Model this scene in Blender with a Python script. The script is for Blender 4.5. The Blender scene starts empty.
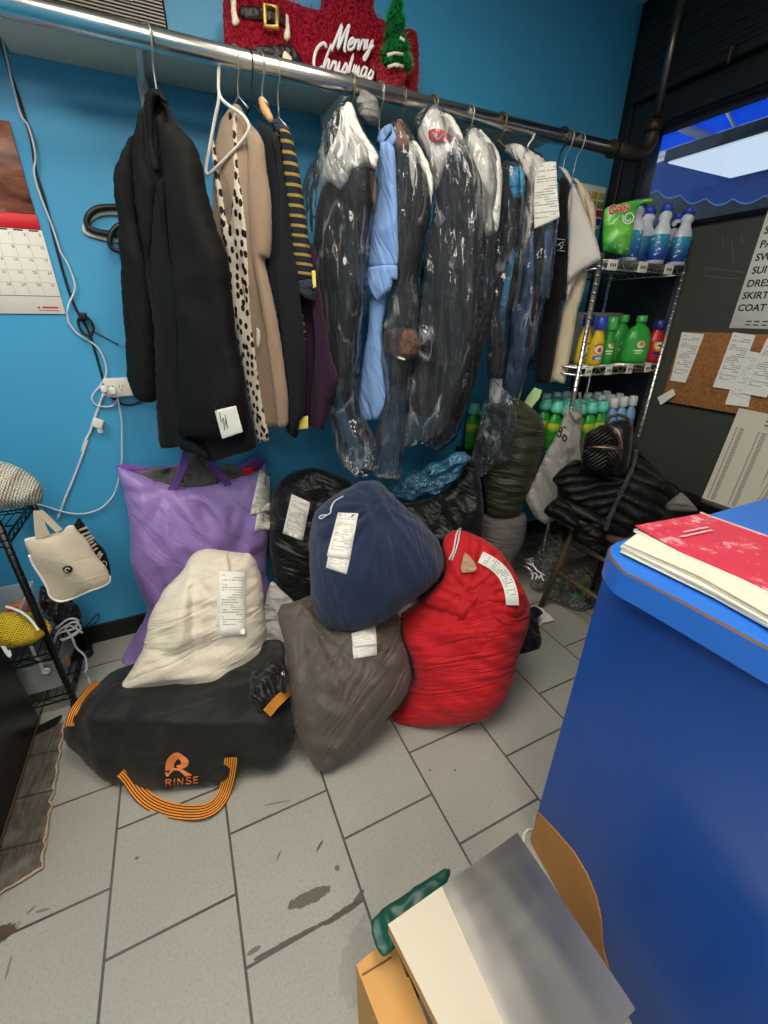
import bpy, bmesh, math, random
import numpy as np
from mathutils import Vector, Matrix, noise
from mathutils.geometry import delaunay_2d_cdt
from mathutils.bvhtree import BVHTree
random.seed(7)
C = bpy.context.scene.collection
# ------------------------------------------------------------------ camera solved from the photograph's vanishing points
FOC, YAW, PITCH, ROLL = 416.26, 0.44505, 0.43916, 0.009868
_cy, _sy = math.cos(YAW), math.sin(YAW)
FW = Vector((_sy*math.cos(PITCH), _cy*math.cos(PITCH), -math.sin(PITCH)))
_r = Vector((_cy, -_sy, 0)); _u = _r.cross(FW)
RT = _r*math.cos(ROLL) + _u*math.sin(ROLL)
UP = -_r*math.sin(ROLL) + _u*math.cos(ROLL)
EYE = Vector((0, 0, 1.45))
cam = bpy.data.cameras.new('camera'); cam_o = bpy.data.objects.new('camera', cam); C.objects.link(cam_o)
cam.sensor_fit = 'VERTICAL'; cam.sensor_height = 24; cam.lens = FOC/1024*24; cam.clip_start = 0.02
m = Matrix((RT, UP, -FW)).transposed().to_4x4(); m.translation = EYE
cam_o.matrix_world = m
bpy.context.scene.camera = cam_o

def ray(p): return RT*((p[0]-384)/FOC) - UP*((p[1]-512)/FOC) + FW
def onp(p, P0, n):
    d = ray(p); return EYE + d*((P0-EYE).dot(n)/d.dot(n))
def onX(p, v): return onp(p, Vector((v, 0, 0)), Vector((1, 0, 0)))
def onY(p, v): return onp(p, Vector((0, v, 0)), Vector((0, 1, 0)))
def onZ(p, v): return onp(p, Vector((0, 0, v)), Vector((0, 0, 1)))
# windows of the photograph that outlines were measured in: x0, y0, magnification
FR = dict(A=(100,40,3.84), B=(100,260,3.2), C=(300,80,4.267), D=(300,280,4.267), E=(430,100,3.84), F=(430,300,3.84),
          G=(110,440,4.267), H=(250,440,3.84), I=(260,520,2.56), J=(50,640,2.844), K=(520,400,3.84), L=(0,440,3.657),
          M=(380,460,3.939), N=(500,380,2.866), Q=(590,180,6.4), T=(540,300,4.8), S=(200,0,3.2), U=(0,110,4.655),
          W=(560,0,3.692), V=(540,160,3.368), R=(100,80,2.558), Z=(100,430,3.49), P=(0,0,1), O=(40,500,8.533), Y=(540,400,12.8), X=(520,500,7.68), k=(0,180,3.84), r=(500,560,5.486))
def O(*seq):
    out = []
    for k, pts in seq:
        x0, y0, s = FR[k]
        out += [(x0+x/s, y0+y/s) for x, y in pts]
    return out

# ------------------------------------------------------------------ materials
def lin(c):
    if isinstance(c, str):
        c = [int(c[i:i+2], 16)/255 for i in (0, 2, 4)]
    return tuple((v/12.92 if v <= .04045 else ((v+.055)/1.055)**2.4) for v in c) + (1,)
class NT:
    def __init__(s, name):
        s.m = bpy.data.materials.new(name); s.m.use_nodes = True
        s.t = s.m.node_tree; s.t.nodes.clear()
        s.out = s.n('ShaderNodeOutputMaterial')
    def n(s, t, **kw):
        nd = s.t.nodes.new(t)
        for k, v in kw.items(): setattr(nd, k, v)
        return nd
    def l(s, a, b): s.t.links.new(a, b)
    def val(s, sock, v):
        if isinstance(v, bpy.types.NodeSocket): s.l(v, sock)
        else: sock.default_value = v
    def math(s, op, a, b=0.0, c=0.0):
        nd = s.n('ShaderNodeMath', operation=op)
        s.val(nd.inputs[0], a); s.val(nd.inputs[1], b); s.val(nd.inputs[2], c)
        return nd.outputs[0]
    def mix(s, f, a, b):
        nd = s.n('ShaderNodeMix', data_type='RGBA')
        s.val(nd.inputs[0], f); s.val(nd.inputs[6], a); s.val(nd.inputs[7], b)
        return nd.outputs[2]
    def coord(s, which='Object', scale=(1, 1, 1), loc=(0, 0, 0)):
        tc = s.n('ShaderNodeTexCoord'); mp = s.n('ShaderNodeMapping')
        s.l(tc.outputs[which], mp.inputs[0]); mp.inputs['Scale'].default_value = scale; mp.inputs['Location'].default_value = loc
        return mp.outputs[0]
    def sep(s, v):
        nd = s.n('ShaderNodeSeparateXYZ'); s.l(v, nd.inputs[0]); return nd.outputs
    def noise(s, vec, scale, detail=3, rough=.55):
        nd = s.n('ShaderNodeTexNoise'); s.l(vec, nd.inputs['Vector'])
        nd.inputs['Scale'].default_value = scale; nd.inputs['Detail'].default_value = detail; nd.inputs['Roughness'].default_value = rough
        return nd.outputs['Fac']
    def ramp(s, f, a, b):
        nd = s.n('ShaderNodeMapRange'); s.val(nd.inputs[0], f); nd.inputs[1].default_value = a; nd.inputs[2].default_value = b
        return nd.outputs[0]
    def bsdf(s, col, rough=.6, metal=0, spec=.5, bump=None, bstr=.3, bdist=.01, sheen=0, coat=0):
        b = s.n('ShaderNodeBsdfPrincipled')
        s.val(b.inputs['Base Color'], col); s.val(b.inputs['Roughness'], rough); s.val(b.inputs['Metallic'], metal)
        b.inputs['Specular IOR Level'].default_value = spec
        b.inputs['Sheen Weight'].default_value = sheen
        b.inputs['Coat Weight'].default_value = coat
        if bump is not None:
            bn = s.n('ShaderNodeBump'); bn.inputs['Strength'].default_value = bstr; bn.inputs['Distance'].default_value = bdist
            s.l(bump, bn.inputs['Height']); s.l(bn.outputs[0], b.inputs['Normal'])
        s.l(b.outputs[0], s.out.inputs[0])
        return b
M = {}; BASE = {}
def plain(name, col, rough=.5, metal=0, spec=.5, nscale=60, bstr=.08, var=.0, coat=0):
    t = NT(name); v = t.coord()
    f = t.noise(v, nscale)
    c = lin(col)
    if var:
        g = t.noise(v, 5, 4)
        d = tuple(x*(1-var) for x in c[:3])+(1,)
        c = t.mix(g, d, tuple(min(1, x*(1+var*.6)) for x in c[:3])+(1,))
    t.bsdf(c, rough, metal, spec, f, bstr, .004, coat=coat)
    M[name] = t.m; return t.m
def cloth(name, col, rough=.8, scale=900, bstr=.25, crease=.35, cscale=14, sheen=.1, spec=.25, var=.12, wdir=0.0, wl=(4, 17), wrinkle=1.0):
    """woven fabric: weave bump, soft creases, sharper wrinkles running along wdir, faint unevenness of the dye"""
    t = NT(name); v = t.coord(); c = lin(col)
    w = t.noise(v, scale, 2)
    cr = t.noise(v, cscale, 4, .6)
    tc = t.n('ShaderNodeTexCoord'); mp = t.n('ShaderNodeMapping'); t.l(tc.outputs['UV'], mp.inputs[0])
    mp.inputs['Rotation'].default_value = (0, 0, wdir); 
    mp2 = t.n('ShaderNodeMapping'); t.l(mp.outputs[0], mp2.inputs[0]); mp2.inputs['Scale'].default_value = (wl[0], wl[1], 1)
    nz = t.n('ShaderNodeTexNoise'); t.l(mp2.outputs[0], nz.inputs['Vector']); nz.inputs['Scale'].default_value = 1; nz.inputs['Detail'].default_value = 3; nz.inputs['Roughness'].default_value = .55; nz.inputs['Distortion'].default_value = .5
    rid = t.math('ABSOLUTE', t.math('SUBTRACT', nz.outputs['Fac'], .5))
    rid = t.math('POWER', t.math('MULTIPLY', rid, 2.0), .7)
    h = t.math('ADD', t.math('MULTIPLY', w, .05*bstr/.25), t.math('ADD', t.math('MULTIPLY', cr, crease*1.4), t.math('MULTIPLY', rid, wrinkle*.9)))
    cc = t.mix(t.noise(v, 9, 4), tuple(x*(1-var) for x in c[:3])+(1,), tuple(min(1, x*(1+var)) for x in c[:3])+(1,))
    t.bsdf(cc, rough, 0, spec, h, .75, .025, sheen=sheen)
    M[name] = t.m; return t.m
def film(name, tint=(.97, .975, .98), fac=.02, haze=.035, hcol='e8ecf0', sc=7.5, gl=.06, stretch=(1.1, 1.1, .2), crease=.30):
    """thin crinkled polythene: clear, glinting where it is creased, with milky streaks painted along the sharp folds as highlights"""
    t = NT(name); v = t.coord(scale=stretch)
    n1 = t.noise(v, sc, 3, .5)
    rid = t.math('ABSOLUTE', t.math('SUBTRACT', n1, .5))
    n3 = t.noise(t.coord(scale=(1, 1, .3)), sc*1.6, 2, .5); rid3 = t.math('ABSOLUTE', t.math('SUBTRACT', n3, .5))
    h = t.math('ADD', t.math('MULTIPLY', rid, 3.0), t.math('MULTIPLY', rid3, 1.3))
    bn = t.n('ShaderNodeBump'); bn.inputs['Strength'].default_value = 1; bn.inputs['Distance'].default_value = .03
    t.l(h, bn.inputs['Height'])
    tr = t.n('ShaderNodeBsdfTransparent'); tr.inputs[0].default_value = tint+(1,)
    gl_ = t.n('ShaderNodeBsdfGlossy'); gl_.inputs['Roughness'].default_value = gl; t.l(bn.outputs[0], gl_.inputs['Normal'])
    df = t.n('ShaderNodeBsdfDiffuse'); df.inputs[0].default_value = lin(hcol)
    fr = t.n('ShaderNodeFresnel'); fr.inputs[0].default_value = 1.5; t.l(bn.outputs[0], fr.inputs[1])
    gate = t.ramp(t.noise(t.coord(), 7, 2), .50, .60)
    cr = t.math('MULTIPLY', t.math('MULTIPLY', t.ramp(rid3, .030, .0), gate), crease)  # painted highlight streaks: white diffuse mixed in along thin fold lines
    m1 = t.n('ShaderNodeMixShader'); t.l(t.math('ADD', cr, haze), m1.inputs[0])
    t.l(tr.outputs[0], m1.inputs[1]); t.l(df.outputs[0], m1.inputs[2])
    m2 = t.n('ShaderNodeMixShader'); t.l(t.math('ADD', t.math('MULTIPLY', fr.outputs[0], .9), fac), m2.inputs[0])
    t.l(m1.outputs[0], m2.inputs[1]); t.l(gl_.outputs[0], m2.inputs[2])
    t.l(m2.outputs[0], t.out.inputs[0])
    M[name] = t.m; return t.m
def printed(name, paper, ink, rows, cols=18, margin=.1, dens=.5, top=0.0, blocks=(), rough=.6):
    """paper with lines of small illegible print, laid out by UV"""
    t = NT(name); tc = t.n('ShaderNodeTexCoord'); u, v, _ = t.sep(tc.outputs['UV'])
    rv = t.math('MULTIPLY', v, rows)
    fl = t.math('FLOOR', rv); fr_ = t.math('FRACT', rv)
    line = t.math('MULTIPLY', t.math('GREATER_THAN', fr_, .3), t.math('LESS_THAN', fr_, .72))
    cb = t.n('ShaderNodeCombineXYZ'); t.l(t.math('MULTIPLY', u, cols), cb.inputs[0]); t.l(t.math('MULTIPLY', fl, 7.31), cb.inputs[1])
    gl = t.math('GREATER_THAN', t.noise(cb.outputs[0], 1.0, 2, .8), 1-dens)
    cb2 = t.n('ShaderNodeCombineXYZ'); t.l(t.math('MULTIPLY', u, 1.6), cb2.inputs[0]); t.l(t.math('MULTIPLY', fl, 3.77), cb2.inputs[1])
    rowon = t.math('GREATER_THAN', t.noise(cb2.outputs[0], 1.0, 0), .48)
    mask = t.math('MULTIPLY', line, t.math('MULTIPLY', gl, rowon))
    mask = t.math('MULTIPLY', mask, t.math('MULTIPLY', t.math('GREATER_THAN', u, margin), t.math('LESS_THAN', u, 1-margin)))
    mask = t.math('MULTIPLY', mask, t.math('MULTIPLY', t.math('GREATER_THAN', v, .16), t.math('LESS_THAN', v, .97-top)))
    col = t.mix(t.math('MULTIPLY', mask, .62), lin(paper), lin(ink))
    t.bsdf(col, rough, 0, .3, t.noise(t.coord(), 20), .15, .01)
    M[name] = t.m; return t.m

# ------------------------------------------------------------------ mesh collecting
class MB:
    def __init__(s): s.v = []; s.f = []; s.mi = []; s.uv = []; s.sm = []
    def add(s, vs, fs, mi=0, uv=None, smooth=False):
        b = len(s.v); s.v += [tuple(v) for v in vs]
        for k, f in enumerate(fs):
            s.f.append(tuple(b+i for i in f)); s.mi.append(mi); s.sm.append(smooth)
            s.uv.append(uv[k] if uv else None)
        return s
    def box(s, a, b, mi=0, M4=None):
        x0, y0, z0 = a; x1, y1, z1 = b
        vs = [Vector(p) for p in ((x0,y0,z0),(x1,y0,z0),(x1,y1,z0),(x0,y1,z0),(x0,y0,z1),(x1,y0,z1),(x1,y1,z1),(x0,y1,z1))]
        if M4: vs = [M4 @ v for v in vs]
        return s.add(vs, [(0,3,2,1),(4,5,6,7),(0,1,5,4),(1,2,6,5),(2,3,7,6),(3,0,4,7)], mi)
    def rbox(s, a, b, r=.01, seg=3, mi=0, M4=None):
        bm = bmesh.new(); bmesh.ops.create_cube(bm, size=1)
        for v in bm.verts: v.co = Vector([(a[i]+b[i])/2 + v.co[i]*(b[i]-a[i]) for i in range(3)])
        bmesh.ops.bevel(bm, geom=bm.edges[:], offset=r, segments=seg, affect='EDGES', profile=.5)
        bm.verts.ensure_lookup_table()
        vs = [(M4 @ v.co) if M4 else v.co.copy() for v in bm.verts]; fs = [[v.index for v in f.verts] for f in bm.faces]
        bm.free(); return s.add(vs, fs, mi, smooth=True)
    def tube(s, pts, r, n=8, mi=0, closed=False, cap=True, smooth=True):
        pts = [Vector(p) for p in pts]; k = len(pts)
        rr = r if isinstance(r, (list, tuple)) else [r]*k
        tg = []
        for i in range(k):
            a = pts[(i-1) % k] if (closed or i) else pts[i]; b = pts[(i+1) % k] if (closed or i < k-1) else pts[i]
            t = b-a; tg.append(t.normalized() if t.length > 1e-9 else Vector((0,0,1)))
        ref = Vector((0,0,1)) if abs(tg[0].z) < .9 else Vector((1,0,0))
        nx = (ref - tg[0]*ref.dot(tg[0])).normalized(); vs = []
        for i in range(k):
            nx = (nx - tg[i]*nx.dot(tg[i]))
            nx = nx.normalized() if nx.length > 1e-6 else tg[i].orthogonal().normalized()
            ny = tg[i].cross(nx)
            for j in range(n):
                a = 2*math.pi*j/n; vs.append(pts[i] + (nx*math.cos(a)+ny*math.sin(a))*rr[i])
        fs = []
        for i in range(k if closed else k-1):
            for j in range(n):
                a, b = i*n+j, i*n+(j+1) % n; c, d = ((i+1) % k)*n+(j+1) % n, ((i+1) % k)*n+j
                fs.append((a, b, c, d))
        s.add(vs, fs, mi, smooth=smooth)
        if cap and not closed:
            b = len(s.v)-k*n
            s.f.append(tuple(b+j for j in reversed(range(n)))); s.f.append(tuple(b+(k-1)*n+j for j in range(n)))
            s.mi += [mi, mi]; s.sm += [False, False]; s.uv += [None, None]
        return s
    def cyl(s, a, b, r, n=16, mi=0): return s.tube([a, b], r, n, mi)
    def lathe(s, prof, n=20, sx=1, sy=1, mi=0, M4=None, mis=None):
        vs, fs, ms = [], [], []
        for r, z in prof:
            for j in range(n):
                a = 2*math.pi*j/n; p = Vector((r*sx*math.cos(a), r*sy*math.sin(a), z)); vs.append(M4 @ p if M4 else p)
        for i in range(len(prof)-1):
            for j in range(n):
                fs.append((i*n+j, i*n+(j+1) % n, (i+1)*n+(j+1) % n, (i+1)*n+j)); ms.append(mis[i] if mis else mi)
        b = len(s.v); s.add(vs, fs, mi, smooth=True)
        s.mi[-len(fs):] = ms
        s.f.append(tuple(b+j for j in reversed(range(n)))); s.f.append(tuple(b+(len(prof)-1)*n+j for j in range(n)))
        s.mi += [ms[0], ms[-1]]; s.sm += [False, False]; s.uv += [None, None]
        return s
    def ribbon(s, cen, side, th, nrm, mi=0):
        """a flat strap: centre points, half-width vectors, thickness along normals; UV.x runs across, UV.y along (m)"""
        k = len(cen); vs = []; L = [0]
        for i in range(1, k): L.append(L[-1]+(Vector(cen[i])-Vector(cen[i-1])).length)
        for i in range(k):
            c, w, n_ = Vector(cen[i]), Vector(side[i]), Vector(nrm[i])*th/2
            vs += [c-w+n_, c+w+n_, c+w-n_, c-w-n_]
        fs, uv = [], []
        for i in range(k-1):
            a, b = i*4, i*4+4
            fs += [(a, a+1, b+1, b), (a+2, a+3, b+3, b+2), (a+1, a+2, b+2, b+1), (a+3, a, b, b+3)]
            q = [(0, L[i]), (1, L[i]), (1, L[i+1]), (0, L[i+1])]
            uv += [q, [(1, L[i]), (0, L[i]), (0, L[i+1]), (1, L[i+1])], [(1, L[i])]*2+[(1, L[i+1])]*2, [(0, L[i])]*2+[(0, L[i+1])]*2]
        fs += [(3, 2, 1, 0), (k*4-4, k*4-3, k*4-2, k*4-1)]; uv += [[(0, 0)]*4]*2
        return s.add(vs, fs, mi, uv, smooth=False)
    def slab(s, pts, nrm, th, mi=0):
        """a flat polygon with thickness"""
        k = len(pts); n_ = Vector(nrm).normalized()*th
        f = [Vector(p) for p in pts]; vs = f + [p+n_ for p in f]
        a = (f[1]-f[0]).cross(f[2]-f[1])
        fs = [tuple(reversed(range(k))), tuple(range(k, 2*k))] + [(i, (i+1) % k, k+(i+1) % k, k+i) for i in range(k)]
        return s.add(vs, fs, mi)
    def build(s, name, mats, parent=None, loc=(0, 0, 0), weld=False):
        me = bpy.data.meshes.new(name); me.from_pydata(s.v, [], s.f)
        for mm in (mats if isinstance(mats, (list, tuple)) else [mats]): me.materials.append(M[mm] if isinstance(mm, str) else mm)
        me.polygons.foreach_set('material_index', s.mi); me.polygons.foreach_set('use_smooth', s.sm)
        if any(u is not None for u in s.uv):
            ul = me.uv_layers.new(name='UVMap')
            for p, u in zip(me.polygons, s.uv):
                if u is None: continue
                for li, q in zip(p.loop_indices, u): ul.data[li].uv = q
        bm = bmesh.new(); bm.from_mesh(me); bmesh.ops.recalc_face_normals(bm, faces=bm.faces); bm.to_mesh(me); bm.free()
        return link(name, me, parent, loc)
def link(name, me, parent=None, loc=(0, 0, 0)):
    o = bpy.data.objects.new(name, me); C.objects.link(o)
    if parent is not None:
        o.parent = parent
        if parent.parent is None: o.location = Vector(loc) - Vector(BASE.get(parent.name, (0, 0, 0)))
        else: o.location = loc
    else: o.location = loc
    return o
def tag(o, label, cat, group=None):
    o['label'] = label; o['category'] = cat
    if group: o['group'] = group
    return o
def thing(name, label, cat, base=(0, 0, 0), group=None):
    """an Empty at the thing's base; its parts carry world-space shapes"""
    o = bpy.data.objects.new(name, None); C.objects.link(o); o.location = base; BASE[o.name] = tuple(base); o.empty_display_size = .05
    return tag(o, label, cat, group)
def local_thing(name, label, cat, loc, rz=0, group=None):
    """an Empty whose parts are modelled around the origin, so that it can be copied"""
    o = bpy.data.objects.new(name, None); C.objects.link(o); o.location = loc; o.rotation_euler = (0, 0, rz); o.empty_display_size = .05
    return tag(o, label, cat, group)
def dup(src, label, loc, rz=0, scale=1):
    c = src.copy(); C.objects.link(c); c.location = loc; c.rotation_euler = (0, 0, rz); c.scale = (scale,)*3
    if label: c['label'] = label
    for ch in src.children:
        d = ch.copy(); C.objects.link(d); d.parent = c
        for g in ch.children:
            e = g.copy(); C.objects.link(e); e.parent = d
    return c
def struct(o): o['kind'] = 'structure'; return o

# ------------------------------------------------------------------ soft shapes: a measured outline at its own distance, filled out to its own thickness
LK, SOFT = 1.0, .6
def spline(pts, closed=True, sub=6, soft=1.0):
    pts = [Vector(p) for p in pts]; k = len(pts); out = []
    rng = range(k) if closed else range(k-1)
    for i in rng:
        p0 = pts[(i-1) % k] if closed or i else pts[i]; p1 = pts[i]; p2 = pts[(i+1) % k]
        p3 = pts[(i+2) % k] if closed or i < k-2 else pts[(i+1) % k]
        l1 = max((p2-p1).length, 1e-6)
        for j in range(sub):
            t = j/sub
            out.append((.5*((2*p1)+(p2-p0)*t+(2*p0-5*p1+4*p2-p3)*t*t+(3*p1-p0-3*p2+p3)*t**3))*soft + (p1+(p2-p1)*t)*(1-soft))
    if not closed: out.append(pts[-1])
    return out
def resample(pts, step):
    out = []; k = len(pts); acc = 0.0; out.append(pts[0])
    for i in range(k):
        a, b = pts[i], pts[(i+1) % k]; L = (b-a).length
        while L > 1e-9 and acc + L >= step:
            t = (step-acc)/L; a = a+(b-a)*t; out.append(a); L = (b-a).length; acc = 0.0
        acc += L
    if (out[-1]-out[0]).length < step*.5: out.pop()
    return out
class PL:
    """a plane with two axes: e1 across, e2 up, n towards the viewer's side"""
    def __init__(s, P0, n, e1=None):
        s.P = Vector(P0); s.n = Vector(n).normalized()
        s.e2 = (Vector((0,0,1)) - s.n*s.n.z)
        s.e2 = s.e2.normalized() if s.e2.length > .05 else Vector((0, 1, 0))
        s.e1 = s.e2.cross(s.n).normalized()
    def uv(s, p): q = onp(p, s.P, s.n)-s.P; return Vector((q.dot(s.e1), q.dot(s.e2)))
    def at(s, p): return onp(p, s.P, s.n)
    def off(s, d): return PL(s.P+s.n*d, s.n)
def facing(P0, az, tilt):
    """plane through P0 whose normal has compass heading az (deg, 0 = towards -Y, + = towards -X) and leans back by tilt"""
    a, t = math.radians(az), math.radians(tilt)
    return PL(P0, Vector((-math.sin(a)*math.cos(t), -math.cos(a)*math.cos(t), math.sin(t))))
def folds_v(fu, fv, amp, seed=0): return lambda u, v: amp*noise.noise(Vector((u*fu+seed*3.1, v*fv+seed, seed*1.7)))
def ridge(fu, fv, amp, seed=0, rot=0):
    c, s_ = math.cos(rot), math.sin(rot)
    return lambda u, v: amp*(.5-2*abs(noise.noise(Vector(((u*c+v*s_)*fu+seed, (v*c-u*s_)*fv+seed*2.3, seed*.7)))))
def radial(cu, cv, ka, amp, rmax, seed=0):
    def f(u, v):
        du, dv = u-cu, v-cv; r = math.hypot(du, dv); a = math.atan2(dv, du)
        w = max(0, 1-r/rmax)
        return amp*w*noise.noise(Vector((math.cos(a)*ka+seed, math.sin(a)*ka, r*3+seed)))
    return f
def inflate(name, pl, px, mat, front=.03, back=.03, L=.03, parent=None, s=None, wr=(), power=.5, smooth_outline=True, zmin=None, edge_wr=.25, relax=2, uv2d=None, bend=None):
    P2 = [pl.uv(p) for p in px] if uv2d is None else [Vector(p) for p in uv2d]
    P2 = spline(P2, soft=SOFT) if smooth_outline else P2
    L = L*LK
    xs = [p.x for p in P2]; ys = [p.y for p in P2]
    w, h = max(xs)-min(xs), max(ys)-min(ys)
    if s is None: s = max(.005, math.sqrt(w*h/1900))
    bd = resample(P2, s)
    nb = len(bd); B = np.array([[p.x, p.y] for p in bd]); B2 = np.roll(B, -1, 0)
    gx = np.arange(min(xs), max(xs), s); gy = np.arange(min(ys), max(ys), s*.866)
    X, Y = np.meshgrid(gx, gy); X = X + (np.arange(len(gy)) % 2)[:, None]*s*.5
    Q = np.stack([X.ravel(), Y.ravel()], 1)
    ins = np.zeros(len(Q), bool)
    for a, b in zip(B, B2):
        c = (a[1] > Q[:, 1]) != (b[1] > Q[:, 1])
        if abs(b[1]-a[1]) > 1e-12: ins ^= c & (Q[:, 0] < (b[0]-a[0])*(Q[:, 1]-a[1])/(b[1]-a[1])+a[0])
    Q = Q[ins]
    if len(Q):
        dmin = np.full(len(Q), 1e9)
        for a, b in zip(B, B2):
            ab = b-a; t = np.clip(((Q-a)@ab)/max(ab@ab, 1e-12), 0, 1)
            dmin = np.minimum(dmin, np.hypot(*(Q-a-t[:, None]*ab).T))
        Q = Q[dmin > s*.45]
    allp = [Vector((p[0], p[1])) for p in B] + [Vector((p[0], p[1])) for p in Q]
    vo, _, fo, ov, _, _ = delaunay_2d_cdt(allp, [(i, (i+1) % nb) for i in range(nb)], [], 1, 1e-7)
    n = len(vo); V = np.array([[p.x, p.y] for p in vo])
    isb = np.array([any(i < nb for i in o) if len(o) else True for o in ov])
    ed = set()
    for f in fo:
        for i in range(len(f)): ed.add((min(f[i], f[i-1]), max(f[i], f[i-1])))
    E_ = np.array(sorted(ed)); deg = np.bincount(E_.ravel(), minlength=n).astype(float)
    k2 = (s/L)**2*1.5; free = ~isb; rhs = np.where(free, k2, 0.0)
    def Aop(x):
        y = deg*x/ (deg/6) / 6 if False else deg*x
        y = y - np.bincount(E_[:, 0], x[E_[:, 1]], n) - np.bincount(E_[:, 1], x[E_[:, 0]], n)
        y = y + k2*x
        return np.where(free, y, 0.0)
    x = np.zeros(n); r = rhs - Aop(x); p = r.copy(); rs = r@r
    for _ in range(400):
        if rs < 1e-12: break
        Ap = Aop(p); al = rs/max(p@Ap, 1e-20); x = x+al*p; r = r-al*Ap; rn = r@r; p = r+rn/rs*p; rs = rn
    hh = np.clip(x/max(x.max(), 1e-9), 0, 1)**power
    me_v = []; fi = {}; bi = {}
    disp = []
    for i in range(n):
        u, v = V[i]; d = sum(f(u, v) for f in wr) if wr else 0
        disp.append(d)
    for i in range(n):
        u, v = V[i]; base = pl.P + pl.e1*u + pl.e2*v
        if bend: base = base + pl.n*bend(u, v)
        if isb[i]:
            q = base + pl.n*disp[i]*edge_wr
            if zmin is not None: q.z = max(q.z, zmin)
            fi[i] = bi[i] = len(me_v); me_v.append(q)
        else:
            k = min(1, hh[i]*1.2); k = edge_wr+(1-edge_wr)*k
            q = base + pl.n*(front*hh[i] + disp[i]*k)
            if zmin is not None: q.z = max(q.z, zmin)
            fi[i] = len(me_v); me_v.append(q)
            q = base + pl.n*(-back*hh[i] + disp[i]*k*(.4 if back > .015 else 1))
            if zmin is not None: q.z = max(q.z, zmin)
            bi[i] = len(me_v); me_v.append(q)
    # relax the surface a little so that edges round over evenly
    W = np.array([tuple(q) for q in me_v]); fe = np.array([(fi[a], fi[b]) for a, b in ed] + [(bi[a], bi[b]) for a, b in ed])
    dg_ = np.bincount(fe.ravel(), minlength=len(W))[:, None]
    for _ in range(relax):
        S = np.zeros_like(W); np.add.at(S, fe[:, 0], W[fe[:, 1]]); np.add.at(S, fe[:, 1], W[fe[:, 0]])
        W = W*.5 + .5*S/dg_
    if zmin is not None: W[:, 2] = np.maximum(W[:, 2], zmin)
    me_v = [Vector(q) for q in W]
    mb = MB()
    fs, uv = [], []
    for f in fo:
        fs.append(tuple(fi[i] for i in f)); uv.append([tuple(V[i]) for i in f])
    for f in fo:
        g = tuple(bi[i] for i in reversed(f))
        if all(fi[i] == bi[i] for i in f): continue
        fs.append(g); uv.append([tuple(V[i]) for i in reversed(f)])
    mb.add(me_v, fs, 0, uv, smooth=True)
    return mb.build(name, mat, parent)
def bvh(*objs):
    vs, fs = [], []
    for o in objs:
        b = len(vs); vs += [v.co.copy() for v in o.data.vertices]; fs += [tuple(b+i for i in p.vertices) for p in o.data.polygons]
    return BVHTree.FromPolygons(vs, fs)
def hit(tree, p, fallback=None):
    d = ray(p).normalized(); h, nrm, i, dist = tree.ray_cast(EYE, d)
    if h is None:
        return (fallback.at(p), fallback.n) if fallback else (None, None)
    if nrm.dot(d) > 0: nrm = -nrm
    return h, nrm
def patch(name, tree, quad, mat, parent=None, lift=.004, nu=4, nv=8, fallback=None, th=.0015, smoothing=1, corner_flip=None):
    """a slip of paper lying on a surface: quad = top-left, top-right, bottom-right, bottom-left"""
    tl, tr, br, bl = [Vector(q) for q in quad]
    g = []
    for j in range(nv+1):
        row = []
        for i in range(nu+1):
            a, b = i/nu, j/nv
            p = (tl*(1-a)+tr*a)*(1-b)+(bl*(1-a)+br*a)*b
            h, n_ = hit(tree, p, fallback)
            dist = (h-EYE).length - lift if h is not None else None
            row.append([p, dist])
        g.append(row)
    ds = sorted(d for r in g for _, d in r if d is not None); med = ds[len(ds)//2]
    for r in g:
        for c in r:
            if c[1] is None or abs(c[1]-med) > .09: c[1] = med
    D = np.array([[c[1] for c in r] for r in g])
    for _ in range(smoothing):
        E2 = D.copy()
        E2[1:-1] = (D[:-2]+D[1:-1]*2+D[2:])/4
        D = np.minimum(E2, D)
    vs = []
    for j in range(nv+1):
        for i in range(nu+1): vs.append(EYE + ray(g[j][i][0]).normalized()*D[j][i])
    k = (nu+1)*(nv+1); vs += [v + (v-EYE).normalized()*th for v in vs]
    fs, uv = [], []
    I = lambda i, j: j*(nu+1)+i
    for j in range(nv):
        for i in range(nu):
            q = [(i, j+1), (i+1, j+1), (i+1, j), (i, j)]
            fs.append(tuple(I(a, b) for a, b in q)); uv.append([(a/nu, 1-b/nv) for a, b in q])
            fs.append(tuple(k+I(a, b) for a, b in reversed(q))); uv.append([(0, 0)]*4)
    rim = [I(i, 0) for i in range(nu)]+[I(nu, j) for j in range(nv)]+[I(i, nv) for i in range(nu, 0, -1)]+[I(0, j) for j in range(nv, 0, -1)]
    for a in range(len(rim)):
        b = rim[(a+1) % len(rim)]; fs.append((rim[a], b, k+b, k+rim[a])); uv.append([(0, 0)]*4)
    return MB().add(vs, fs, 0, uv, smooth=True).build(name, mat, parent)
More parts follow.
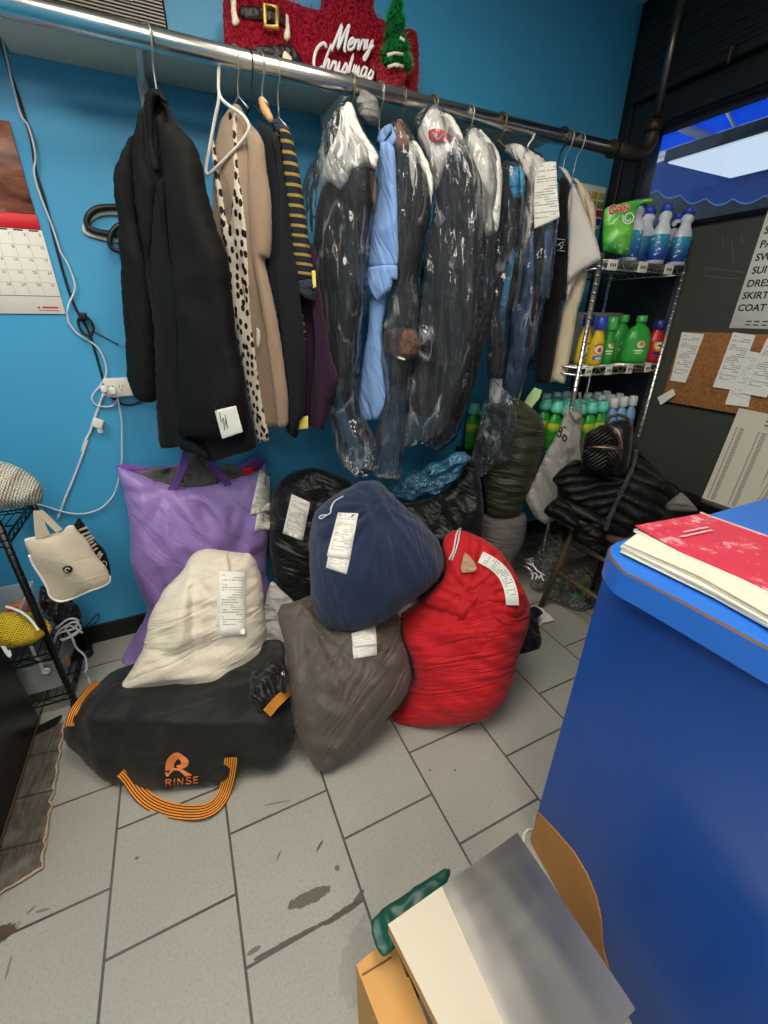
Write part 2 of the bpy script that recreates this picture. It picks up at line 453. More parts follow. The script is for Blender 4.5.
def text_mesh(mb, body, origin, ex, ey, size, mi=0, depth=.001, shear=0, offset=0, align='LEFT', spacing=1):
    """lettering as a thin solid: ex along the line, ey up"""
    cu = bpy.data.curves.new('t', 'FONT'); cu.body = body; cu.size = size; cu.extrude = depth; cu.shear = shear; cu.offset = offset
    cu.align_x = align; cu.space_character = spacing; cu.resolution_u = 3
    ob = bpy.data.objects.new('t', cu); C.objects.link(ob)
    dg = bpy.context.evaluated_depsgraph_get(); ev = ob.evaluated_get(dg); me = ev.to_mesh()
    ex, ey = Vector(ex).normalized(), Vector(ey).normalized(); ez = ex.cross(ey); o_ = Vector(origin)
    mb.add([o_+ex*v.co.x+ey*v.co.y+ez*v.co.z for v in me.vertices], [tuple(p.vertices) for p in me.polygons], mi)
    ev.to_mesh_clear(); bpy.data.objects.remove(ob); bpy.data.curves.remove(cu)
# ================================================================== materials
WY, WX, CZ = 2.015, 2.30, 2.80
plain('wall_blue', '42a1d0', .5, nscale=40, bstr=.05, var=.05)
plain('wall_dark', '1b1b1c', .42, nscale=70, bstr=.05, var=.12)
plain('board_grey', '45463f', .5, nscale=25, bstr=.06, var=.16)
plain('ceiling', 'd9d6cc', .8)
plain('black_base', '15130f', .5)
plain('shelf_cream', 'e9dcc0', .5, var=.05)
plain('chrome', 'dcd8d0', .27, 1.0, nscale=14, bstr=.05)
plain('pipe_dark', '6b625a', .3, 1.0, nscale=30, bstr=.15, var=.25)
plain('iron', '51443a', .5, .8, nscale=60, bstr=.3, var=.35)
plain('black_plastic', '141414', .4)
plain('black_metal', '111112', .35, .3)
plain('white_plastic', 'e6e2d8', .35)
plain('aqua_cap', '64cdb4', .4)
plain('frost_cap', 'e6eae8', .35)
plain('wood_light', 'd2a46c', .5, var=.1)
plain('stool_wood', '5f4d3b', .5, var=.2, nscale=30)
plain('label_card', 'ece8da', .6)
plain('ink', '1b1b1d', .6)
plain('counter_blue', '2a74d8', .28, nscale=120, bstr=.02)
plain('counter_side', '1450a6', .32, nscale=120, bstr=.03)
plain('edge_brown', '6b4a3a', .6)
plain('chip_wood', 'bd8340', .6, nscale=90, bstr=.35, var=.25)
plain('card_orange', 'd69f58', .7, nscale=50, bstr=.1, var=.06)
plain('green_plastic', '0a4a3c', .4, nscale=25, bstr=.3)
t = NT('mat_board'); v = t.coord(); x, y, z = t.sep(v); n1_ = t.noise(t.coord(scale=(9, 1.2, 1)), 9, 5, .7); n2_ = t.noise(v, 14, 4)
sm_ = t.math('LESS_THAN', t.math('FRACT', t.math('ADD', t.math('MULTIPLY', y, 6.2), t.math('MULTIPLY', x, 1.1))), .05)
cc = t.mix(t.ramp(n1_, .35, .7), lin('3f3a33'), lin('6d665b')); cc = t.mix(t.math('MULTIPLY', t.ramp(n2_, .5, .7), .5), cc, lin('8d8678')); cc = t.mix(t.math('MULTIPLY', sm_, .8), cc, lin('2b2723'))
t.bsdf(cc, .55, 0, .4, n1_, .3, .006); M['mat_board'] = t.m
plain('frayed_edge', 'c2a98c', .9, nscale=200, bstr=.8, var=.35)
plain('machine_black', '0d0d0d', .35)
plain('cord_black', '16171b', .5)
plain('cord_white', 'd8dadb', .45)
plain('steel_wire', 'bdb9b0', .3, .9)
plain('brass_wire', '857555', .4, .9)
plain('red_print', 'c0202b', .5)
plain('paper', 'efebe0', .65)
plain('paper_edge', 'e6dfca', .8, nscale=200, bstr=.3, var=.1)
plain('cal_red', 'e31f2c', .5)
plain('green_tag', 'c9e69b', .6)
plain('yellow_tag', 'f3e06b', .6)

# floor tiles: square grey porcelain, every other column shifted by half a tile; chipped and blackened in places
t = NT('floor_tile'); v = t.coord()
x, y, z = t.sep(v)
cb = t.n('ShaderNodeCombineXYZ'); t.l(t.math('ADD', y, -.544+.3225*20), cb.inputs[0]); t.l(t.math('ADD', x, .419+.3147*20), cb.inputs[1])
br = t.n('ShaderNodeTexBrick'); t.l(cb.outputs[0], br.inputs['Vector'])
br.offset = .5; br.offset_frequency = 2; br.squash = 1
for k, vv in (('Scale', 1), ('Mortar Size', .0038), ('Mortar Smooth', .2), ('Bias', 0), ('Brick Width', .3225), ('Row Height', .3147)): br.inputs[k].default_value = vv
br.inputs['Color1'].default_value = lin('a9a69b'); br.inputs['Color2'].default_value = lin('a29f95'); br.inputs['Mortar'].default_value = lin('35302a')
big = t.noise(v, 3.2, 5); fine = t.noise(v, 130, 3, .7)
c = t.mix(t.math('MULTIPLY', t.ramp(big, .35, .75), .35), br.outputs['Color'], lin('8d8b84'))
c = t.mix(t.math('MULTIPLY', t.ramp(fine, .48, .72), .42), c, lin('77746c'))
def blot(px, r, st, th=.62, sc=14, ax=1.0, rot=0):
    p = onZ(px, 0); dx = t.math('SUBTRACT', x, p.x); dy = t.math('SUBTRACT', y, p.y)
    ca, sa = math.cos(rot), math.sin(rot)
    a = t.math('MULTIPLY', t.math('ADD', t.math('MULTIPLY', dx, ca), t.math('MULTIPLY', dy, sa)), ax)
    b = t.math('SUBTRACT', t.math('MULTIPLY', dy, ca), t.math('MULTIPLY', dx, sa))
    d = t.math('SQRT', t.math('ADD', t.math('MULTIPLY', a, a), t.math('MULTIPLY', b, b)))
    d = t.math('ADD', t.math('DIVIDE', d, r), t.math('MULTIPLY', t.math('SUBTRACT', t.noise(v, sc, 5, .7), .5), 1.6))
    return t.math('MULTIPLY', t.ramp(d, 1.0, .86), st)
def blot2(p, q, wd, st, sc=30, amp=1.5):
    A, B = onZ(p, 0), onZ(q, 0); c_ = (A+B)/2; d_ = B-A; L = max(d_.length/2, .004); ca, sa = d_.x/d_.length, d_.y/d_.length
    dx = t.math('SUBTRACT', x, c_.x); dy = t.math('SUBTRACT', y, c_.y)
    a = t.math('DIVIDE', t.math('ADD', t.math('MULTIPLY', dx, ca), t.math('MULTIPLY', dy, sa)), L)
    b = t.math('DIVIDE', t.math('SUBTRACT', t.math('MULTIPLY', dy, ca), t.math('MULTIPLY', dx, sa)), wd)
    d = t.math('SQRT', t.math('ADD', t.math('MULTIPLY', a, a), t.math('MULTIPLY', b, b)))
    d = t.math('ADD', d, t.math('MULTIPLY', t.math('SUBTRACT', t.noise(v, sc, 5, .65), .5), amp))
    return t.math('MULTIPLY', t.ramp(d, 1.0, .90), st)
for p_, q_, wd, st, cc in (((286,908), (331,888), .016, .95, '5b5347'), ((322,926), (363,899), .008, .95, '4b443a'), ((250,962), (330,919), .005, .95, '4b443a'), ((247,955), (262,945), .006, .8, '554e44'), ((26,915), (36,905), .004, .8, '5d584f'), ((36,912), (52,908), .004, .7, '5d584f'),
        ((316,852), (323,840), .004, .9, '4b463e'), ((276,862), (281,850), .003, .8, '55504a'), ((5,980), (12,955), .003, .7, '5d584f'), ((265,805), (292,800), .004, .6, '5d584f'), ((352,905), (364,890), .006, .9, '4b443a')):
    c = t.mix(blot2(p_, q_, wd, st), c, lin(cc))
for px, r, st, ax, rot, cc in (
        ((2,934), .022, .95, .6, 0, '4a3a2c'),  ((337,868), .008, .8, 1, 0, '4b463e'),
         ((360,960), .05, .25, .6, .8, '5f5a52'), ((640,620), .1, .2, 1, 0, '5f5a52'), ((430,770), .006, .6, 1, 0, '55504a'),
        ((510,668), .004, .8, 1, 0, '4b463e'), ((455,770), .004, .8, 1, 0, '4b463e'), ((137,858), .005, .8, 1, 0, '57534b')):
    c = t.mix(blot(px, r, st, sc=26, ax=ax, rot=rot), c, lin(cc))
hgt = t.math('ADD', t.math('MULTIPLY', br.outputs['Fac'], -1.0), t.math('MULTIPLY', fine, .10))
t.bsdf(c, t.math('ADD', .38, t.math('MULTIPLY', big, .15)), 0, .45, hgt, .35, .004)
M['floor_tile'] = t.m

# ================================================================== the room
struct(MB().box((-2.2, -2.6, -.05), (WX, WY, 0)).build('floor', 'floor_tile'))
struct(MB().box((-2.2, -2.6, CZ), (WX+.1, WY+.1, CZ+.05)).build('ceiling', 'ceiling'))
struct(MB().box((-2.2, WY, -.05), (WX+.1, WY+.1, CZ)).build('wall_back', 'wall_blue'))
struct(MB().box((-2.3, -2.6, -.05), (-2.2, WY+.1, CZ)).build('wall_left', 'wall_blue'))
struct(MB().box((-2.3, -2.7, -.05), (WX+.1, -2.6, CZ)).build('wall_front', 'ceiling'))
struct(MB().rbox((-2.2, WY-.012, 0), (WX-.005, WY-.0005, .1), .003).build('baseboard_back', 'black_base'))
# right wall: solid below the sill, a window opening, a dark bulkhead above
ZS, ZT = 1.848, 2.30
mb = MB()
mb.box((WX, -2.6, -.05), (WX+.1, WY, ZS)); mb.box((WX, -2.6, ZT), (WX+.1, WY, CZ))
mb.box((WX, 1.86, ZS), (WX+.1, WY, ZT)); mb.box((WX, -2.6, ZS), (WX+.1, .2, ZT))
struct(mb.build('wall_right', 'wall_dark'))
struct(MB().rbox((WX-.014, -.4, .02), (WX-.0005, 1.50, ZS-.012), .003).build('trim_1', 'board_grey'))      # grey panel board
struct(MB().rbox((WX-.010, 1.952, 0), (WX-.001, WY-.001, CZ-.001), .004).build('trim_2', 'black_plastic'))   # corner post
# roller-shutter housing over the window with its slats
mb = MB(); mb.rbox((WX-.045, .1, 2.41), (WX-.001, 1.95, CZ-.002), .01)
for k in range(9): mb.rbox((WX-.050, .1, 2.445+k*.038), (WX-.043, 1.95, 2.470+k*.038), .003, 2)
struct(mb.build('trim_3', 'wall_dark'))
# window: frame and pane
w = thing('window_1', 'window high in the dark wall looking up into a blue awning', 'window', (WX+.05, 1.0, ZS)); struct(w)
mb = MB()
for a, b in (((WX-.01, .2, ZS), (WX+.09, 1.86, ZS+.02)), ((WX-.01, .2, ZT-.025), (WX+.09, 1.86, ZT)), ((WX-.01, 1.825, ZS+.02), (WX+.09, 1.86, ZT-.025)), ((WX-.01, .2, ZS+.02), (WX+.09, .235, ZT-.025))):
    mb.rbox(a, b, .004)
mb.build('window_frame', 'black_metal', w)
t = NT('glass'); g = t.n('ShaderNodeBsdfGlossy'); g.inputs[0].default_value = (.8, .85, .9, 1); g.inputs[1].default_value = .03
tr = t.n('ShaderNodeBsdfTransparent'); tr.inputs[0].default_value = (.86, .9, .95, 1); ms = t.n('ShaderNodeMixShader')
fr = t.n('ShaderNodeFresnel'); fr.inputs[0].default_value = 1.45
t.l(fr.outputs[0], ms.inputs[0]); t.l(tr.outputs[0], ms.inputs[1]); t.l(g.outputs[0], ms.inputs[2]); t.l(ms.outputs[0], t.out.inputs[0]); M['glass'] = t.m
MB().box((WX+.055, .23, ZS+.015), (WX+.061, 1.83, ZT-.02)).build('pane', 'glass', w)
# latch knobs of the shutter
for p, l in (((597,57), 'small grey latch stub hanging under the shutter housing nearer the corner'), ((730,55), 'small grey bolt on the shutter housing further from the corner')):
    q = onX(p, WX-.060)
    mb = MB(); mb.lathe([(.001,-.03),(.006,-.028),(.008,0),(.005,.012),(.012,.016),(.012,.028),(.001,.03)], 12, M4=Matrix.Translation(q))
    tag(mb.build('hanging_latch', 'iron'), l, 'latch')

# outside: awning, tube frame, valance, light panel
t = NT('awning_cloth'); d = t.n('ShaderNodeBsdfDiffuse'); d.inputs[0].default_value = lin('2f78ea'); tl = t.n('ShaderNodeBsdfTranslucent'); tl.inputs[0].default_value = lin('5aa0ff')
ms = t.n('ShaderNodeMixShader'); ms.inputs[0].default_value = .6; t.l(d.outputs[0], ms.inputs[1]); t.l(tl.outputs[0], ms.inputs[2]); t.l(ms.outputs[0], t.out.inputs[0]); M['awning_cloth'] = t.m
a = thing('awning', 'bright blue shop awning seen through the window from below', 'awning', (WX+.2, 1.4, 2.0))
AX0, AX1, AZ0, ASL = WX+.12, 3.55, 3.10, .45
P0, nA = Vector((WX+.1, 0, AZ0)), Vector((ASL, 0, 1)).normalized()
def onA(p): return onp(p, P0, nA)
def aw(X, Y): return Vector((X, Y, AZ0-ASL*(X-WX-.1)))
mb = MB(); n1 = 24
vs = [aw(AX0+(AX1-AX0)*i/8, -.5+4.4*j/n1) + nA*(.010*math.sin(j*1.3)*math.sin(i*.7)) for j in range(n1+1) for i in range(9)]
vs += [v_+nA*.004 for v_ in vs]; k9 = 9*(n1+1)
fs = [(j*9+i, j*9+i+1, j*9+i+10, j*9+i+9) for j in range(n1) for i in range(8)]
fs += [tuple(k9+q for q in reversed(f)) for f in fs]
mb.add(vs, fs, smooth=True); mb.build('awning_sheet', 'awning_cloth', a)
mb = MB(); b1 = onA((722, 137)); b0 = onA((676, 118)); b2 = onA((768, 122))
mb.tube([b0-nA*.03+(b0-b1)*2, b1-nA*.03], .030); mb.tube([Vector((b1.x, -.5, b1.z))-nA*.03, Vector((b1.x, 3.8, b1.z))-nA*.03], .030)
b3 = onA((725, 98)); mb.tube([b3-nA*.025, Vector((b1.x, b3.y, b1.z))-nA*.03], .010)
mb.tube([aw(AX1, -.5)-nA*.02, aw(AX1, 3.85)-nA*.02], .02)
mb.build('tube_frame', 'white_plastic', a)
# scalloped valance hanging from the outer edge, sagging towards the near side
kn = [onX(p, AX1) for p in ((632,189), (660,194), (690,201), (725,203), (768,199))]
kn = [(q.y, q.z) for q in kn]; kn.sort()
def zlow(Y):
    if Y <= kn[0][0]: return kn[0][1]
    for (a0, z0), (a1, z1) in zip(kn, kn[1:]):
        if Y <= a1: return z0+(z1-z0)*(Y-a0)/(a1-a0)
    return kn[-1][1]
mb = MB(); N = 260; vs = []
for j in range(N+1):
    Y = -.5+4.35*j/N; s_ = abs(math.sin(Y*math.pi/.19)); zb = zlow(Y)+.018-.036*s_
    for zz in (aw(AX1, 0).z, zb+.010, zb): vs.append((AX1+.01+.006*math.sin(Y*9), Y, zz))
fs, ms = [], []
for j in range(N):
    fs += [(j*3, j*3+3, j*3+4, j*3+1), (j*3+1, j*3+4, j*3+5, j*3+2)]; ms += [0, 1]
mb.add(vs, fs, smooth=True); mb.add([(x_+.004, y_, z_) for x_, y_, z_ in vs], [tuple(reversed(f)) for f in fs], smooth=True)
mb.mi = ms+ms
plain('valance_edge', '5478b0', .6); plain('valance', '1f3f7c', .7)
mb.build('valance', ['valance', 'valance_edge'], a)
fs_ = MB().box((4.6, -3, -.05), (4.8, 7, 3.4)).box((WX+.1, -3, -.1), (4.6, 7, -.05))
struct(fs_.build('exterior_wall', 'wall_dark'))      # dark shopfront across the passage
# ribbed lamp panel under the awning
t = NT('lamp_panel'); e = t.n('ShaderNodeEmission'); u_, v_, _ = t.sep(t.coord('Object', (1, 1, 1)))
wv = t.math('SINE', t.math('MULTIPLY', u_, 170)); t.l(t.math('ADD', 1.05, t.math('MULTIPLY', wv, .16)), e.inputs[1]); e.inputs[0].default_value = (.80, .9, 1, 1)
t.l(e.outputs[0], t.out.inputs[0]); M['lamp_panel'] = t.m

lp = thing('canopy_light', 'white ribbed light panel glowing under the blue awning outside', 'light', (3.2, 1.6, 2.3))
mb = MB(); mb.rbox((2.85, .2, 2.302), (3.53, 2.14, 2.36), .008); mb.build('housing', 'black_metal', lp)
mb = MB(); mb.rbox((2.87, .22, 2.294), (3.515, 2.12, 2.303), .002); mb.build('diffuser', 'lamp_panel', lp)

# ================================================================== ceiling lamps of the shop
t = NT('troffer'); e = t.n('ShaderNodeEmission'); e.inputs[0].default_value = (1, .93, .82, 1); e.inputs[1].default_value = 13; t.l(e.outputs[0], t.out.inputs[0]); M['troffer'] = t.m
def troffer(x0, y0, x1, y1, label):
    l = thing('ceiling_light', label, 'light', ((x0+x1)/2, (y0+y1)/2, CZ), 'ceiling troffers')
    mb = MB(); f = .03
    mb.box((x0-f, y0-f, CZ-.02), (x1+f, y0, CZ-.0005)); mb.box((x0-f, y1, CZ-.02), (x1+f, y1+f, CZ-.0005))
    mb.box((x0-f, y0, CZ-.02), (x0, y1, CZ-.0005)); mb.box((x1, y0, CZ-.02), (x1+f, y1, CZ-.0005)); mb.build('frame', 'white_plastic', l)
    MB().box((x0, y0, CZ-.012), (x1, y1, CZ-.004)).build('diffuser', 'troffer', l)
troffer(.02, -.05, .68, 1.17, 'bright white ceiling panel nearest above the counter')
troffer(-1.35, .0, -.69, 1.22, 'bright white ceiling panel above the left shelving')
troffer(-.6, -2.1, .06, -.9, 'bright white ceiling panel furthest from the blue wall')

# ================================================================== shelf and clothes rail
sh = thing('wall_shelf', 'long cream shelf board on the blue wall above the clothes rail', 'shelf', (.7, WY, 2.15))
mb = MB(); mb.rbox((-.285, 1.735, 2.150), (.86, WY-.001, 2.172), .003); mb.rbox((.862, 1.735, 2.150), (1.66, WY-.001, 2.172), .003)
mb.build('shelf_board', 'shelf_cream', sh)
def bracket(px):
    q = onY(px, WY-.004); mb = MB()
    mb.rbox((q.x-.016, WY-.022, 1.86), (q.x+.016, WY-.0005, 2.149), .003); mb.rbox((q.x-.008, 1.74, 2.12), (q.x+.008, WY-.02, 2.149), .003)
    for z_ in (1.88, 1.97, 2.06): mb.lathe([(.001, 0), (.006, 0), (.006, .004), (.001, .005)], 10, mi=1, M4=Matrix.Translation((q.x, WY-.022, z_)) @ Matrix.Rotation(math.radians(90), 4, 'X'))
    mb.build('bracket', ['white_plastic', 'iron'], sh)
bracket((325,130)); bracket((141,75))
RY, RZ, RR = 1.655, 2.113, .0245
rail = thing('clothes_rail', 'long chrome clothes rail made of pipe with an elbow turning up the corner', 'rail', (.9, RY, RZ))
RX1 = onY((612, 152), RY).x
MB().tube([(-.6, RY, RZ), (RX1, RY, RZ)], RR, 24).build('pipe', 'chrome', rail)
xe = onY((648, 155), RY).x
el = [(RX1-.005, RY, RZ)] + [(xe-.07+.07*math.sin(a_), RY, RZ+.07-.07*math.cos(a_)) for a_ in [i*math.pi/2/8 for i in range(9)]] + [(xe, RY, RZ+.10)]
MB().tube(el, [RR*1.12]*len(el), 20).build('elbow', 'iron', rail)
mb = MB(); mb.tube([(RX1-.012, RY, RZ), (RX1+.012, RY, RZ)], RR*1.3, 20); mb.tube([(xe, RY, RZ+.09), (xe, RY, RZ+.125)], RR*1.3, 20); mb.build('collar', 'iron', rail)
MB().tube([(xe, RY, RZ+.1), (xe, RY, CZ-.001)], RR*.72, 20).build('riser', 'pipe_dark', rail)

# ribbed black unit on the shelf
ac = thing('fan_heater', 'black ribbed grille unit with a pale badge on the cream shelf, top left', 'appliance', (0, 1.82, 2.172))
mb = MB(); x1 = onY((168, 27), 1.80).x
mb.rbox((-.55, 1.80, 2.173), (x1, 1.99, 2.62), .006); mb.build('casing', 'black_metal', ac)
mb = MB()
for k in range(30): mb.box((-.2, 1.793, 2.178+k*.0075), (x1-.006, 1.801, 2.1815+k*.0075))
plain('grille_grey', '6d675d', .45); mb.build('grille', 'grille_grey', ac)
q = onY((128, 0), 1.79); MB().rbox((q.x-.05, 1.787, q.z+.0), (q.x+.012, 1.793, q.z+.05), .002).build('badge', 'white_plastic', ac)

# ================================================================== counter
ct = thing('counter', 'tall blue laminate counter with a rounded top corner and a chipped bare-wood foot', 'counter', (1.1, -.2, 0))
CZT = 1.045
def cq(p, z): q = onZ(p, z); return Vector((q.x, q.y))
tl_ = [cq((768, 648), CZT), cq((683, 602), CZT), cq((645, 582), CZT), cq((622, 570), CZT)]
a0_ = tl_[0]-tl_[1]
top = [tl_[0]+a0_*4, tl_[0]+a0_*1.5] + tl_ + [cq(p_, CZT) for p_ in ((612, 559), (608, 551.5), (609, 546.5), (613.5, 542.8), (624, 539), (709, 513.5), (768, 497))] + [Vector((1.75, .42)), Vector((1.75, -.9))]
sm = top[:2] + [p for p in spline([Vector((p.x, p.y, 0)) for p in top[1:13]], closed=False, sub=5, soft=.8)]
sm = [Vector((p[0], p[1], 0)) for p in sm] + [Vector((p.x, p.y, 0)) for p in top[13:]]
mb = MB(); T0, T1 = CZT-.052, CZT; k = len(sm)
vs = [(p.x, p.y, T0) for p in sm]+[(p.x, p.y, T1-.004) for p in sm]
cen = Vector((1.15, -.2, 0)); ins_ = [p+(cen-p).normalized()*.004 for p in sm]; vs += [(p.x, p.y, T1) for p in ins_]
fs = [tuple(range(k))] + [(i, (i+1) % k, k+(i+1) % k, k+i) for i in range(k)] + [(k+i, k+(i+1) % k, 2*k+(i+1) % k, 2*k+i) for i in range(k)] + [tuple(range(2*k, 3*k))]
mb.add(vs, fs, 0); mb.mi[-k-1:-1] = [1]*k
mb.build('worktop', ['counter_blue', 'edge_brown'], ct)
FX = .728
FR_ = .137   # the front turns slightly towards the aisle, as the top edge does
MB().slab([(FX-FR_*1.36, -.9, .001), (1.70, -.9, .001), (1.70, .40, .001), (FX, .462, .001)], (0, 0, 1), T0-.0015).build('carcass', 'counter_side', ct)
FN = Vector((1, -FR_, 0)).normalized(); FP = Vector((FX, .462, 0))
fl = lambda Y_, z_: Vector((FX-FR_*(.462-Y_), Y_, z_))
cp = [onp(p, FP, FN) for p in ((539,812), (532.5,836))] + [fl(.455, .002), fl(.12, .002)] + [onp(p, FP, FN) for p in ((604,948), (602,918), (597,896), (588,874), (575,852), (558,832))]
cp = [Vector((fl(min(p.y, .4615), 0).x, min(p.y, .4615), max(p.z, .001)))-FN*.0037 for p in cp]
MB().slab(cp, FN, .0034).build('bare_wood_patch', 'chip_wood', ct)['label'] = 'chipped bare wood at the foot of the counter'

# books and papers on the counter
Zc = CZT+.001
def stack_quad(px, z): return [onZ(p, z) for p in px]
base_px = [(621,547), (640,528), (745,500), (860,560), (790,632)]
lay = [((622,550), (656,532), (770,556), (900,600), (775,629), (715,594)), ((621,547), (650,529), (770,553), (905,600), (772,624), (716,592)), ((624,543), (646,527), (770,548), (905,595), (778,620), (700,575))]
labs = ['loose lined sheets lying lowest under the red notebook', 'thick cream ledger pages lying on the blue counter under the red notebook', 'topmost sheaf of white paper directly under the red notebook']
zc = Zc
for i, (pp, l) in enumerate(zip(lay, labs)):
    h_ = (.004, .010, .008)[i]; q = [onZ(p, zc+h_) for p in pp]; mb = MB()
    nl = (2, 5, 4)[i]
    for e_ in range(nl):
        j_ = [Vector((p.x+random.uniform(-.003, .003), p.y+random.uniform(-.003, .003), zc+e_*h_/nl+.0002)) for p in q]
        mb.slab(j_, (0, 0, 1), h_/nl-.0003)
    tag(mb.build('paper_stack', 'paper_edge'), l, 'papers'); zc += h_+.0003
t = NT('red_cover'); v = t.coord(); n_ = t.noise(v, 16, 5, .7); n2 = t.noise(v, 70, 3)
scr = t.math('MULTIPLY', t.ramp(n_, .51, .58), t.ramp(n2, .46, .54))
t.bsdf(t.mix(t.math('MULTIPLY', scr, .75), lin('d3324a'), lin('f0b9bd')), .32, 0, .5, n_, .1, .01); M['red_cover'] = t.m
nb_ = thing('notebook', 'worn red covered notebook lying open-edged on the white papers', 'notebook', tuple(onZ((720, 560), zc)))
q = [onZ(p, zc+.006) for p in ((634,529), (702,514), (775,540), (905,590), (790,602), (740,578), (680,552))]
q[0].z += .008; mb = MB(); mb.slab([Vector((p.x, p.y, zc)) for p in q], (0, 0, 1), .006); mb.build('pages', 'paper', nb_)
mb = MB(); c2 = [Vector((p.x, p.y, zc+.0065)) for p in q]; c2[0].z += .006; mb.slab(c2, (0, 0, 1), .0012); mb.build('cover', 'red_cover', nb_)
mb = MB()
for a_, b_ in (((684,532), (708,527)), ((680,537), (712,530))):
    A_, B_ = onZ(a_, zc+.0125), onZ(b_, zc+.0125); s_ = (B_-A_).cross(Vector((0, 0, 1))).normalized()*.0022
    mb.ribbon([A_, B_], [s_]*2, .0008, [(0, 0, 1)]*2)
plain('faded_pink', 'eab6ba', .5); mb.build('faded_title', 'faded_pink', nb_)
mb = MB(); e0, e1 = c2[1], c2[2]
for k_ in range(26):
    p_ = e0.lerp(e1, k_/25); mb.box((p_.x-.002, p_.y-.004, zc+.0068), (p_.x+.002, p_.y+.004, zc+.0092))
mb.build('torn_edge', 'paper', nb_)
mb = MB(); q = onZ((776, 531), Zc); mb.rbox((q.x-.012, q.y-.14, Zc), (q.x+.10, q.y+.0, Zc+.02), .006)
tag(mb.build('desk_calculator', 'black_plastic'), 'black gadget lying at the edge of the photo on the blue counter', 'gadget')

# ================================================================== stack in the foreground
BZ = .42
A_, B_, C_, D_ = [Vector(p) for p in ((.176, .334, BZ), (.502, .351, BZ), (.500, .066, BZ), (.216, .052, BZ))]
def inset(z, d, drop=0):
    c_ = (A_+B_+C_+D_)/4; return [Vector((p.x+(c_.x-p.x)*d, p.y+(c_.y-p.y)*d, z)) for p in (A_, B_, C_, D_)]
t = NT('brushed_steel'); g_ = t.noise(t.coord(scale=(1.5, 9, 1)), 5, 3)
wv = t.noise(t.coord(scale=(5, 1.2, 1)), 1.5, 2)
t.bsdf(lin('a5a19b'), t.math('ADD', .20, t.math('MULTIPLY', g_, .10)), 1.0, .5, wv, .10, .03); M['brushed_steel'] = t.m
plain('cream_plain', 'd3c7ae', .42, nscale=30, bstr=.06, var=.05)
tr_ = thing('step_platform', 'low platform topped half in cream and half in brushed steel beside the blue counter', 'platform', (.35, .2, 0))
E_, F_ = onZ((441, 885), BZ), onZ((502, 1026), BZ)
def sl(q4, z0, z1, name, mat_): return MB().slab([Vector((p.x, p.y, z0)) for p in q4], (0, 0, 1), z1-z0).build(name, mat_, tr_)
E_ = A_.lerp(B_, (E_.x-A_.x)/(B_.x-A_.x)); F_ = D_.lerp(C_, (F_.x+.0-D_.x)/(C_.x-D_.x))
sl([A_, E_, F_, D_], BZ-.004, BZ, 'cream_half', 'cream_plain')['label'] = 'cream strip along the left of the top'  # left part of the top in one nearly even cream
sl([E_, B_, C_, F_], BZ-.004, BZ, 'steel_top', 'brushed_steel')
sl(inset(BZ, .004), BZ-.034, BZ-.0042, 'wooden_rim', 'card_orange')
for p in inset(0, .22): MB().rbox((p.x-.018, p.y-.018, .001), (p.x+.018, p.y+.018, BZ-.035), .004).build('leg', 'black_plastic', tr_)
cd = thing('cardboard_box', 'tan cardboard box lid sticking out from under the steel topped platform', 'box', (.16, .25, 0))
cz = .30; cpx = [(356,965), (371,952), (388,938), (398,950), (455,1090), (420, 1130)]
cq_ = [onZ(p, cz) for p in cpx]; mb = MB(); mb.slab([Vector((p.x, p.y, .002)) for p in cq_], (0, 0, 1), cz-.003); mb.build('carton', 'card_orange', cd)
a0, a1 = onZ((362,975), cz+.001), onZ((392,957), cz+.001); s_ = (a1-a0).cross(Vector((0, 0, 1))).normalized()*.0012
mb = MB(); mb.ribbon([a0, a1], [s_]*2, .001, [(0, 0, 1)]*2); mb.build('crease', 'edge_brown', cd)
g1 = PL(onZ((375, 945), .16), (-.3, .5, .8))
gp = [(370,921),(384,906),(408,890),(432,875),(446,867),(452,872),(440,900),(415,930),(396,948),(383,958),(374,945)]
tag(inflate('plastic_bag', PL(onZ((385, 920), .355), (0, 0, 1)), gp, 'green_plastic', .010, .03, .02, wr=[ridge(25, 25, .01, 3)], zmin=.2), 'crumpled green plastic bag poking out from under the steel topped platform', 'bag')
q0 = [onZ(p, .004) for p in ((523,842), (524,834), (528,830), (534,829))]
mb = MB(); mb.tube(q0+[Vector((q0[-1].x+.03, q0[-1].y+.03, .004))], .004, 6); tag(mb.build('cable', 'cord_white'), 'short loop of white cable on the floor at the foot of the blue counter', 'cable')
# ================================================================== clothes on the rail
cloth('suit_black', '0f0f0e', .75, 700, .2, .12, 6, sheen=0, var=.06, wdir=1.45, wl=(2, 7), wrinkle=.25)
cloth('suit_deep', '070707', .7, 700, .2, .2, 8, wdir=1.45, wl=(2, 7), wrinkle=.3)
cloth('beige_knit', 'a98f76', .95, 420, .9, .2, 9, sheen=.3, wdir=1.45, wl=(2, 12), wrinkle=.35)
cloth('charcoal_knit', '181b1f', .95, 420, .8, .25, 9, sheen=.05, wdir=1.45, wl=(2, 12), wrinkle=.4)
cloth('navy_knit', '2a3242', .9, 420, .7, .3, 10)
cloth('plum', '2e0f2c', .8, 500, .5, .5, 10, wdir=1.45, wl=(2, 14), wrinkle=.6)
cloth('dark_suit', '101114', .6, 600, .3, .5, 12, wdir=1.4, wl=(3, 16), wrinkle=.9)
cloth('dark_coat', '0d0d0f', .55, 300, .3, .6, 14, wdir=1.4, wl=(3, 16), wrinkle=.9)
cloth('denim_navy', '111727', .6, 300, .4, .7, 14, wdir=1.4, wl=(3, 16), wrinkle=1)
cloth('blue_shirt', '86aae0', .75, 700, .25, .22, 9, var=.05, wdir=1.15, wl=(3, 15), wrinkle=.8)
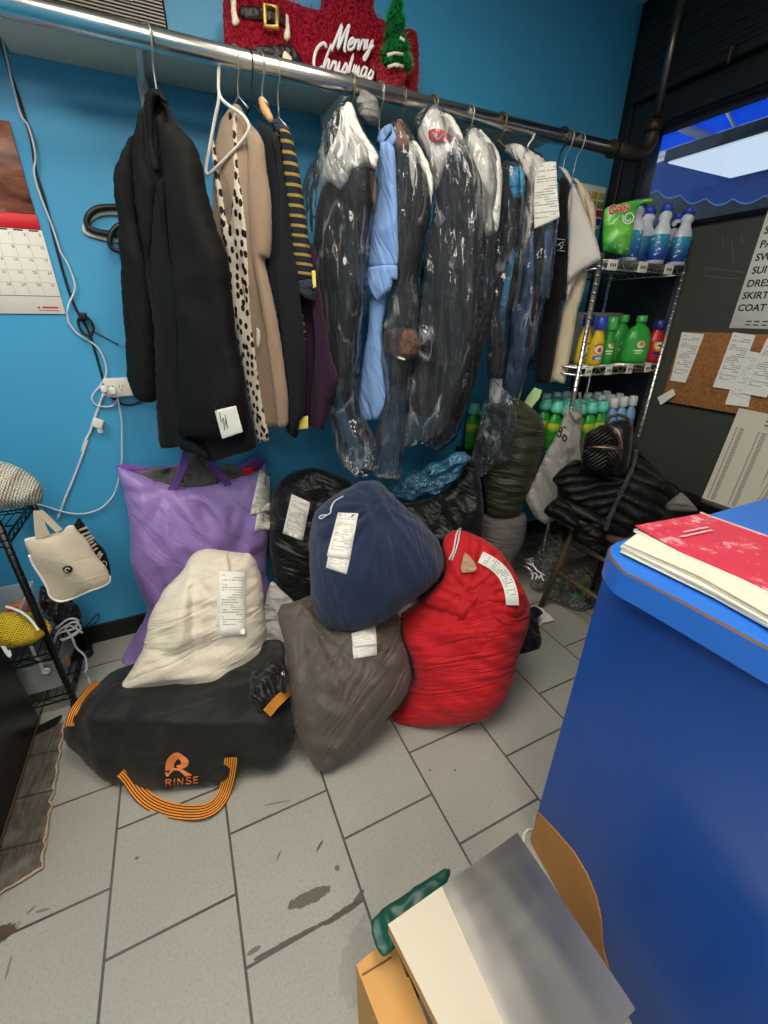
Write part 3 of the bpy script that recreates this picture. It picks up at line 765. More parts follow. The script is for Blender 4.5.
cloth('grey_knit', '8b8984', .9, 400, .6, .5, 20)
cloth('rose_coat', '9c7262', .8, 400, .4, .5, 12)
cloth('white_cape', 'ece8de', .6, 300, .15, .5, 16, var=.03, wdir=1.1, wl=(6, 20), wrinkle=1)
cloth('slate_blue', '4d6490', .7, 500, .3, .5, 12, wdir=1.45, wl=(2, 22), wrinkle=.8)
cloth('jersey_black', '0e0e10', .75, 600, .3, .4, 9, wdir=1.4, wl=(3, 14), wrinkle=.5)
cloth('polo_white', 'e4dcd4', .85, 500, .6, .3, 9, var=.04, wdir=1.2, wl=(3, 12), wrinkle=.5)
cloth('cream_cotton', 'dcccab', .85, 500, .5, .4, 9, var=.05, wdir=1.4, wl=(3, 14), wrinkle=.6)
cloth('bright_blue', '2ea3d8', .5, 300, .2, .5, 16)
t = NT('fur'); v = t.coord(); n1_ = t.noise(t.coord(scale=(1, 1, .35)), 160, 3, .7); n2_ = t.noise(v, 18, 3)
t.bsdf(t.mix(t.ramp(n1_, .35, .65), lin('4a2c20'), lin('a8755a')), .9, 0, .2, t.math('ADD', n1_, n2_), .9, .02, sheen=.3); M['fur'] = t.m
t = NT('spotted_silk'); tc = t.n('ShaderNodeTexCoord'); mp = t.n('ShaderNodeMapping'); t.l(tc.outputs['UV'], mp.inputs[0]); mp.inputs['Scale'].default_value = (50, 29, 1); mp.inputs['Rotation'].default_value = (0, 0, .25)
vo = t.n('ShaderNodeTexVoronoi', voronoi_dimensions='2D'); t.l(mp.outputs[0], vo.inputs['Vector']); vo.inputs['Scale'].default_value = 1; vo.inputs['Randomness'].default_value = .75
dots = t.math('LESS_THAN', vo.outputs['Distance'], .31)
t.bsdf(t.mix(dots, lin('ded3bf'), lin('121113')), .6, 0, .3, t.noise(t.coord(), 14, 4), .4, .02); M['spotted_silk'] = t.m
t = NT('striped_knit'); tc = t.n('ShaderNodeTexCoord'); u_, v_, _ = t.sep(tc.outputs['UV'])
fr_ = t.math('FRACT', t.math('ADD', t.math('MULTIPLY', v_, 38), t.math('MULTIPLY', u_, 4.0)))
st = t.math('LESS_THAN', fr_, .31)
t.bsdf(t.mix(st, lin('23262f'), lin('9c8440')), .9, 0, .2, t.noise(t.coord(), 300, 2), .3, .01); M['striped_knit'] = t.m
LK, SOFT = .42, .4
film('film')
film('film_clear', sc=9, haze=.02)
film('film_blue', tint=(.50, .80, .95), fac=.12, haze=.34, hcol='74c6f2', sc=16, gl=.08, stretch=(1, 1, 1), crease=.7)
printed('ticket', 'f1ede2', '2b2b2e', 26, 26, .1, .56)
printed('ticket_faint', 'f3efe6', '6a6a70', 22, 22, .12, .5)

def gp(px, alpha):
    q = onY(px, RY); a = math.radians(alpha)
    return PL(Vector((q.x, RY, RZ)), Vector((-math.cos(a), -math.sin(a), 0)))
def hook(pl, neck, wire, label, mat, r=.0020, arms=.08, kind='wire_hanger', twist=False, drop=.05, group=None):
    """a hanger: hook over the rail, neck, and a sloping shoulder bar inside the garment"""
    d, P = pl.e1, pl.P
    dg = d; d = Vector((math.sin(.25), -math.cos(.25), 0)); s_ = (RR+r+.001)/abs(d.y)
    t_ = thing(kind, label, 'hanger', (P.x, P.y, neck), group)
    pts = []
    for i in range(15):
        a = math.radians(-35+i*(215+0)/14); pts.append(P + d*(-s_*math.cos(a)) + Vector((0, 0, (RR+r+.001)*math.sin(a)*1.0)))
    e_ = pts[-1]
    pts += [P + d*(s_*.75) + Vector((0, 0, -.03)), P + d*(s_*.15) + Vector((0, 0, -.055)), Vector((P.x, P.y, neck))]
    MB().tube(spline(pts, False, 3), r, 8).build('hook', mat, t_)
    d = dg; mb = MB(); N_ = Vector((P.x, P.y, neck))
    A1 = N_ + d*arms*.38 + Vector((0, 0, -arms*.36)); A2 = N_ - d*arms*.38 + Vector((0, 0, -arms*.36))
    mb.tube([A2, N_+Vector((0, 0, .002)), A1], r*1.25, 8); mb.build('shoulder_bar', mat, t_)
    return t_
T_ = 'clothes hangers on the rail'

# 1 ---- black suit jacket
p = gp((150, 50), 50)
j = thing('suit_jacket', 'black suit jacket hanging leftmost on the rail with a white tag at its cuff', 'jacket', tuple(p.P))
hook(p, 1.985, 0, 'metal hanger holding up the black suit jacket, leftmost on the rail', 'steel_wire', .003, .08, 'coat_hanger', group=T_)
inflate('torso', p, O(('A', [(165,262),(150,300),(140,420),(150,600),(165,845)]), ('B', [(170,200),(178,400),(190,606),(250,603),(305,622),(358,652),(430,630),(505,603),(472,430),(432,260),(405,0)]), ('A', [(440,700),(405,560),(392,470),(350,380),(300,320),(262,245),(236,196),(207,186),(183,215)])),
        'suit_deep', .03, .035, .04, j, wr=[folds_v(9, 1.2, 0.0150, 1), folds_v(20, 3, 0.0060, 2)])
q = p.off(.028)
inflate('left_front', q, O(('A', [(152,256),(170,270),(182,340),(188,480),(212,520),(232,560),(215,640),(196,845)]), ('B', [(165,0),(175,180),(186,400),(192,600),(205,604),(190,560),(182,430),(168,200),(160,60)]), ('A', [(160,800),(130,600),(118,440),(135,330)])),
        'suit_black', .018, .012, .03, j, wr=[folds_v(10, 2, 0.0090, 3)])
inflate('left_sleeve', p.off(.008), O(('A', [(150,262),(128,345),(98,430),(70,495),(66,560),(74,700),(82,845)]), ('B', [(72,0),(84,180),(89,360),(108,430),(130,453),(178,458),(182,380),(172,180),(160,0)]), ('A', [(158,700),(150,560),(140,430)])),
        'suit_black', .035, .035, .03, j, wr=[folds_v(12, 3, 0.0120, 4), ridge(7, 9, .006, 5)])
inflate('right_front', q.off(.008), O(('A', [(240,260),(262,330),(262,560),(275,845)]), ('B', [(240,0),(252,200),(258,400),(254,560),(300,575),(350,610),(358,650),(300,622),(252,602),(246,400),(236,150),(222,0)]), ('A', [(235,700),(220,560),(236,505),(226,400),(214,300)])),
        'suit_black', .02, .012, .025, j, wr=[folds_v(10, 2, 0.0075, 6)])
inflate('right_sleeve', q.off(.02), O(('A', [(268,300),(310,328),(360,388),(395,480),(404,560),(440,700),(490,845)]), ('B', [(432,260),(462,400),(466,470),(470,545),(385,572),(320,568),(252,557),(258,400),(250,200),(236,0)]), ('A', [(275,845),(262,640),(250,470),(244,380),(252,325)])),
        'suit_black', .045, .04, .035, j, wr=[folds_v(11, 2, 0.0150, 7), ridge(5, 7, .006, 8)])
lp_ = inflate('lapel', q.off(.022), O(('A', [(183,215),(206,188),(236,196),(266,240),(268,256),(250,246),(222,222),(206,262),(208,400),(236,500),(212,520),(194,474),(186,350),(180,260)])), 'suit_black', .012, .008, .012, j)
inflate('collar', q.off(.004), O(('A', [(178,215),(190,196),(208,182),(238,190),(264,232),(268,256),(240,240),(215,232),(200,300),(188,400),(178,300)])), 'suit_black', .02, .02, .015, j)
tp = q.off(.085)
ptag = inflate('paper_tag', tp, O(('B', [(364,480),(436,464),(460,552),(390,575)])), 'paper', .0015, .0015, .01, j, smooth_outline=False); ptag['label'] = 'white paper tag pinned to the cuff'
mb = MB(); mb.tube([tp.off(.004).at(x_) for x_ in O(('B', [(382,488),(388,520),(394,505),(398,545),(402,510),(408,540),(400,495)]))], .0011, 5); mb.tube([tp.off(.004).at(x_) for x_ in O(('B', [(362,462),(372,484)]))], .0016, 5)
mb.build('pen_mark', 'ink', ptag)

# 2 ---- spotted blouse on a white plastic hanger
p = gp((218, 48), 45)
h = thing('plastic_hanger', 'bare white plastic hanger hooked on the rail holding the spotted blouse', 'hanger', tuple(p.P), T_)
hp = [p.at(x_) for x_ in O(('A', [(432,66),(440,28),(452,22),(458,60),(456,130),(456,195),(468,228),(500,256),(545,286),(570,322),(568,352),(540,395),(486,452),(430,506),(414,516),(407,490),(420,420),(440,310),(455,238),(458,212)]))]
MB().tube(spline(hp, False, 4), .0046, 10).build('hook', 'white_plastic', h)
b = thing('blouse', 'cream blouse with black spots hanging from the white plastic hanger', 'blouse', tuple(p.P))
inflate('bodice', p.off(-.012), O(('A', [(426,384),(440,378),(458,500),(495,715),(512,560),(508,285),(526,280),(540,450),(572,730),(578,845)]), ('B', [(482,0),(495,230),(520,450),(545,574),(505,586),(490,520),(455,340),(428,200),(412,0)]), ('A', [(470,760),(442,560)])),
        'spotted_silk', .012, .012, .012, b, wr=[folds_v(16, 2, 0.0150, 9), folds_v(40, 5, 0.0060, 10)], s=.0075)
inflate('care_label', p.off(.012), O(('B', [(498,215),(512,222),(514,262),(505,285),(498,270)])), 'paper', .001, .001, .01, b)['label'] = 'small white care label'

# 3 ---- beige cardigan
p = gp((234, 55), 45)
c_ = thing('cardigan', 'beige knitted cardigan hanging just behind the spotted blouse', 'cardigan', tuple(p.P))
hook(p, 2.03, 0, 'twisted wire hanger holding the beige cardigan', 'steel_wire', group=T_)
inflate('body', p.off(-.012), O(('A', [(520,236),(498,268),(460,322),(440,420),(436,640),(446,845)]), ('B', [(440,200),(470,420),(520,535),(545,540),(600,528),(598,420),(570,240),(525,0)]), ('A', [(640,760),(630,600),(610,420),(580,330),(545,252)])),
        'beige_knit', .028, .028, .03, c_, wr=[folds_v(12, 1.5, 0.0150, 11)])
inflate('sleeve', p.off(.012), O(('A', [(560,300),(600,340),(626,384),(636,480),(655,600),(660,760),(652,845)]), ('B', [(527,0),(560,150),(582,280),(602,440),(602,530),(572,536),(560,420),(530,200),(500,60),(482,0)]), ('A', [(580,845),(572,600),(572,430),(556,340)])),
        'beige_knit', .022, .02, .02, c_, wr=[folds_v(16, 2, 0.0120, 12)])
inflate('neck_opening', p.off(.02), O(('A', [(496,270),(512,300),(512,440),(500,560),(492,440),(486,330)])), 'suit_deep', .002, .002, .01, c_)

# 4 ---- charcoal sweater
p = gp((248, 58), 45)
c_ = thing('sweater', 'charcoal knitted sweater hanging between the beige cardigan and the striped polo', 'sweater', tuple(p.P))
hook(p, 2.02, 0, 'black twisted wire hanger holding the charcoal sweater', 'black_metal', group=T_)
inflate('body', p.off(-.01), O(('A', [(602,296),(640,320),(684,368),(700,450),(722,600),(748,845)]), ('B', [(640,130),(660,300),(656,470),(632,572),(600,556),(585,500),(600,420),(575,240),(540,150),(522,0)]), ('A', [(640,800),(650,640),(632,400),(606,340)])),
        'charcoal_knit', .024, .024, .025, c_, wr=[folds_v(14, 1.6, 0.0135, 13)])
inflate('sleeve', p.off(.014), O(('A', [(660,340),(688,376),(702,470),(722,620),(748,845)]), ('B', [(628,0),(645,150),(662,320),(655,480),(620,560),(605,545),(600,420),(582,240),(570,100),(564,0)]), ('A', [(690,845),(690,640),(676,460),(660,390)])),
        'charcoal_knit', .018, .016, .02, c_, wr=[folds_v(16, 2, 0.0090, 14)])

# 5 ---- striped polo on a wooden hanger
p = gp((259, 60), 45)
h = hook(p, 2.04, 0, 'wooden hanger with a metal hook holding the striped polo', 'steel_wire', .0028, .05, 'wooden_hanger', group=T_)
inflate('wooden_arm', p.off(-.004), O(('A', [(608,222),(622,213),(634,218),(650,258),(668,300),(656,330),(630,300),(612,262)])), 'wood_light', .011, .011, .012, h)
s_ = thing('polo_shirt', 'navy and gold striped polo hanging from the wooden hanger', 'shirt', tuple(p.P))
inflate('body', p.off(-.022), O(('R', [(440,110),(462,125),(476,200),(490,400),(512,560),(528,640),(526,750),(505,770),(480,700),(462,500),(445,250)])), 'striped_knit', .018, .018, .02, s_, wr=[folds_v(16, 2, 0.0090, 15)])
inflate('sleeve', p.off(.006), O(('R', [(462,126),(480,124),(494,150),(510,230),(530,380),(546,490),(548,512),(505,520),(488,410),(474,260)])), 'striped_knit', .02, .02, .02, s_, wr=[folds_v(18, 3, 0.0075, 16)])
inflate('sleeve_hem', p.off(.008), O(('R', [(505,512),(549,505),(550,568),(530,562),(508,546)])), 'navy_knit', .022, .02, .015, s_)
inflate('collar', p.off(.0), O(('A', [(658,312),(684,300),(706,322),(722,346),(712,362),(706,380),(690,372),(672,345)])), 'navy_knit', .02, .02, .012, s_)
inflate('yellow_tag', p.off(.034), O(('R', [(540,487),(552,485),(555,532),(543,535)])), 'yellow_tag', .001, .001, .01, s_, smooth_outline=False)['label'] = 'narrow yellow tag on the sleeve hem'

# 6 ---- plum garment
p = gp((275, 64), 42)
g_ = thing('plum_trousers', 'dark plum trousers hanging behind the striped polo with a yellow slip at the hem', 'trousers', tuple(p.P))
hook(p, 2.0, 0, 'thin wire hanger holding the plum trousers', 'steel_wire', group=T_)
inflate('leg', p.off(-.02), O(('R', [(478,300),(500,420),(512,560),(505,700),(496,870),(520,895),(540,880),(552,700),(546,560),(528,380),(505,250)])), 'plum', .02, .02, .02, g_, wr=[folds_v(14, 2, 0.0120, 17)])
inflate('leg', p.off(.0), O(('R', [(520,420),(540,540),(550,700),(536,880),(572,897),(592,830),(612,770),(590,700),(566,560),(548,420)])), 'plum', .022, .02, .02, g_, wr=[folds_v(14, 2, 0.0120, 18)])
ysl = inflate('yellow_slip', p.off(.05), O(('B', [(615,505),(667,496),(668,540),(614,546)])), 'yellow_tag', .001, .001, .01, g_, smooth_outline=False); ysl['label'] = 'yellow slip pinned at the hem'
mb = MB(); mb.tube([p.off(.054).at(x_) for x_ in O(('B', [(622,520),(632,508),(630,524),(640,510),(650,506)]))], .0012, 5); mb.build('pen_mark', 'ink', ysl)

# ---- garments in film
def bag(p, label, film_px, name='garment_bag', mat='film', front=.04, back=.035, seed=0, L=.035, **k):
    f = thing(name, label, 'garment bag', tuple(p.P))
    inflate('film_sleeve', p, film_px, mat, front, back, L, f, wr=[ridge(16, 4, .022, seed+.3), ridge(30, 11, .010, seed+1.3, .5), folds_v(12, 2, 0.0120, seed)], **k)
    return f
def cape(parent, p, px, name='paper_cape', seed=0, front=.02):
    return inflate(name, p, px, 'white_cape', front, .012, .03, parent, wr=[ridge(14, 5, .012, seed+.1, .2), folds_v(24, 6, 0.0090, seed)])

# 7 dark suit under a paper cape
p = gp((350, 90), 38)
g_ = thing('suit', 'dark suit under a white paper cape in the leftmost clear garment bag', 'suit', tuple(p.P))
hook(p, 2.05, 0, 'doubled brass wire hanger over the leftmost garment bag', 'brass_wire', .003, group=T_)
inflate('jacket', p, O(('C', [(215,180),(260,230),(310,330),(332,480),(305,640),(292,853)]), ('D', [(280,100),(260,260),(235,400),(232,480),(190,480),(135,400),(85,250),(64,0)]), ('C', [(58,700),(72,560),(112,420),(150,280)])), 'dark_suit', .03, .03, .03, g_, wr=[folds_v(14, 2, 0.0210, 21), ridge(12, 5, .006, 22)])
inflate('trousers', p.off(-.005), O(('D', [(170,380),(235,400),(238,500),(270,620),(290,640),(300,700),(270,720),(220,640),(178,500)])), 'dark_suit', .015, .015, .02, g_, wr=[folds_v(18, 3, 0.0090, 23)])
cape(g_, p.off(.036), O(('C', [(205,88),(228,105),(264,205),(320,290),(337,325),(325,382),(280,372),(226,382),(205,430),(178,476),(150,455),(120,438),(84,480),(76,470),(110,360),(150,240),(188,120)])), seed=24)
inflate('brown_lining', p.off(.02), O(('C', [(295,385),(322,390),(332,480),(322,560),(300,500)])), 'edge_brown', .008, .005, .02, g_)
bag(p.off(.008), 'leftmost clear plastic garment bag, over the dark suit with a white paper cape', O(('C', [(195,85),(228,88),(290,220),(345,310),(338,430),(322,560),(300,700),(292,853)]), ('D', [(284,100),(262,250),(250,420),(256,560),(300,620),(328,700),(315,800),(280,850),(215,800),(168,690),(142,560),(150,470),(98,350),(68,150),(50,0)]), ('C', [(28,853),(34,600),(55,410),(110,310),(158,170)])), front=.085, back=.045, seed=1)
# knotted grey cloth on the rail
p = gp((372, 97), 40)
gc = inflate('grey_scarf', p.off(.045), O(('C', [(258,52),(285,44),(315,62),(335,85),(340,130),(332,185),(300,198),(262,165),(244,140),(250,100)])), 'grey_knit', .035, .02, .02, None, wr=[ridge(30, 30, .018, 25)])
tag(gc, 'grey knitted scarf knotted over the rail above the pale blue shirt', 'scarf')

# 8 pale blue shirt
p = gp((379, 96), 36)
s_ = thing('blue_shirt', 'pale blue shirt hanging uncovered between two clear garment bags', 'shirt', tuple(p.P))
hook(p, 2.0, 0, 'thin wire hanger holding the pale blue shirt', 'steel_wire', group=T_)
inflate('body', p.off(.0), O(('C', [(330,300),(380,275),(405,320),(416,450),(420,620),(416,800)]), ('D', [(395,0),(372,60),(352,240),(380,390),(382,480),(342,592),(262,608),(232,590),(250,480),(270,330),(290,200),(295,60)]), ('C', [(290,800),(305,640),(330,500)])), 'blue_shirt', .013, .013, .03, s_, wr=[folds_v(22, 1.6, 0.0210, 26)])
slv = inflate('sleeve', p.off(.026), O(('C', [(340,268),(388,256),(410,300),(417,450),(421,620),(414,790),(292,798),(290,770),(302,640),(330,510),(345,400)])), 'blue_shirt', .018, .012, .03, s_, wr=[folds_v(18, 3, 0.0120, 27), ridge(10, 8, .008, 28, .7)])
inflate('cuff', p.off(.036), O(('C', [(290,796),(415,788),(417,853)]), ('D', [(398,0),(388,44),(330,92),(300,62),(290,0)])), 'blue_shirt', .014, .012, .02, slv, wr=[ridge(14, 14, .006, 29)])
inflate('collar', p.off(.022), O(('C', [(340,216),(362,192),(384,184),(396,210),(380,236),(356,272),(334,276),(326,246)])), 'blue_shirt', .006, .006, .012, s_)
inflate('collar', p.off(.032), O(('C', [(380,184),(392,182),(414,236),(412,262),(396,284),(366,288),(350,276),(372,252),(390,226)])), 'blue_shirt', .008, .006, .012, s_)

# 9 coat with fur cuff
p = gp((401, 98), 36)
g_ = thing('coat', 'dark coat with a brown fur cuff in a clear garment bag', 'coat', tuple(p.P))
hook(p, 2.04, 0, 'brass wire hanger holding the coat with the fur cuff', 'brass_wire', group=T_)
inflate('body', p, O(('C', [(410,300),(440,240),(500,262),(545,380),(560,500),(540,650),(497,853)]), ('D', [(500,60),(482,200),(480,330),(455,470),(400,470),(385,330),(385,205),(402,0)]), ('C', [(428,853),(420,500)])), 'dark_coat', .028, .028, .03, g_, wr=[folds_v(14, 2, 0.0180, 30)])
inflate('collar', p.off(.02), O(('C', [(412,172),(432,163),(456,192),(482,255),(460,300),(425,310),(402,280)])), 'rose_coat', .02, .02, .015, g_)
FUR = inflate('fur_cuff', p.off(.03), O(('D', [(376,212),(430,200),(490,208),(505,262),(496,318),(450,348),(398,318),(372,300),(362,262)])), 'fur', .045, .03, .03, g_, wr=[ridge(60, 60, .008, 31)])
inflate('white_lining', p.off(.078), O(('D', [(398,318),(450,334),(448,346),(420,340)])), 'paper', .003, .003, .01, g_)
cape(g_, p.off(.034), O(('C', [(462,260),(500,262),(548,350),(572,440),(560,540),(540,420),(500,350),(486,470),(468,420)])), 'tissue_cape', 32, .008)
bag(p.off(.01), 'clear plastic garment bag over the coat with the fur cuff, tail hanging straight down', O(('C', [(425,163),(480,200),(522,290),(562,380),(572,500),(547,650),(505,853)]), ('D', [(512,30),(508,250),(484,400),(458,560),(448,700),(436,850),(380,848),(320,838),(330,720),(345,600),(372,480),(366,350),(358,250),(388,120),(405,0)]), ('C', [(418,853),(420,600),(416,450),(402,300),(400,220)])), front=.075, back=.04, seed=3)

# 10 black jacket, cape with red print
p = gp((432, 108), 36)
g_ = thing('puffy_jacket', 'black jacket under a white cape printed with a red mark', 'jacket', tuple(p.P))
hook(p, 2.07, 0, 'brass wire hanger over the cape with the red mark', 'brass_wire', .0028, group=T_)
inflate('body', p, O(('C', [(640,345),(690,340),(740,420),(768,560)]), ('D', [(768,80),(738,220),(690,410),(640,552),(560,592),(465,572),(485,420),(515,0)]), ('C', [(500,853),(530,750),(580,560),(604,420)])), 'dark_coat', .035, .03, .035, g_, wr=[folds_v(12, 2, 0.0180, 33), ridge(9, 10, .010, 34)])
inflate('sleeve', p.off(.03), O(('E', [(60,245),(95,262),(140,330),(162,470),(170,560),(152,768),(60,768),(40,600),(25,450),(38,330)])), 'dark_coat', .03, .02, .03, g_, wr=[folds_v(14, 3, 0.0120, 35)])
cp_ = cape(g_, p.off(.03), O(('C', [(568,105),(600,128),(650,150),(700,238),(692,290),(640,330),(604,420),(580,476),(560,420),(545,340),(500,242),(530,170)])), seed=36, front=.03)
tr2 = bvh(cp_)
hr = O(('C', [(546,214),(575,204),(602,206),(630,222),(646,240),(640,260),(605,268),(570,270),(548,252)]))
rp = inflate('red_print', p.off(.064), hr, 'red_print', .002, .002, .01, g_); rp['label'] = 'red rounded print with a pale V on the cape'
mb = MB(); mb.ribbon([p.off(.0675).at(x_) for x_ in O(('C', [(566,222),(588,256),(618,226)]))], [p.e1*.004]*3, .001, [p.n]*3); mb.build('pale_mark', 'white_cape', rp)
inflate('diamond_patch', p.off(.075), O(('C', [(600,548),(628,595),(590,640),(562,595)])), 'grey_knit', .002, .002, .01, g_, smooth_outline=False)['label'] = 'grey diamond shaped patch'
bag(p.off(.012), 'clear plastic garment bag over the jacket under the cape with the red mark', O(('C', [(562,100),(620,115),(702,235),(760,360)]), ('P', [(484,180),(487,240),(484,310),(468,385),(452,425),(440,440),(405,448),(408,420),(420,330),(424,280)]), ('C', [(540,740),(585,540),(560,400),(498,240)])), front=.085, back=.04, seed=4)

# 11 quilted navy coat under a cape
p = gp((468, 118), 34)
g_ = thing('quilted_coat', 'navy quilted coat under a plain white paper cape, bunched in blue film at its hem', 'coat', tuple(p.P))
hook(p, 2.07, 0, 'wire hanger over the plain white paper cape', 'steel_wire', group=T_)
inflate('body', p, O(('E', [(150,250),(210,240),(245,400),(250,560),(240,768)]), ('F', [(236,20),(205,150),(172,300),(132,430),(92,520),(50,560),(5,560),(40,460),(70,330),(80,150),(95,0)]), ('E', [(105,700),(130,520)])), 'denim_navy', .035, .03, .035, g_, wr=[folds_v(12, 2, 0.0150, 37), ridge(8, 14, .012, 38)])
cape(g_, p.off(.036), O(('E', [(165,102),(196,110),(250,170),(272,222),(282,300),(263,505),(176,535),(160,470),(145,340),(130,240),(132,150)])), seed=39, front=.03)
bag(p.off(.012), 'clear plastic garment bag over the navy quilted coat, just left of the sky blue tag', O(('E', [(160,98),(200,106),(255,168),(280,222),(285,300),(270,520),(250,768)]), ('F', [(240,60),(212,180),(178,310),(138,440),(100,540),(40,585),(0,580)]), ('P', [(425,445),(436,400),(448,340)]), ('E', [(95,768),(130,560),(138,400),(126,200)])), front=.085, back=.04, seed=5)
pb = p.off(.02)
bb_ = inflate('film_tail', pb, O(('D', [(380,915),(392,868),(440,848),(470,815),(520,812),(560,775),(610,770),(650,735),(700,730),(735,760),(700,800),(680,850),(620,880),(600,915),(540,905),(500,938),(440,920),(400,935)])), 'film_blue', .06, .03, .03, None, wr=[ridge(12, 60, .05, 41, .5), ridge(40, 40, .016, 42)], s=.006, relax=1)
tag(bb_, 'bright blue crumpled end of plastic film bunched above the navy laundry bag', 'plastic film')

# 12 blue garment with blue tag
p = gp((500, 125), 34)
g_ = thing('garment', 'navy and bright blue garment with a sky blue tag in clear film', 'garment', tuple(p.P))
hook(p, 2.06, 0, 'brass clip hanger holding the garment with the sky blue tag', 'brass_wire', .0026, group=T_)
inflate('body', p, O(('E', [(285,260),(350,270),(362,380),(356,450),(338,640),(320,768)]), ('F', [(300,60),(290,200),(278,296),(230,300),(236,150),(215,0)]), ('E', [(215,700),(250,520),(272,380)])), 'denim_navy', .03, .03, .03, g_, wr=[folds_v(16, 3, 0.0180, 43)])
inflate('blue_panel', p.off(.03), O(('E', [(318,560),(330,600),(312,700),(300,768)]), ('F', [(292,60),(284,170),(272,150),(268,30)]), ('E', [(275,740),(298,620)])), 'bright_blue', .012, .008, .015, g_, wr=[folds_v(24, 5, 0.0120, 44)])
inflate('blue_tag', p.off(.05), O(('E', [(303,262),(338,250),(360,275),(362,300),(355,376),(318,382),(302,330)])), 'bright_blue', .008, .006, .015, g_, wr=[ridge(20, 20, .004, 45)])['label'] = 'sky blue tag of crumpled film'
inflate('white_hem', p.off(.0), O(('F', [(232,300),(278,300),(268,396),(225,392)])), 'white_cape', .01, .01, .02, g_)
bag(p.off(.012), 'clear plastic garment bag with a sky blue tag showing at the top', O(('E', [(280,235),(350,245),(370,300),(365,450),(345,640),(328,768)]), ('F', [(305,60),(298,200),(285,305),(225,310),(215,500),(160,640),(150,630),(205,420),(225,200),(210,0)]), ('E', [(205,700),(245,500),(268,350)])), front=.075, back=.04, seed=6)

# 13 cape with receipt
p = gp((530, 132), 34)
g_ = thing('dress_shirt', 'slate blue shirt under a white cape with a long printed receipt stapled on', 'shirt', tuple(p.P))
h = thing('plastic_hanger', 'white plastic hook showing above the cape with the printed receipt', 'hanger', tuple(p.P), T_)
MB().tube(spline([p.at(x_) for x_ in O(('E', [(378,118),(386,104),(398,106),(402,124),(394,150),(378,172),(374,195),(380,215)]))], False, 4), .004, 8).build('hook', 'white_plastic', h)
inflate('body', p, O(('E', [(330,200),(430,230),(480,470),(482,560),(455,768)]), ('F', [(430,0),(395,190),(345,370),(312,380),(278,300),(300,150),(308,0)]), ('E', [(335,768),(352,600),(372,400)])), 'slate_blue', .03, .03, .03, g_, wr=[folds_v(20, 2, 0.0210, 46)])
inflate('dark_sleeve', p.off(.02), O(('E', [(395,490),(440,480),(450,560),(432,768)]), ('F', [(420,30),(385,180),(350,200),(370,60),(378,0)]), ('E', [(385,700),(395,600)])), 'dark_suit', .02, .015, .02, g_, wr=[folds_v(20, 2, 0.0120, 47)])
cape(g_, p.off(.03), O(('E', [(288,168),(318,162),(360,172),(432,214),(452,240),(440,330),(396,490),(372,560),(352,700),(340,768)]), ('F', [(330,30),(312,60),(316,0)]), ('E', [(325,740),(345,560),(362,420),(372,310),(330,240),(285,205)])), seed=48, front=.025)
rc = inflate('receipt', p.off(.068), O(('E', [(400,300),(418,248),(440,236),(486,232),(492,340),(501,452),(450,476),(398,498),(394,400)])), 'ticket', .002, .002, .01, g_, smooth_outline=False, wr=[folds_v(8, 4, 0.0090, 49)])
me = rc.data; ul = me.uv_layers[0]; us = [d.uv[0] for d in ul.data]; vs_ = [d.uv[1] for d in ul.data]; a0, a1, b0_, b1_ = min(us), max(us), min(vs_), max(vs_)
for d in ul.data: d.uv = ((d.uv[0]-a0)/(a1-a0), (d.uv[1]-b0_)/(b1_-b0_))
rc['label'] = 'long white printed receipt'
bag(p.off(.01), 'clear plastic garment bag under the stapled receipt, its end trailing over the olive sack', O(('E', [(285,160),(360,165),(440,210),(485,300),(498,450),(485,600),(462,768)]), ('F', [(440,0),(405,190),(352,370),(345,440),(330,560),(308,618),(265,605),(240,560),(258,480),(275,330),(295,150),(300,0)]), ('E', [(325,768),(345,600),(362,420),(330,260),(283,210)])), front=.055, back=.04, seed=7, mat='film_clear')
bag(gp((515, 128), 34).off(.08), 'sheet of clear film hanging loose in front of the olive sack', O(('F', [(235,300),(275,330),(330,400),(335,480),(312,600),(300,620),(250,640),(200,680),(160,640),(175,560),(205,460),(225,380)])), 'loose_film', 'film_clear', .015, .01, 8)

# 14 black jersey, 15 white polo, 16 cream trousers
p = gp((560, 148), 34)
g_ = thing('track_jacket', 'black track jacket with a small white sleeve mark, next to the white polo', 'jacket', tuple(p.P))
hook(p, 1.98, 0, 'black plastic hanger holding the black track jacket', 'black_plastic', .0035, kind='coat_hanger', group=T_)
inflate('body', p.off(-.012), O(('E', [(498,296),(540,308),(532,400),(532,560),(526,768)]), ('F', [(512,0),(492,150),(462,318),(400,312),(408,200),(440,0)]), ('E', [(470,640),(488,450)])), 'jersey_black', .03, .025, .03, g_, wr=[folds_v(16, 2, 0.0150, 50)])
lpz = inflate('logo_patch', p.off(.028), O(('E', [(486,530),(521,534),(520,584),(484,580)])), 'suit_deep', .004, .002, .01, g_, smooth_outline=False)
mb = MB()
for a_ in ([(488,533),(519,537)], [(487,577),(518,581)], [(488,560),(500,550),(515,545)], [(495,552),(505,568),(512,552)], [(498,572),(510,566)]): mb.tube([p.off(.0335).at(x_) for x_ in O(('E', a_))], .0014, 5)
mb.build('sleeve_mark', 'white_plastic', lpz)
inflate('green_slip', p.off(.04), O(('F', [(358,395),(378,362),(402,334),(433,346),(424,376),(390,418)])), 'green_tag', .0015, .0015, .01, g_, smooth_outline=False)['label'] = 'pale green paper slip hanging at the hem'
p = gp((566, 148), 30)
g_ = thing('polo_shirt', 'off-white polo shirt with one short sleeve facing out, near the elbow of the rail', 'shirt', tuple(p.P))
hook(p, 2.0, 0, 'wire hanger holding the off-white polo shirt', 'steel_wire', group=T_)
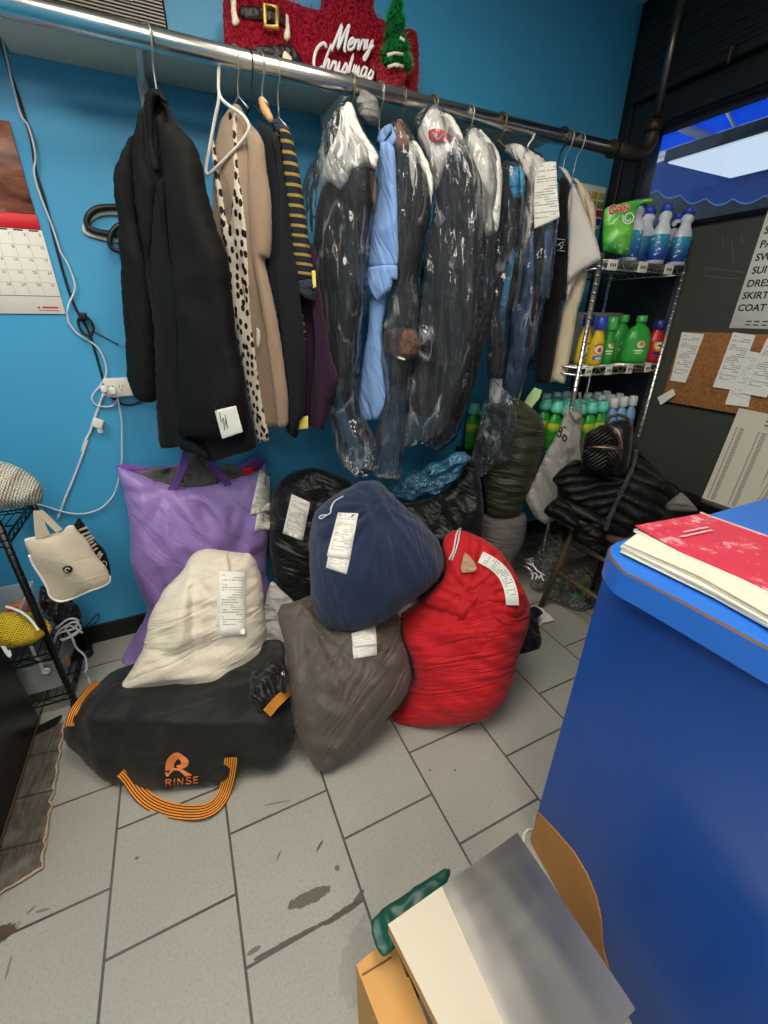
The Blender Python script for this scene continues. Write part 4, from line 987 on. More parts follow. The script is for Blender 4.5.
inflate('body', p.off(-.006), O(('E', [(492,258),(520,264),(548,310),(590,410),(600,500),(580,640),(530,768)]), ('F', [(510,40),(520,0)]), ('E', [(528,640),(530,500),(520,400),(540,330),(505,290)])), 'polo_white', .022, .02, .025, g_, wr=[folds_v(14, 2, 0.0120, 51)])
inflate('sleeve', p.off(.016), O(('E', [(548,314),(570,350),(602,430),(640,530),(661,608),(640,625),(580,662),(526,710),(530,560),(535,430)])), 'polo_white', .028, .02, .03, g_, wr=[folds_v(12, 3, 0.0105, 52)])
inflate('collar', p.off(.012), O(('E', [(490,258),(506,254),(528,268),(550,310),(540,335),(520,300)])), 'polo_white', .014, .012, .012, g_)
p = gp((577, 150), 30)
g_ = thing('cream_shirt', 'cream cotton shirt hanging last on the rail, behind the off-white polo', 'shirt', tuple(p.P))
hook(p, 1.99, 0, 'wire hanger holding the cream shirt, last on the rail', 'steel_wire', group=T_)
inflate('body', p.off(-.006), O(('E', [(548,296),(575,306),(610,350),(636,405),(640,470),(622,600),(600,700),(584,768)]), ('F', [(570,40),(545,190),(520,322),(480,316),(453,316),(480,180),(510,20)]), ('E', [(540,700),(570,560),(580,430)])), 'cream_cotton', .025, .025, .03, g_, wr=[folds_v(16, 2, 0.0150, 53)])
inflate('sleeve', p.off(.018), O(('E', [(590,360),(625,395),(640,440),(638,500),(620,570),(610,480)])), 'cream_cotton', .015, .012, .02, g_)
# ================================================================== laundry bags on the floor
LK, SOFT = 1.0, .85
cloth('purple_satin', '987cbf', .36, 900, .1, .3, 9, spec=.45, var=.05, wdir=.9, wl=(2.5, 9), wrinkle=.55)
cloth('cream_cloth', 'e6dbc6', .8, 800, .35, .3, 11, var=.03, wdir=-.2, wl=(2.5, 13), wrinkle=.75)
cloth('duffel_black', '0d0d0c', .5, 1200, .25, .35, 9, spec=.4, wdir=-.3, wl=(3, 9), wrinkle=.5)
cloth('nylon_black', '0b0b0b', .42, 700, .15, .7, 13, spec=.45, wdir=.5, wl=(4, 12), wrinkle=1)
cloth('navy_cotton', '1f2f4c', .85, 700, .5, .45, 12, sheen=.2, wdir=1.3, wl=(3, 14), wrinkle=.8)
cloth('brown_nylon', '5a5047', .5, 800, .2, .25, 11, spec=.4, wdir=-.8, wl=(2, 13), wrinkle=1.0)
cloth('red_cotton', 'c3101c', .65, 700, .3, .3, 11, spec=.3, var=.08, wdir=-.3, wl=(2.2, 16), wrinkle=1.0)
cloth('red_smooth', 'c3101c', .6, 700, .3, .5, 10, spec=.3, var=.08, wdir=1.35, wl=(3, 10), wrinkle=.6)
cloth('tan_cloth', 'c49a78', .8, 500, .4, .3, 12)
cloth('olive_nylon', '30321f', .5, 700, .2, .7, 12, spec=.4, wdir=.1, wl=(2, 18), wrinkle=1.3)
cloth('grey_sack', '66615d', .7, 600, .3, .4, 10)
cloth('white_sack', 'dcdad4', .6, 600, .2, .7, 16)
cloth('fleece_grey', '55524f', .95, 130, 1.2, .7, 18, sheen=.2)
cloth('silver_tote', 'a39c96', .45, 800, .2, .7, 13, spec=.45, wdir=1.2, wl=(4, 14), wrinkle=1)
cloth('canvas_white', 'd8ccb6', .85, 900, .5, .2, 8, var=.04, wrinkle=.2)
def quilted(name, col, rough, spec, ku, period, dist, chev=False):
    """padded cloth: stitched channels by UV, soft creases"""
    t = NT(name); tc = t.n('ShaderNodeTexCoord'); u, v, _ = t.sep(tc.outputs['UV'])
    if chev: u = t.math('ABSOLUTE', u)
    w = t.math('ADD', v, t.math('MULTIPLY', u, ku)); w = t.math('ADD', w, t.math('MULTIPLY', t.noise(t.coord(), 9, 2), .0 if chev else .03))
    s_ = t.math('ABSOLUTE', t.math('SINE', t.math('MULTIPLY', w, math.pi/period))); s_ = t.math('POWER', s_, .6)
    h = t.math('ADD', s_, t.math('MULTIPLY', t.noise(t.coord(), 26, 4), .12 if chev else .5))
    t.bsdf(lin(col), rough, 0, spec, h, 1.0, dist); M[name] = t.m
quilted('puffer', '12110f', .55, .35, .30, .052, .022)
quilted('puffer_cross', '12110f', .55, .35, -.45, .046, .022)
cloth('leather_black', '0a0a0a', .35, 500, .15, .15, 12, spec=.5, wrinkle=.15)
quilted('leather_chevron', '0b0b0b', .3, .5, 1.0, .019, .012, True)
cloth('dark_cloth', '0c0e16', .8, 500, .5, .6, 16)
cloth('strap_purple', '7650a4', .5, 700, .2, .5, 14)
t = NT('orange_strap'); tc = t.n('ShaderNodeTexCoord'); u_, v_, _ = t.sep(tc.outputs['UV'])
st = t.math('LESS_THAN', t.math('FRACT', t.math('MULTIPLY', u_, 6)), .55)
t.bsdf(t.mix(st, lin('1d1714'), lin('ea9530')), .75, 0, .3, t.math('FRACT', t.math('MULTIPLY', v_, 260)), .2, .003); M['orange_strap'] = t.m
plain('orange_print', 'd9793a', .6)
def P_(px, **k):
    (a, v), = k.items(); return {'X': onX, 'Y': onY, 'Z': onZ}[a](px, v)
def receipt(parent, tree, quad, pl, mat='ticket', lift=.006, second=None, label=None):
    o = patch('receipt_tag', tree, quad, mat, parent, lift, 4, 8, pl)
    if label: o['label'] = label
    if second:
        s_ = patch('receipt_slip', tree, second, mat, o, lift-.003, 3, 4, pl)
    return o

# purple tote
pl = facing((-.08, 1.835, 0), 0, 4)
b = thing('tote_bag', 'big purple satin tote stuffed with grey fleece, leaning on the blue wall', 'tote bag', (-.08, 1.80, 0))
pb = inflate('body', pl, O(('G', [(22,112),(70,120),(130,140),(200,168),(270,184),(340,190),(400,184),(460,172),(560,150),(636,122),(668,90),(674,200),(682,380),(668,540),(690,640),(708,740),(716,840),(700,939)]), ('P', [(268,672),(215,690),(160,690),(122,663)]), ('G', [(75,875),(125,790),(150,720),(112,620),(82,500),(76,340),(48,220)])),
        'purple_satin', .15, .10, .12, b, s=.0135, zmin=.002, wr=[ridge(9, 5, .022, 1, .5), ridge(18, 7, .010, 2, -.5), radial(-.05, .78, 5, .05, .45, 3), folds_v(5, 5, .02, 1)])
tree = bvh(pb)
rim_b = inflate('back_rim', pl.off(-.055), O(('G', [(22,112),(60,98),(140,108),(240,110),(330,96),(430,104),(540,112),(570,92),(615,68),(665,86),(672,110),(640,160),(500,200),(340,215),(140,180),(60,140)])), 'strap_purple', .012, .01, .02, b, wr=[ridge(14, 10, .010, 4)])
flc = inflate('fleece_contents', pl.off(-.03), O(('G', [(110,145),(180,118),(290,112),(322,76),(350,56),(400,58),(440,110),(520,100),(560,130),(570,170),(460,220),(340,230),(220,210),(130,170)])), 'fleece_grey', .045, .02, .03, b, wr=[ridge(22, 22, .03, 5), folds_v(8, 8, .02, 2)])
inflate('red_cloth', pl.off(-.0), O(('G', [(560,130),(585,112),(612,112),(622,128),(600,150),(570,152)])), 'red_cotton', .012, .01, .02, flc, wr=[ridge(30, 30, .01, 5)])
def strap(name, pts, w, mat, parent, tree, pl, lift=.006, th=.003, closed=False, ups=None, sub=5, smooth=0):
    """a flat strap lying along a line of points on (or off) a surface; ups gives how far each point stands off it"""
    c3, n3 = [], []
    for i, p_ in enumerate(pts):
        h, n_ = hit(tree, p_, pl) if tree else (pl.at(p_), pl.n)
        if pl is not None and (h-pl.at(p_)).length > .3: h, n_ = pl.at(p_), pl.n
        d = (EYE-h).normalized(); c3.append(h + d*(lift+(ups[i] if ups else 0))); n3.append(d)
    c3 = spline(c3, False, sub)
    for _ in range(smooth): c3 = [c3[0]] + [(a_+b_*2+c_)/4 for a_, b_, c_ in zip(c3, c3[1:], c3[2:])] + [c3[-1]]
    cen, side, nn = [], [], []
    for i, c_ in enumerate(c3):
        t_ = (c3[min(i+1, len(c3)-1)]-c3[max(i-1, 0)]).normalized(); n_ = (EYE-c_).normalized()
        s_ = t_.cross(n_).normalized(); cen.append(c_); side.append(s_*w/2); nn.append(n_.normalized())
    return MB().ribbon(cen, side, th, nn).build(name, mat, parent)
strap('handle', O(('G', [(248,245),(262,215),(290,165),(312,110),(324,60),(334,30)])), .030, 'strap_purple', b, None, pl.off(.045), .004)
strap('handle', O(('G', [(392,30),(405,60),(430,105),(465,145),(492,168),(510,215)])), .030, 'strap_purple', b, None, pl.off(.045), .004)
receipt(b, tree, O(('G', [(640,122),(682,160),(682,300),(596,322)])), pl, second=O(('G', [(630,300),(684,290),(682,382),(616,388)])), label='long printed receipt at the right edge')

# cream drawstring bag
pl = facing((-.09, 1.335, .155), -2, 28)
b = thing('laundry_bag', 'cream cotton laundry bag sitting on the black duffel in front of the purple tote', 'laundry bag', tuple(pl.P))
cb_ = inflate('body', pl, O(('G', [(345,488),(395,463),(440,460),(500,470),(560,476),(602,482),(628,522),(652,600),(662,720),(670,800),(672,900)]), ('P', [(268,640),(258,672),(247,688),(205,690),(160,690),(120,690)]), ('G', [(85,980),(130,900),(150,830),(164,750),(198,690),(230,632),(300,562)])),
        'cream_cloth', .15, .10, .10, b, s=.010, wr=[radial(.02, .47, 9, .05, .42, 1), ridge(5, 16, .016, 2, -.2), ridge(9, 28, .008, 3, -.25), folds_v(6, 6, .02, 4)])
tree = bvh(cb_)
strap('drawstring', O(('G', [(498,482),(506,520),(512,562)])), .010, 'cream_cloth', b, tree, pl, .006)
receipt(b, tree, O(('G', [(464,560),(576,562),(580,834),(470,836)])), pl, lift=.012, second=O(('G', [(460,640),(500,640),(500,796),(454,792)])), label='long white printed receipt')

# black bag behind, navy bag, brown bag, red bag
pl = facing((.36, 1.74, 0), 12, 6)
b = thing('laundry_bag', 'black nylon laundry bag against the wall between the purple tote and the navy bag', 'laundry bag', (.36, 1.74, 0))
k_ = inflate('body', pl, O(('H', [(180,114),(260,105),(340,130),(392,160),(420,230),(400,400),(380,600),(300,700),(200,720),(110,640),(88,520),(70,400),(78,220),(120,150)])), 'nylon_black', .12, .11, .10, b, s=.011, zmin=.002, wr=[radial(.02, .74, 8, .04, .4, 5), ridge(12, 8, .018, 6, .4)])
receipt(b, bvh(k_), O(('H', [(160,207),(231,240),(203,388),(125,358)])), pl, label='crumpled printed receipt on its front')
pl = facing(P_((284, 612), Y=1.62), 10, 20)
b = inflate('paper_sack', pl, [(270,582),(282,590),(296,604),(302,625),(290,650),(272,652),(262,625)], 'white_sack', .03, .03, .03, None, wr=[ridge(20, 20, .014, 7)])
tag(b, 'white plastic sack peeping out between the purple tote and the brown bag', 'sack')

pl = facing(P_((375, 560), Y=1.27), 22, 36)
b = thing('laundry_bag', 'navy blue cotton laundry bag heaped on top between the black and red bags', 'laundry bag', tuple(pl.P))
k_ = inflate('body', pl, O(('H', [(330,212),(415,164),(462,156),(500,160),(540,200),(600,260),(680,330),(730,398),(748,460),(736,520),(690,572),(600,640),(500,710),(400,736),(310,732),(260,692),(232,620),(227,500),(224,380),(250,272)])),
        'navy_cotton', .17, .11, .12, b, s=.0095, wr=[radial(.03, .20, 7, .05, .36, 8), ridge(16, 4, .014, 9, .35), folds_v(6, 6, .02, 5)])
tree = bvh(k_)
receipt(b, tree, O(('H', [(338,278),(416,282),(384,460),(294,446)])), pl, second=O(('H', [(300,446),(384,458),(370,516),(291,490)])), label='long printed receipt pinned on the left')
sp = [hit(tree, x_, pl) for x_ in O(('H', [(360,218),(342,228),(325,240),(314,262),(312,280),(296,290),(276,304),(268,298),(280,290),(300,288)]))]
MB().tube(spline([h+n_*.004 for h, n_ in sp], False, 4), .0028, 7).build('drawstring', 'cord_white', b)

pl = facing((.225, .935, 0), 13, 42)
b = thing('laundry_bag', 'taupe brown nylon laundry bag slumped in front below the navy bag', 'laundry bag', tuple(pl.P))
k_ = inflate('body', pl, O(('I', [(50,214),(86,204),(150,180),(250,160),(330,190),(362,250),(362,290),(376,330),(390,400),(370,452),(300,540),(232,610),(185,642),(160,651),(138,640),(118,600),(80,520),(70,400),(58,310),(41,252)])),
        'brown_nylon', .14, .13, .10, b, s=.011, zmin=.002, wr=[radial(-.05, .60, 9, .06, .55, 10), lambda u, v: -.42*max(0, v-.30), ridge(6, 18, .018, 11, -.75), ridge(12, 30, .008, 12, -.7), folds_v(6, 6, .015, 6)])
receipt(b, bvh(k_), O(('I', [(234,290),(296,268),(299,320),(238,326)])), pl, lift=.008, second=O(('I', [(236,322),(298,308),(300,346),(240,355)])), label='short printed receipt under the navy bag')

pl = facing(P_((450, 722), Z=0), 36, 34)
b = thing('laundry_bag', 'bright red cotton laundry bag with a drawn neck, rightmost on the floor', 'laundry bag', tuple(pl.P))
k_ = inflate('body', pl, O(('M', [(258,292),(300,270),(350,280),(420,312),(480,360),(540,450),(592,560),(592,640),(576,700),(546,780),(530,850),(500,930)]), ('I', [(600,490),(560,515),(500,524),(420,533),(350,528),(331,512),(365,460),(388,410),(384,360),(362,300),(357,255)]), ('M', [(84,600),(180,530),(240,470),(250,440),(243,340)])),
        'red_cotton', .16, .14, .12, b, s=.0115, zmin=.002, wr=[radial(.0, .55, 9, .05, .40, 13), ridge(3.5, 22, .016, 14, -.28), ridge(8, 40, .006, 15, -.25), folds_v(6, 6, .02, 7)])
tree = bvh(k_)
k2 = inflate('gathered_neck', pl.off(.10), O(('M', [(252,300),(300,275),(350,286),(420,318),(480,368),(545,462),(582,570),(500,690),(462,722),(400,690),(330,650),(240,600),(170,560),(250,455),(246,360)])), 'red_smooth', .055, .03, .05, b, s=.010, wr=[radial(.02, .48, 11, .06, .40, 16), ridge(14, 14, .012, 17)])
tree = bvh(k_, k2)
def blob(name, px, tree, pl, mat, parent, lift=.002, th=.006):
    h0 = [hit(tree, q_, pl) for q_ in px]; c_ = sum((h for h, _ in h0), Vector())/len(h0); nn = (EYE-c_).normalized(); c_ = EYE-nn*min((EYE-h).length for h, _ in h0)
    return inflate(name, PL(c_+nn*lift, nn), px, mat, th, .003, .02, parent)
blob('pale_lining', O(('M', [(332,362),(352,374),(376,404),(384,428),(372,442),(345,446),(320,444),(316,420),(324,392)])), tree, pl, 'tan_cloth', b, .012, .004)['label'] = 'pale cloth showing in the opening'
rc = strap('receipt_tag', O(('M', [(396,382),(432,398),(470,424),(500,462),(514,505),(521,540),(522,572)])), .046, 'ticket', b, tree, pl, .022, .0015, smooth=30)
L_ = max(d.uv[1] for d in rc.data.uv_layers[0].data)
for d in rc.data.uv_layers[0].data: d.uv = (d.uv[0], 1-d.uv[1]/L_)
rc['label'] = 'printed receipt curving down the right side'
for o_ in ((0, 0), (9, 3)):
    sp = [hit(tree, x_, pl) for x_ in O(('M', [(276+o_[0],392+o_[1]),(290+o_[0],360),(298+o_[0],320),(304+o_[0],290),(314+o_[0]*.5,270)]))]
    MB().tube(spline([h+n_*.006 for h, n_ in sp], False, 4), .0032, 7).build('drawstring', 'cord_white', b)

# duffel
SOFT = .5
pl = facing((-.15, 1.045, 0), 27, 50)
b = thing('duffel_bag', 'black duffel bag with orange striped straps and an orange logo, lying on the tiles', 'duffel bag', tuple(pl.P))
k_ = inflate('body', pl, O(('J', [(42,284),(62,243),(128,132),(172,84),(244,56),(320,30),(440,20),(560,10),(625,-10),(660,0),(668,70),(682,150),(701,268),(690,310),(660,352),(630,374),(562,372),(520,400),(480,420),(400,428),(300,432),(230,422),(172,412),(120,370),(85,330)])),
        'duffel_black', .10, .12, .10, b, s=.011, zmin=.002, wr=[lambda u, v: .075*max(0, 1-abs(v-.20)/.11), lambda u, v: -.55*max(0, v-.27), ridge(6, 8, .020, 18, .3), ridge(14, 6, .010, 19, -.4), folds_v(4, 5, .02, 8)])
tree = bvh(k_)
kn = inflate('gathered_end', pl.off(.09), O(('J', [(572,92),(592,84),(606,98),(620,60),(650,50),(668,80),(676,150),(640,200),(610,232),(585,228),(572,190),(566,140)])), 'nylon_black', .05, .03, .03, b, wr=[ridge(30, 18, .02, 20)])
tree2 = bvh(k_, kn)
hp = O(('J', [(206,372),(222,388),(240,415),(262,445),(300,472),(350,488),(400,492),(440,490),(478,470),(500,430),(512,380),(516,334)]))
c3 = []
for i, q_ in enumerate(hp):
    if i < 2 or i > 8: h, n_ = hit(tree, q_, pl); c3.append(h+(EYE-h).normalized()*.006)
    else:
        g_ = onZ(q_, .012+.012*math.sin(i*1.1)); c3.append(g_)
c3 = spline(c3, False, 5)
for _ in range(14): c3 = [c3[0]] + [(a_+b_*2+c_)/4 for a_, b_, c_ in zip(c3, c3[1:], c3[2:])] + [c3[-1]]
sd, nn = [], []
for i, c_ in enumerate(c3):
    t_ = (c3[min(i+1, len(c3)-1)]-c3[max(i-1, 0)]).normalized(); v_ = (EYE-c_).normalized(); v_ = (v_+Vector((0, 0, .4))).normalized()
    sd.append(t_.cross(v_).normalized()*.021); nn.append(v_)
MB().ribbon(c3, sd, .003, nn).build('handle', 'orange_strap', b)
strap('side_strap', O(('J', [(140,122),(118,142),(92,175),(72,205),(60,245)])), .036, 'orange_strap', b, tree, pl, .012)
strap('side_strap', O(('J', [(682,138),(664,156),(640,180),(616,208)])), .034, 'orange_strap', b, tree2, pl, .012)
h, n_ = hit(tree2, O(('J', [(660,97)]))[0], pl); T4 = Matrix.Translation(h+n_*.004) @ n_.to_track_quat('Z', 'Y').to_matrix().to_4x4()
MB().lathe([(.005, 0), (.010, 0), (.011, .002), (.009, .004), (.005, .003), (.005, 0)], 16, M4=T4).build('eyelet', 'chrome', b)
# striped R logo and name
def on_bag(px, lift=.004):
    h, n_ = hit(tree, px, pl); return h+(EYE-h).normalized()*lift, n_
mb = MB()
def stroke(pts, w, lift=.005):
    c3 = [on_bag(q_, lift) for q_ in pts]; cs = spline([c_ for c_, _ in c3], False, 4); sd, nn = [], []
    for i, c_ in enumerate(cs):
        t_ = (cs[min(i+1, len(cs)-1)]-cs[max(i-1, 0)]).normalized(); v_ = (EYE-c_).normalized(); sd.append(t_.cross(v_).normalized()*w/2); nn.append(v_)
    mb.ribbon(cs, sd, .001, nn)
for k in range(5):
    f = k/4
    stroke(O(('J', [(330+f*20,372-f*2),(332+f*19,350+f*2),(342+f*16,332+f*9),(360+f*4,322+f*14),(380-f*9,332+f*8),(392-f*17,346+f*2),(386-f*16,360-f*3),(366-f*6,366-f*8)])), .0042)
for k in range(4):
    f = k/3; stroke(O(('J', [(344+f*10,366+f*2),(364+f*10,368+f*2),(380+f*9,380-f*2),(386+f*16,388-f*3)])), .0042)
stroke(O(('J', [(330,376),(334,386),(342,376),(350,370)])), .006)
mb.build('logo', 'orange_print', b)['label'] = 'orange striped letter R logo'
mb = MB(); L_ = {'R': [[(0,0),(0,1)],[(0,1),(.6,1),(.75,.78),(.6,.52),(0,.5)],[(.35,.5),(.75,0)]], 'I': [[(.1,0),(.1,1)]], 'N': [[(0,0),(0,1)],[(0,1),(.7,0)],[(.7,0),(.7,1)]],
    'S': [[(.7,.9),(.5,1),(.15,1),(0,.78),(.15,.55),(.6,.45),(.72,.22),(.55,0),(.15,0),(0,.1)]], 'E': [[(.65,0),(0,0),(0,1),(.65,1)],[(0,.5),(.55,.5)]]}
x_ = 330.0; dx, dy = 1.0, -.10
for ch, adv in zip('RINSE', (22, 12, 23, 22, 20)):
    for seg in L_[ch]:
        pts = [(x_+a*19, 415-(x_-330)*.10-a*1.9-b_*17) for a, b_ in seg]
        c3 = [on_bag(q_)[0] for q_ in O(('J', pts))]
        mb.tube(c3, .0019, 5)
    x_ += adv
mb.build('lettering', 'orange_print', b)['label'] = 'orange block lettering under the logo'

SOFT = .85
# black bag behind the red one, olive sack on a grey sack
pl = facing(P_((445, 520), Y=1.60), 34, 12)
b = thing('laundry_bag', 'black slouching bag standing behind the red bag, below the hanging film', 'laundry bag', (pl.P.x, pl.P.y, 0))
inflate('body', pl, O(('M', [(60,190),(150,160),(240,130),(310,50),(345,20),(395,60),(412,200),(410,330),(430,520),(330,640),(180,620),(80,380)])), 'nylon_black', .10, .09, .09, b, s=.011, zmin=.002, wr=[ridge(14, 6, .022, 21, .5), ridge(9, 14, .014, 22)])
strap('strap', O(('M', [(240,145),(255,185),(275,230),(300,270)])), .028, 'suit_deep', b, None, pl.off(.11), .004)
pl = facing(P_((506, 560), Y=1.52), 42, 8)
b = inflate('grey_sack', pl, O(('M', [(400,225),(480,205),(570,205),(580,262),(566,330),(532,390),(520,480),(470,560),(400,560),(385,400)])), 'grey_sack', .12, .12, .10, None, zmin=.002, wr=[folds_v(8, 4, .014, 9)])
tag(b, 'smooth grey sack standing on the floor under the olive sack', 'sack')
pl = facing(P_((512, 470), Y=1.58), 42, 6)
b = inflate('olive_sack', pl, O(('F', [(205,440),(235,395),(290,385),(345,380),(402,420),(440,470),(442,560),(405,680),(368,760),(350,822),(290,842),(220,822),(206,740),(190,650),(160,610),(178,500)])), 'olive_nylon', .13, .12, .10, None, s=.010, wr=[ridge(3, 20, .022, 23, .12), ridge(8, 34, .008, 24, .1), folds_v(6, 6, .015, 10)])
tag(b, 'plump olive green sack sitting on the grey sack under the garment rail', 'sack')

# navy rag and white paper on the floor
b = inflate('dark_rag', PL(P_((533, 640), Z=.02), (-.2, -.3, .9)), O(('M', [(555,660),(575,600),(600,578),(630,590),(645,604),(622,625),(628,660),(637,705),(630,742),(590,762),(545,776),(540,720)])), 'dark_cloth', .035, .02, .03, None, zmin=.001, wr=[ridge(16, 16, .02, 25)])
tag(b, 'small dark navy cloth dropped on the tiles beside the red bag', 'cloth')
b = inflate('scrap_paper', PL(P_((541, 620), Z=.012), (0, -.1, 1)), O(('r', [(170,250),(235,262),(262,290),(305,334),(262,342),(240,346),(216,365),(210,330),(222,300)])), 'paper', .002, .002, .01, None, zmin=.001, wr=[ridge(14, 14, .014, 26)], smooth_outline=False)
tag(b, 'torn scrap of white paper on the tiles by the dark navy cloth', 'paper')
# ================================================================== left wire rack and what hangs on it
LX0, LX1, LY0, LY1 = -1.25, -.612, 1.62, 1.96
rk = thing('wire_rack', 'black wire rack with round posts in the corner at the left edge', 'rack', ((LX0+LX1)/2, (LY0+LY1)/2, 0))
for x_, y_ in ((LX1, LY0), (LX1, LY1), (LX0, LY0), (LX0, LY1)):
    mb = MB(); mb.tube([(x_, y_, .0), (x_, y_, .83)], .0115, 12)
    for k in range(30): mb.tube([(x_, y_, .03+k*.0265), (x_, y_, .034+k*.0265)], .0126, 12)
    mb.lathe([(.016, 0), (.018, .012), (.012, .03)], 12, M4=Matrix.Translation((x_, y_, 0))); mb.lathe([(.0125, 0), (.010, .012), (.001, .014)], 12, M4=Matrix.Translation((x_, y_, .83)))
    mb.build('post', 'black_metal', rk)
for z_ in (.775, .285, .075):
    mb = MB()
    for a_, b_ in (((LX0, LY0), (LX1, LY0)), ((LX0, LY1), (LX1, LY1)), ((LX0, LY0), (LX0, LY1)), ((LX1, LY0), (LX1, LY1))):
        mb.tube([(*a_, z_), (*b_, z_)], .004, 6); mb.tube([(*a_, z_-.028), (*b_, z_-.028)], .004, 6)
        n_ = 14; A2, B2 = Vector((*a_, 0)), Vector((*b_, 0))
        mb.tube([A2.lerp(B2, i/n_)+Vector((0, 0, z_-(.028 if i % 2 else 0))) for i in range(n_+1)], .0025, 5)
    for k in range(1, 26): x_ = LX0+(LX1-LX0)*k/26; mb.tube([(x_, LY0, z_+.004), (x_, LY1, z_+.004)], .002, 5)
    for y_ in (LY0+.11, LY0+.23): mb.tube([(LX0, y_, z_), (LX1, y_, z_)], .003, 5)
    mb.build('wire_shelf', 'black_metal', rk)
LK, SOFT = 1.0, .9
t = NT('waffle_knit'); tc = t.n('ShaderNodeTexCoord'); u_, v_, _ = t.sep(tc.outputs['UV'])
kn_ = t.math('MULTIPLY', t.math('SINE', t.math('MULTIPLY', u_, 700)), t.math('SINE', t.math('MULTIPLY', v_, 420)))
t.bsdf(t.mix(t.ramp(kn_, -.8, .5), lin('8f8a7e'), lin('d9d3c4')), .9, 0, .2, t.math('ADD', kn_, t.noise(t.coord(), 12, 3)), .6, .006); M['waffle_knit'] = t.m
t = NT('yellow_mesh'); tc = t.n('ShaderNodeTexCoord'); u_, v_, _ = t.sep(tc.outputs['UV'])
kn_ = t.math('MULTIPLY', t.math('SINE', t.math('MULTIPLY', u_, 620)), t.math('SINE', t.math('MULTIPLY', v_, 620)))
t.bsdf(t.mix(t.ramp(kn_, -.7, .2), lin('8a6c10'), lin('f0cf2c')), .6, 0, .4, kn_, .6, .004); M['yellow_mesh'] = t.m
pl = facing(P_((20, 490), Y=1.70), -20, 35)
tag(inflate('knit_blanket', pl, O(('L', [(-150,90),(-60,75),(0,80),(50,92),(108,120),(150,160),(161,200),(148,232),(100,242),(40,250),(-20,262),(-150,262)])), 'waffle_knit', .06, .04, .05, None, wr=[ridge(7, 14, .022, 1, .6), folds_v(12, 12, .015, 2)], zmin=.785),
    'folded off-white waffle knit blanket lying on top of the black wire rack', 'blanket')
# canvas tote
tb = thing('tote_bag', 'white canvas tote with a black lettered side hanging off the black wire rack', 'tote bag', tuple(P_((70, 560), Y=1.66)))
pl = facing(P_((60, 560), Y=1.585), -8, 4)
tbk = inflate('back_panel', pl.off(-.045), O(('O', [(290,205),(330,150),(345,150),(400,232),(480,350),(545,410),(592,520),(602,640),(500,690),(350,600),(250,400)])), 'suit_black', .01, .01, .02, tb)
tf = inflate('body', pl, O(('O', [(-143,335),(-60,310),(20,300),(60,294),(130,280),(190,265),(240,215),(290,212),(330,262),(400,330),(440,400),(500,490),(560,560),(600,640),(596,700),(520,750),(440,775),(320,828),(220,868),(160,872),(100,850),(62,800),(55,760),(9,672),(-60,560),(-100,460)])), 'canvas_white', .022, .022, .03, tb, wr=[ridge(6, 3, .014, 3, .4), folds_v(8, 8, .012, 4)])
tree = bvh(tf)
MB().tube(spline([hit(tree, x_, pl)[0] for x_ in O(('O', [(-92,470),(-55,556),(14,664),(62,750),(74,800),(108,842),(162,864),(220,860),(320,822),(440,768),(520,742),(590,700),(594,650)]))], False, 4), .0038, 7).build('piping', 'paper', tb)
MB().tube(spline([hit(tree, x_, pl)[0] for x_ in O(('O', [(-130,345),(-60,322),(20,312),(120,292),(190,276),(240,228),(285,222)]))], False, 4), .003, 7).build('top_hem', 'paper', tb)
mb = MB()
for a_, b_ in (((335,258),(402,232)), ((352,300),(425,272)), ((385,328),(440,300)), ((398,352),(462,318)), ((412,378),(455,350)), ((432,405),(480,372)), ((455,430),(492,408)), ((488,480),(515,440)), ((505,500),(530,455))):
    c_ = [pl.off(-.028).at(x_) for x_ in O(('O', [a_, b_]))]; s_ = (c_[1]-c_[0]).cross(pl.n).normalized()*.0035
    mb.ribbon(c_, [s_]*2, .002, [pl.n]*2)
q = [pl.off(-.028).at((40+(545+24*math.cos(a))/8.533, 500+(548+26*math.sin(a))/8.533)) for a in [i*math.pi/5 for i in range(10)]]
mb.tube(q, .002, 5, closed=True); mb.build('lettering', 'canvas_white', tb)['label'] = 'pale block lettering on the black side'
for pts in ([(-5,330),(-15,230),(-20,150),(-25,90)], [(60,310),(20,230),(-5,150),(-20,95)], [(165,265),(100,200),(40,140),(-10,95)]):
    strap('handle', O(('O', pts)), .020, 'canvas_white', tb, None, pl.off(.012), .002)
h, n_ = hit(tree, O(('O', [(238,588)]))[0], pl); T4 = Matrix.Translation(h+n_*.001) @ n_.to_track_quat('Z', 'Y').to_matrix().to_4x4()
MB().lathe([(.001, .005), (.013, .005), (.0145, .002), (.013, -.003)][::-1], 20, M4=T4).build('badge', 'black_plastic', tb); bdg = C.objects['badge'] if 'badge' in C.objects and C.objects['badge'].parent == tb else [o for o in tb.children if o.name.startswith('badge')][0]
mb = MB(); mb.tube([T4 @ Vector((.007*math.cos(a), .007*math.sin(a), .0055)) for a in [i*math.pi/6 for i in range(10)]], .0011, 5); mb.build('badge_mark', 'white_plastic', bdg)
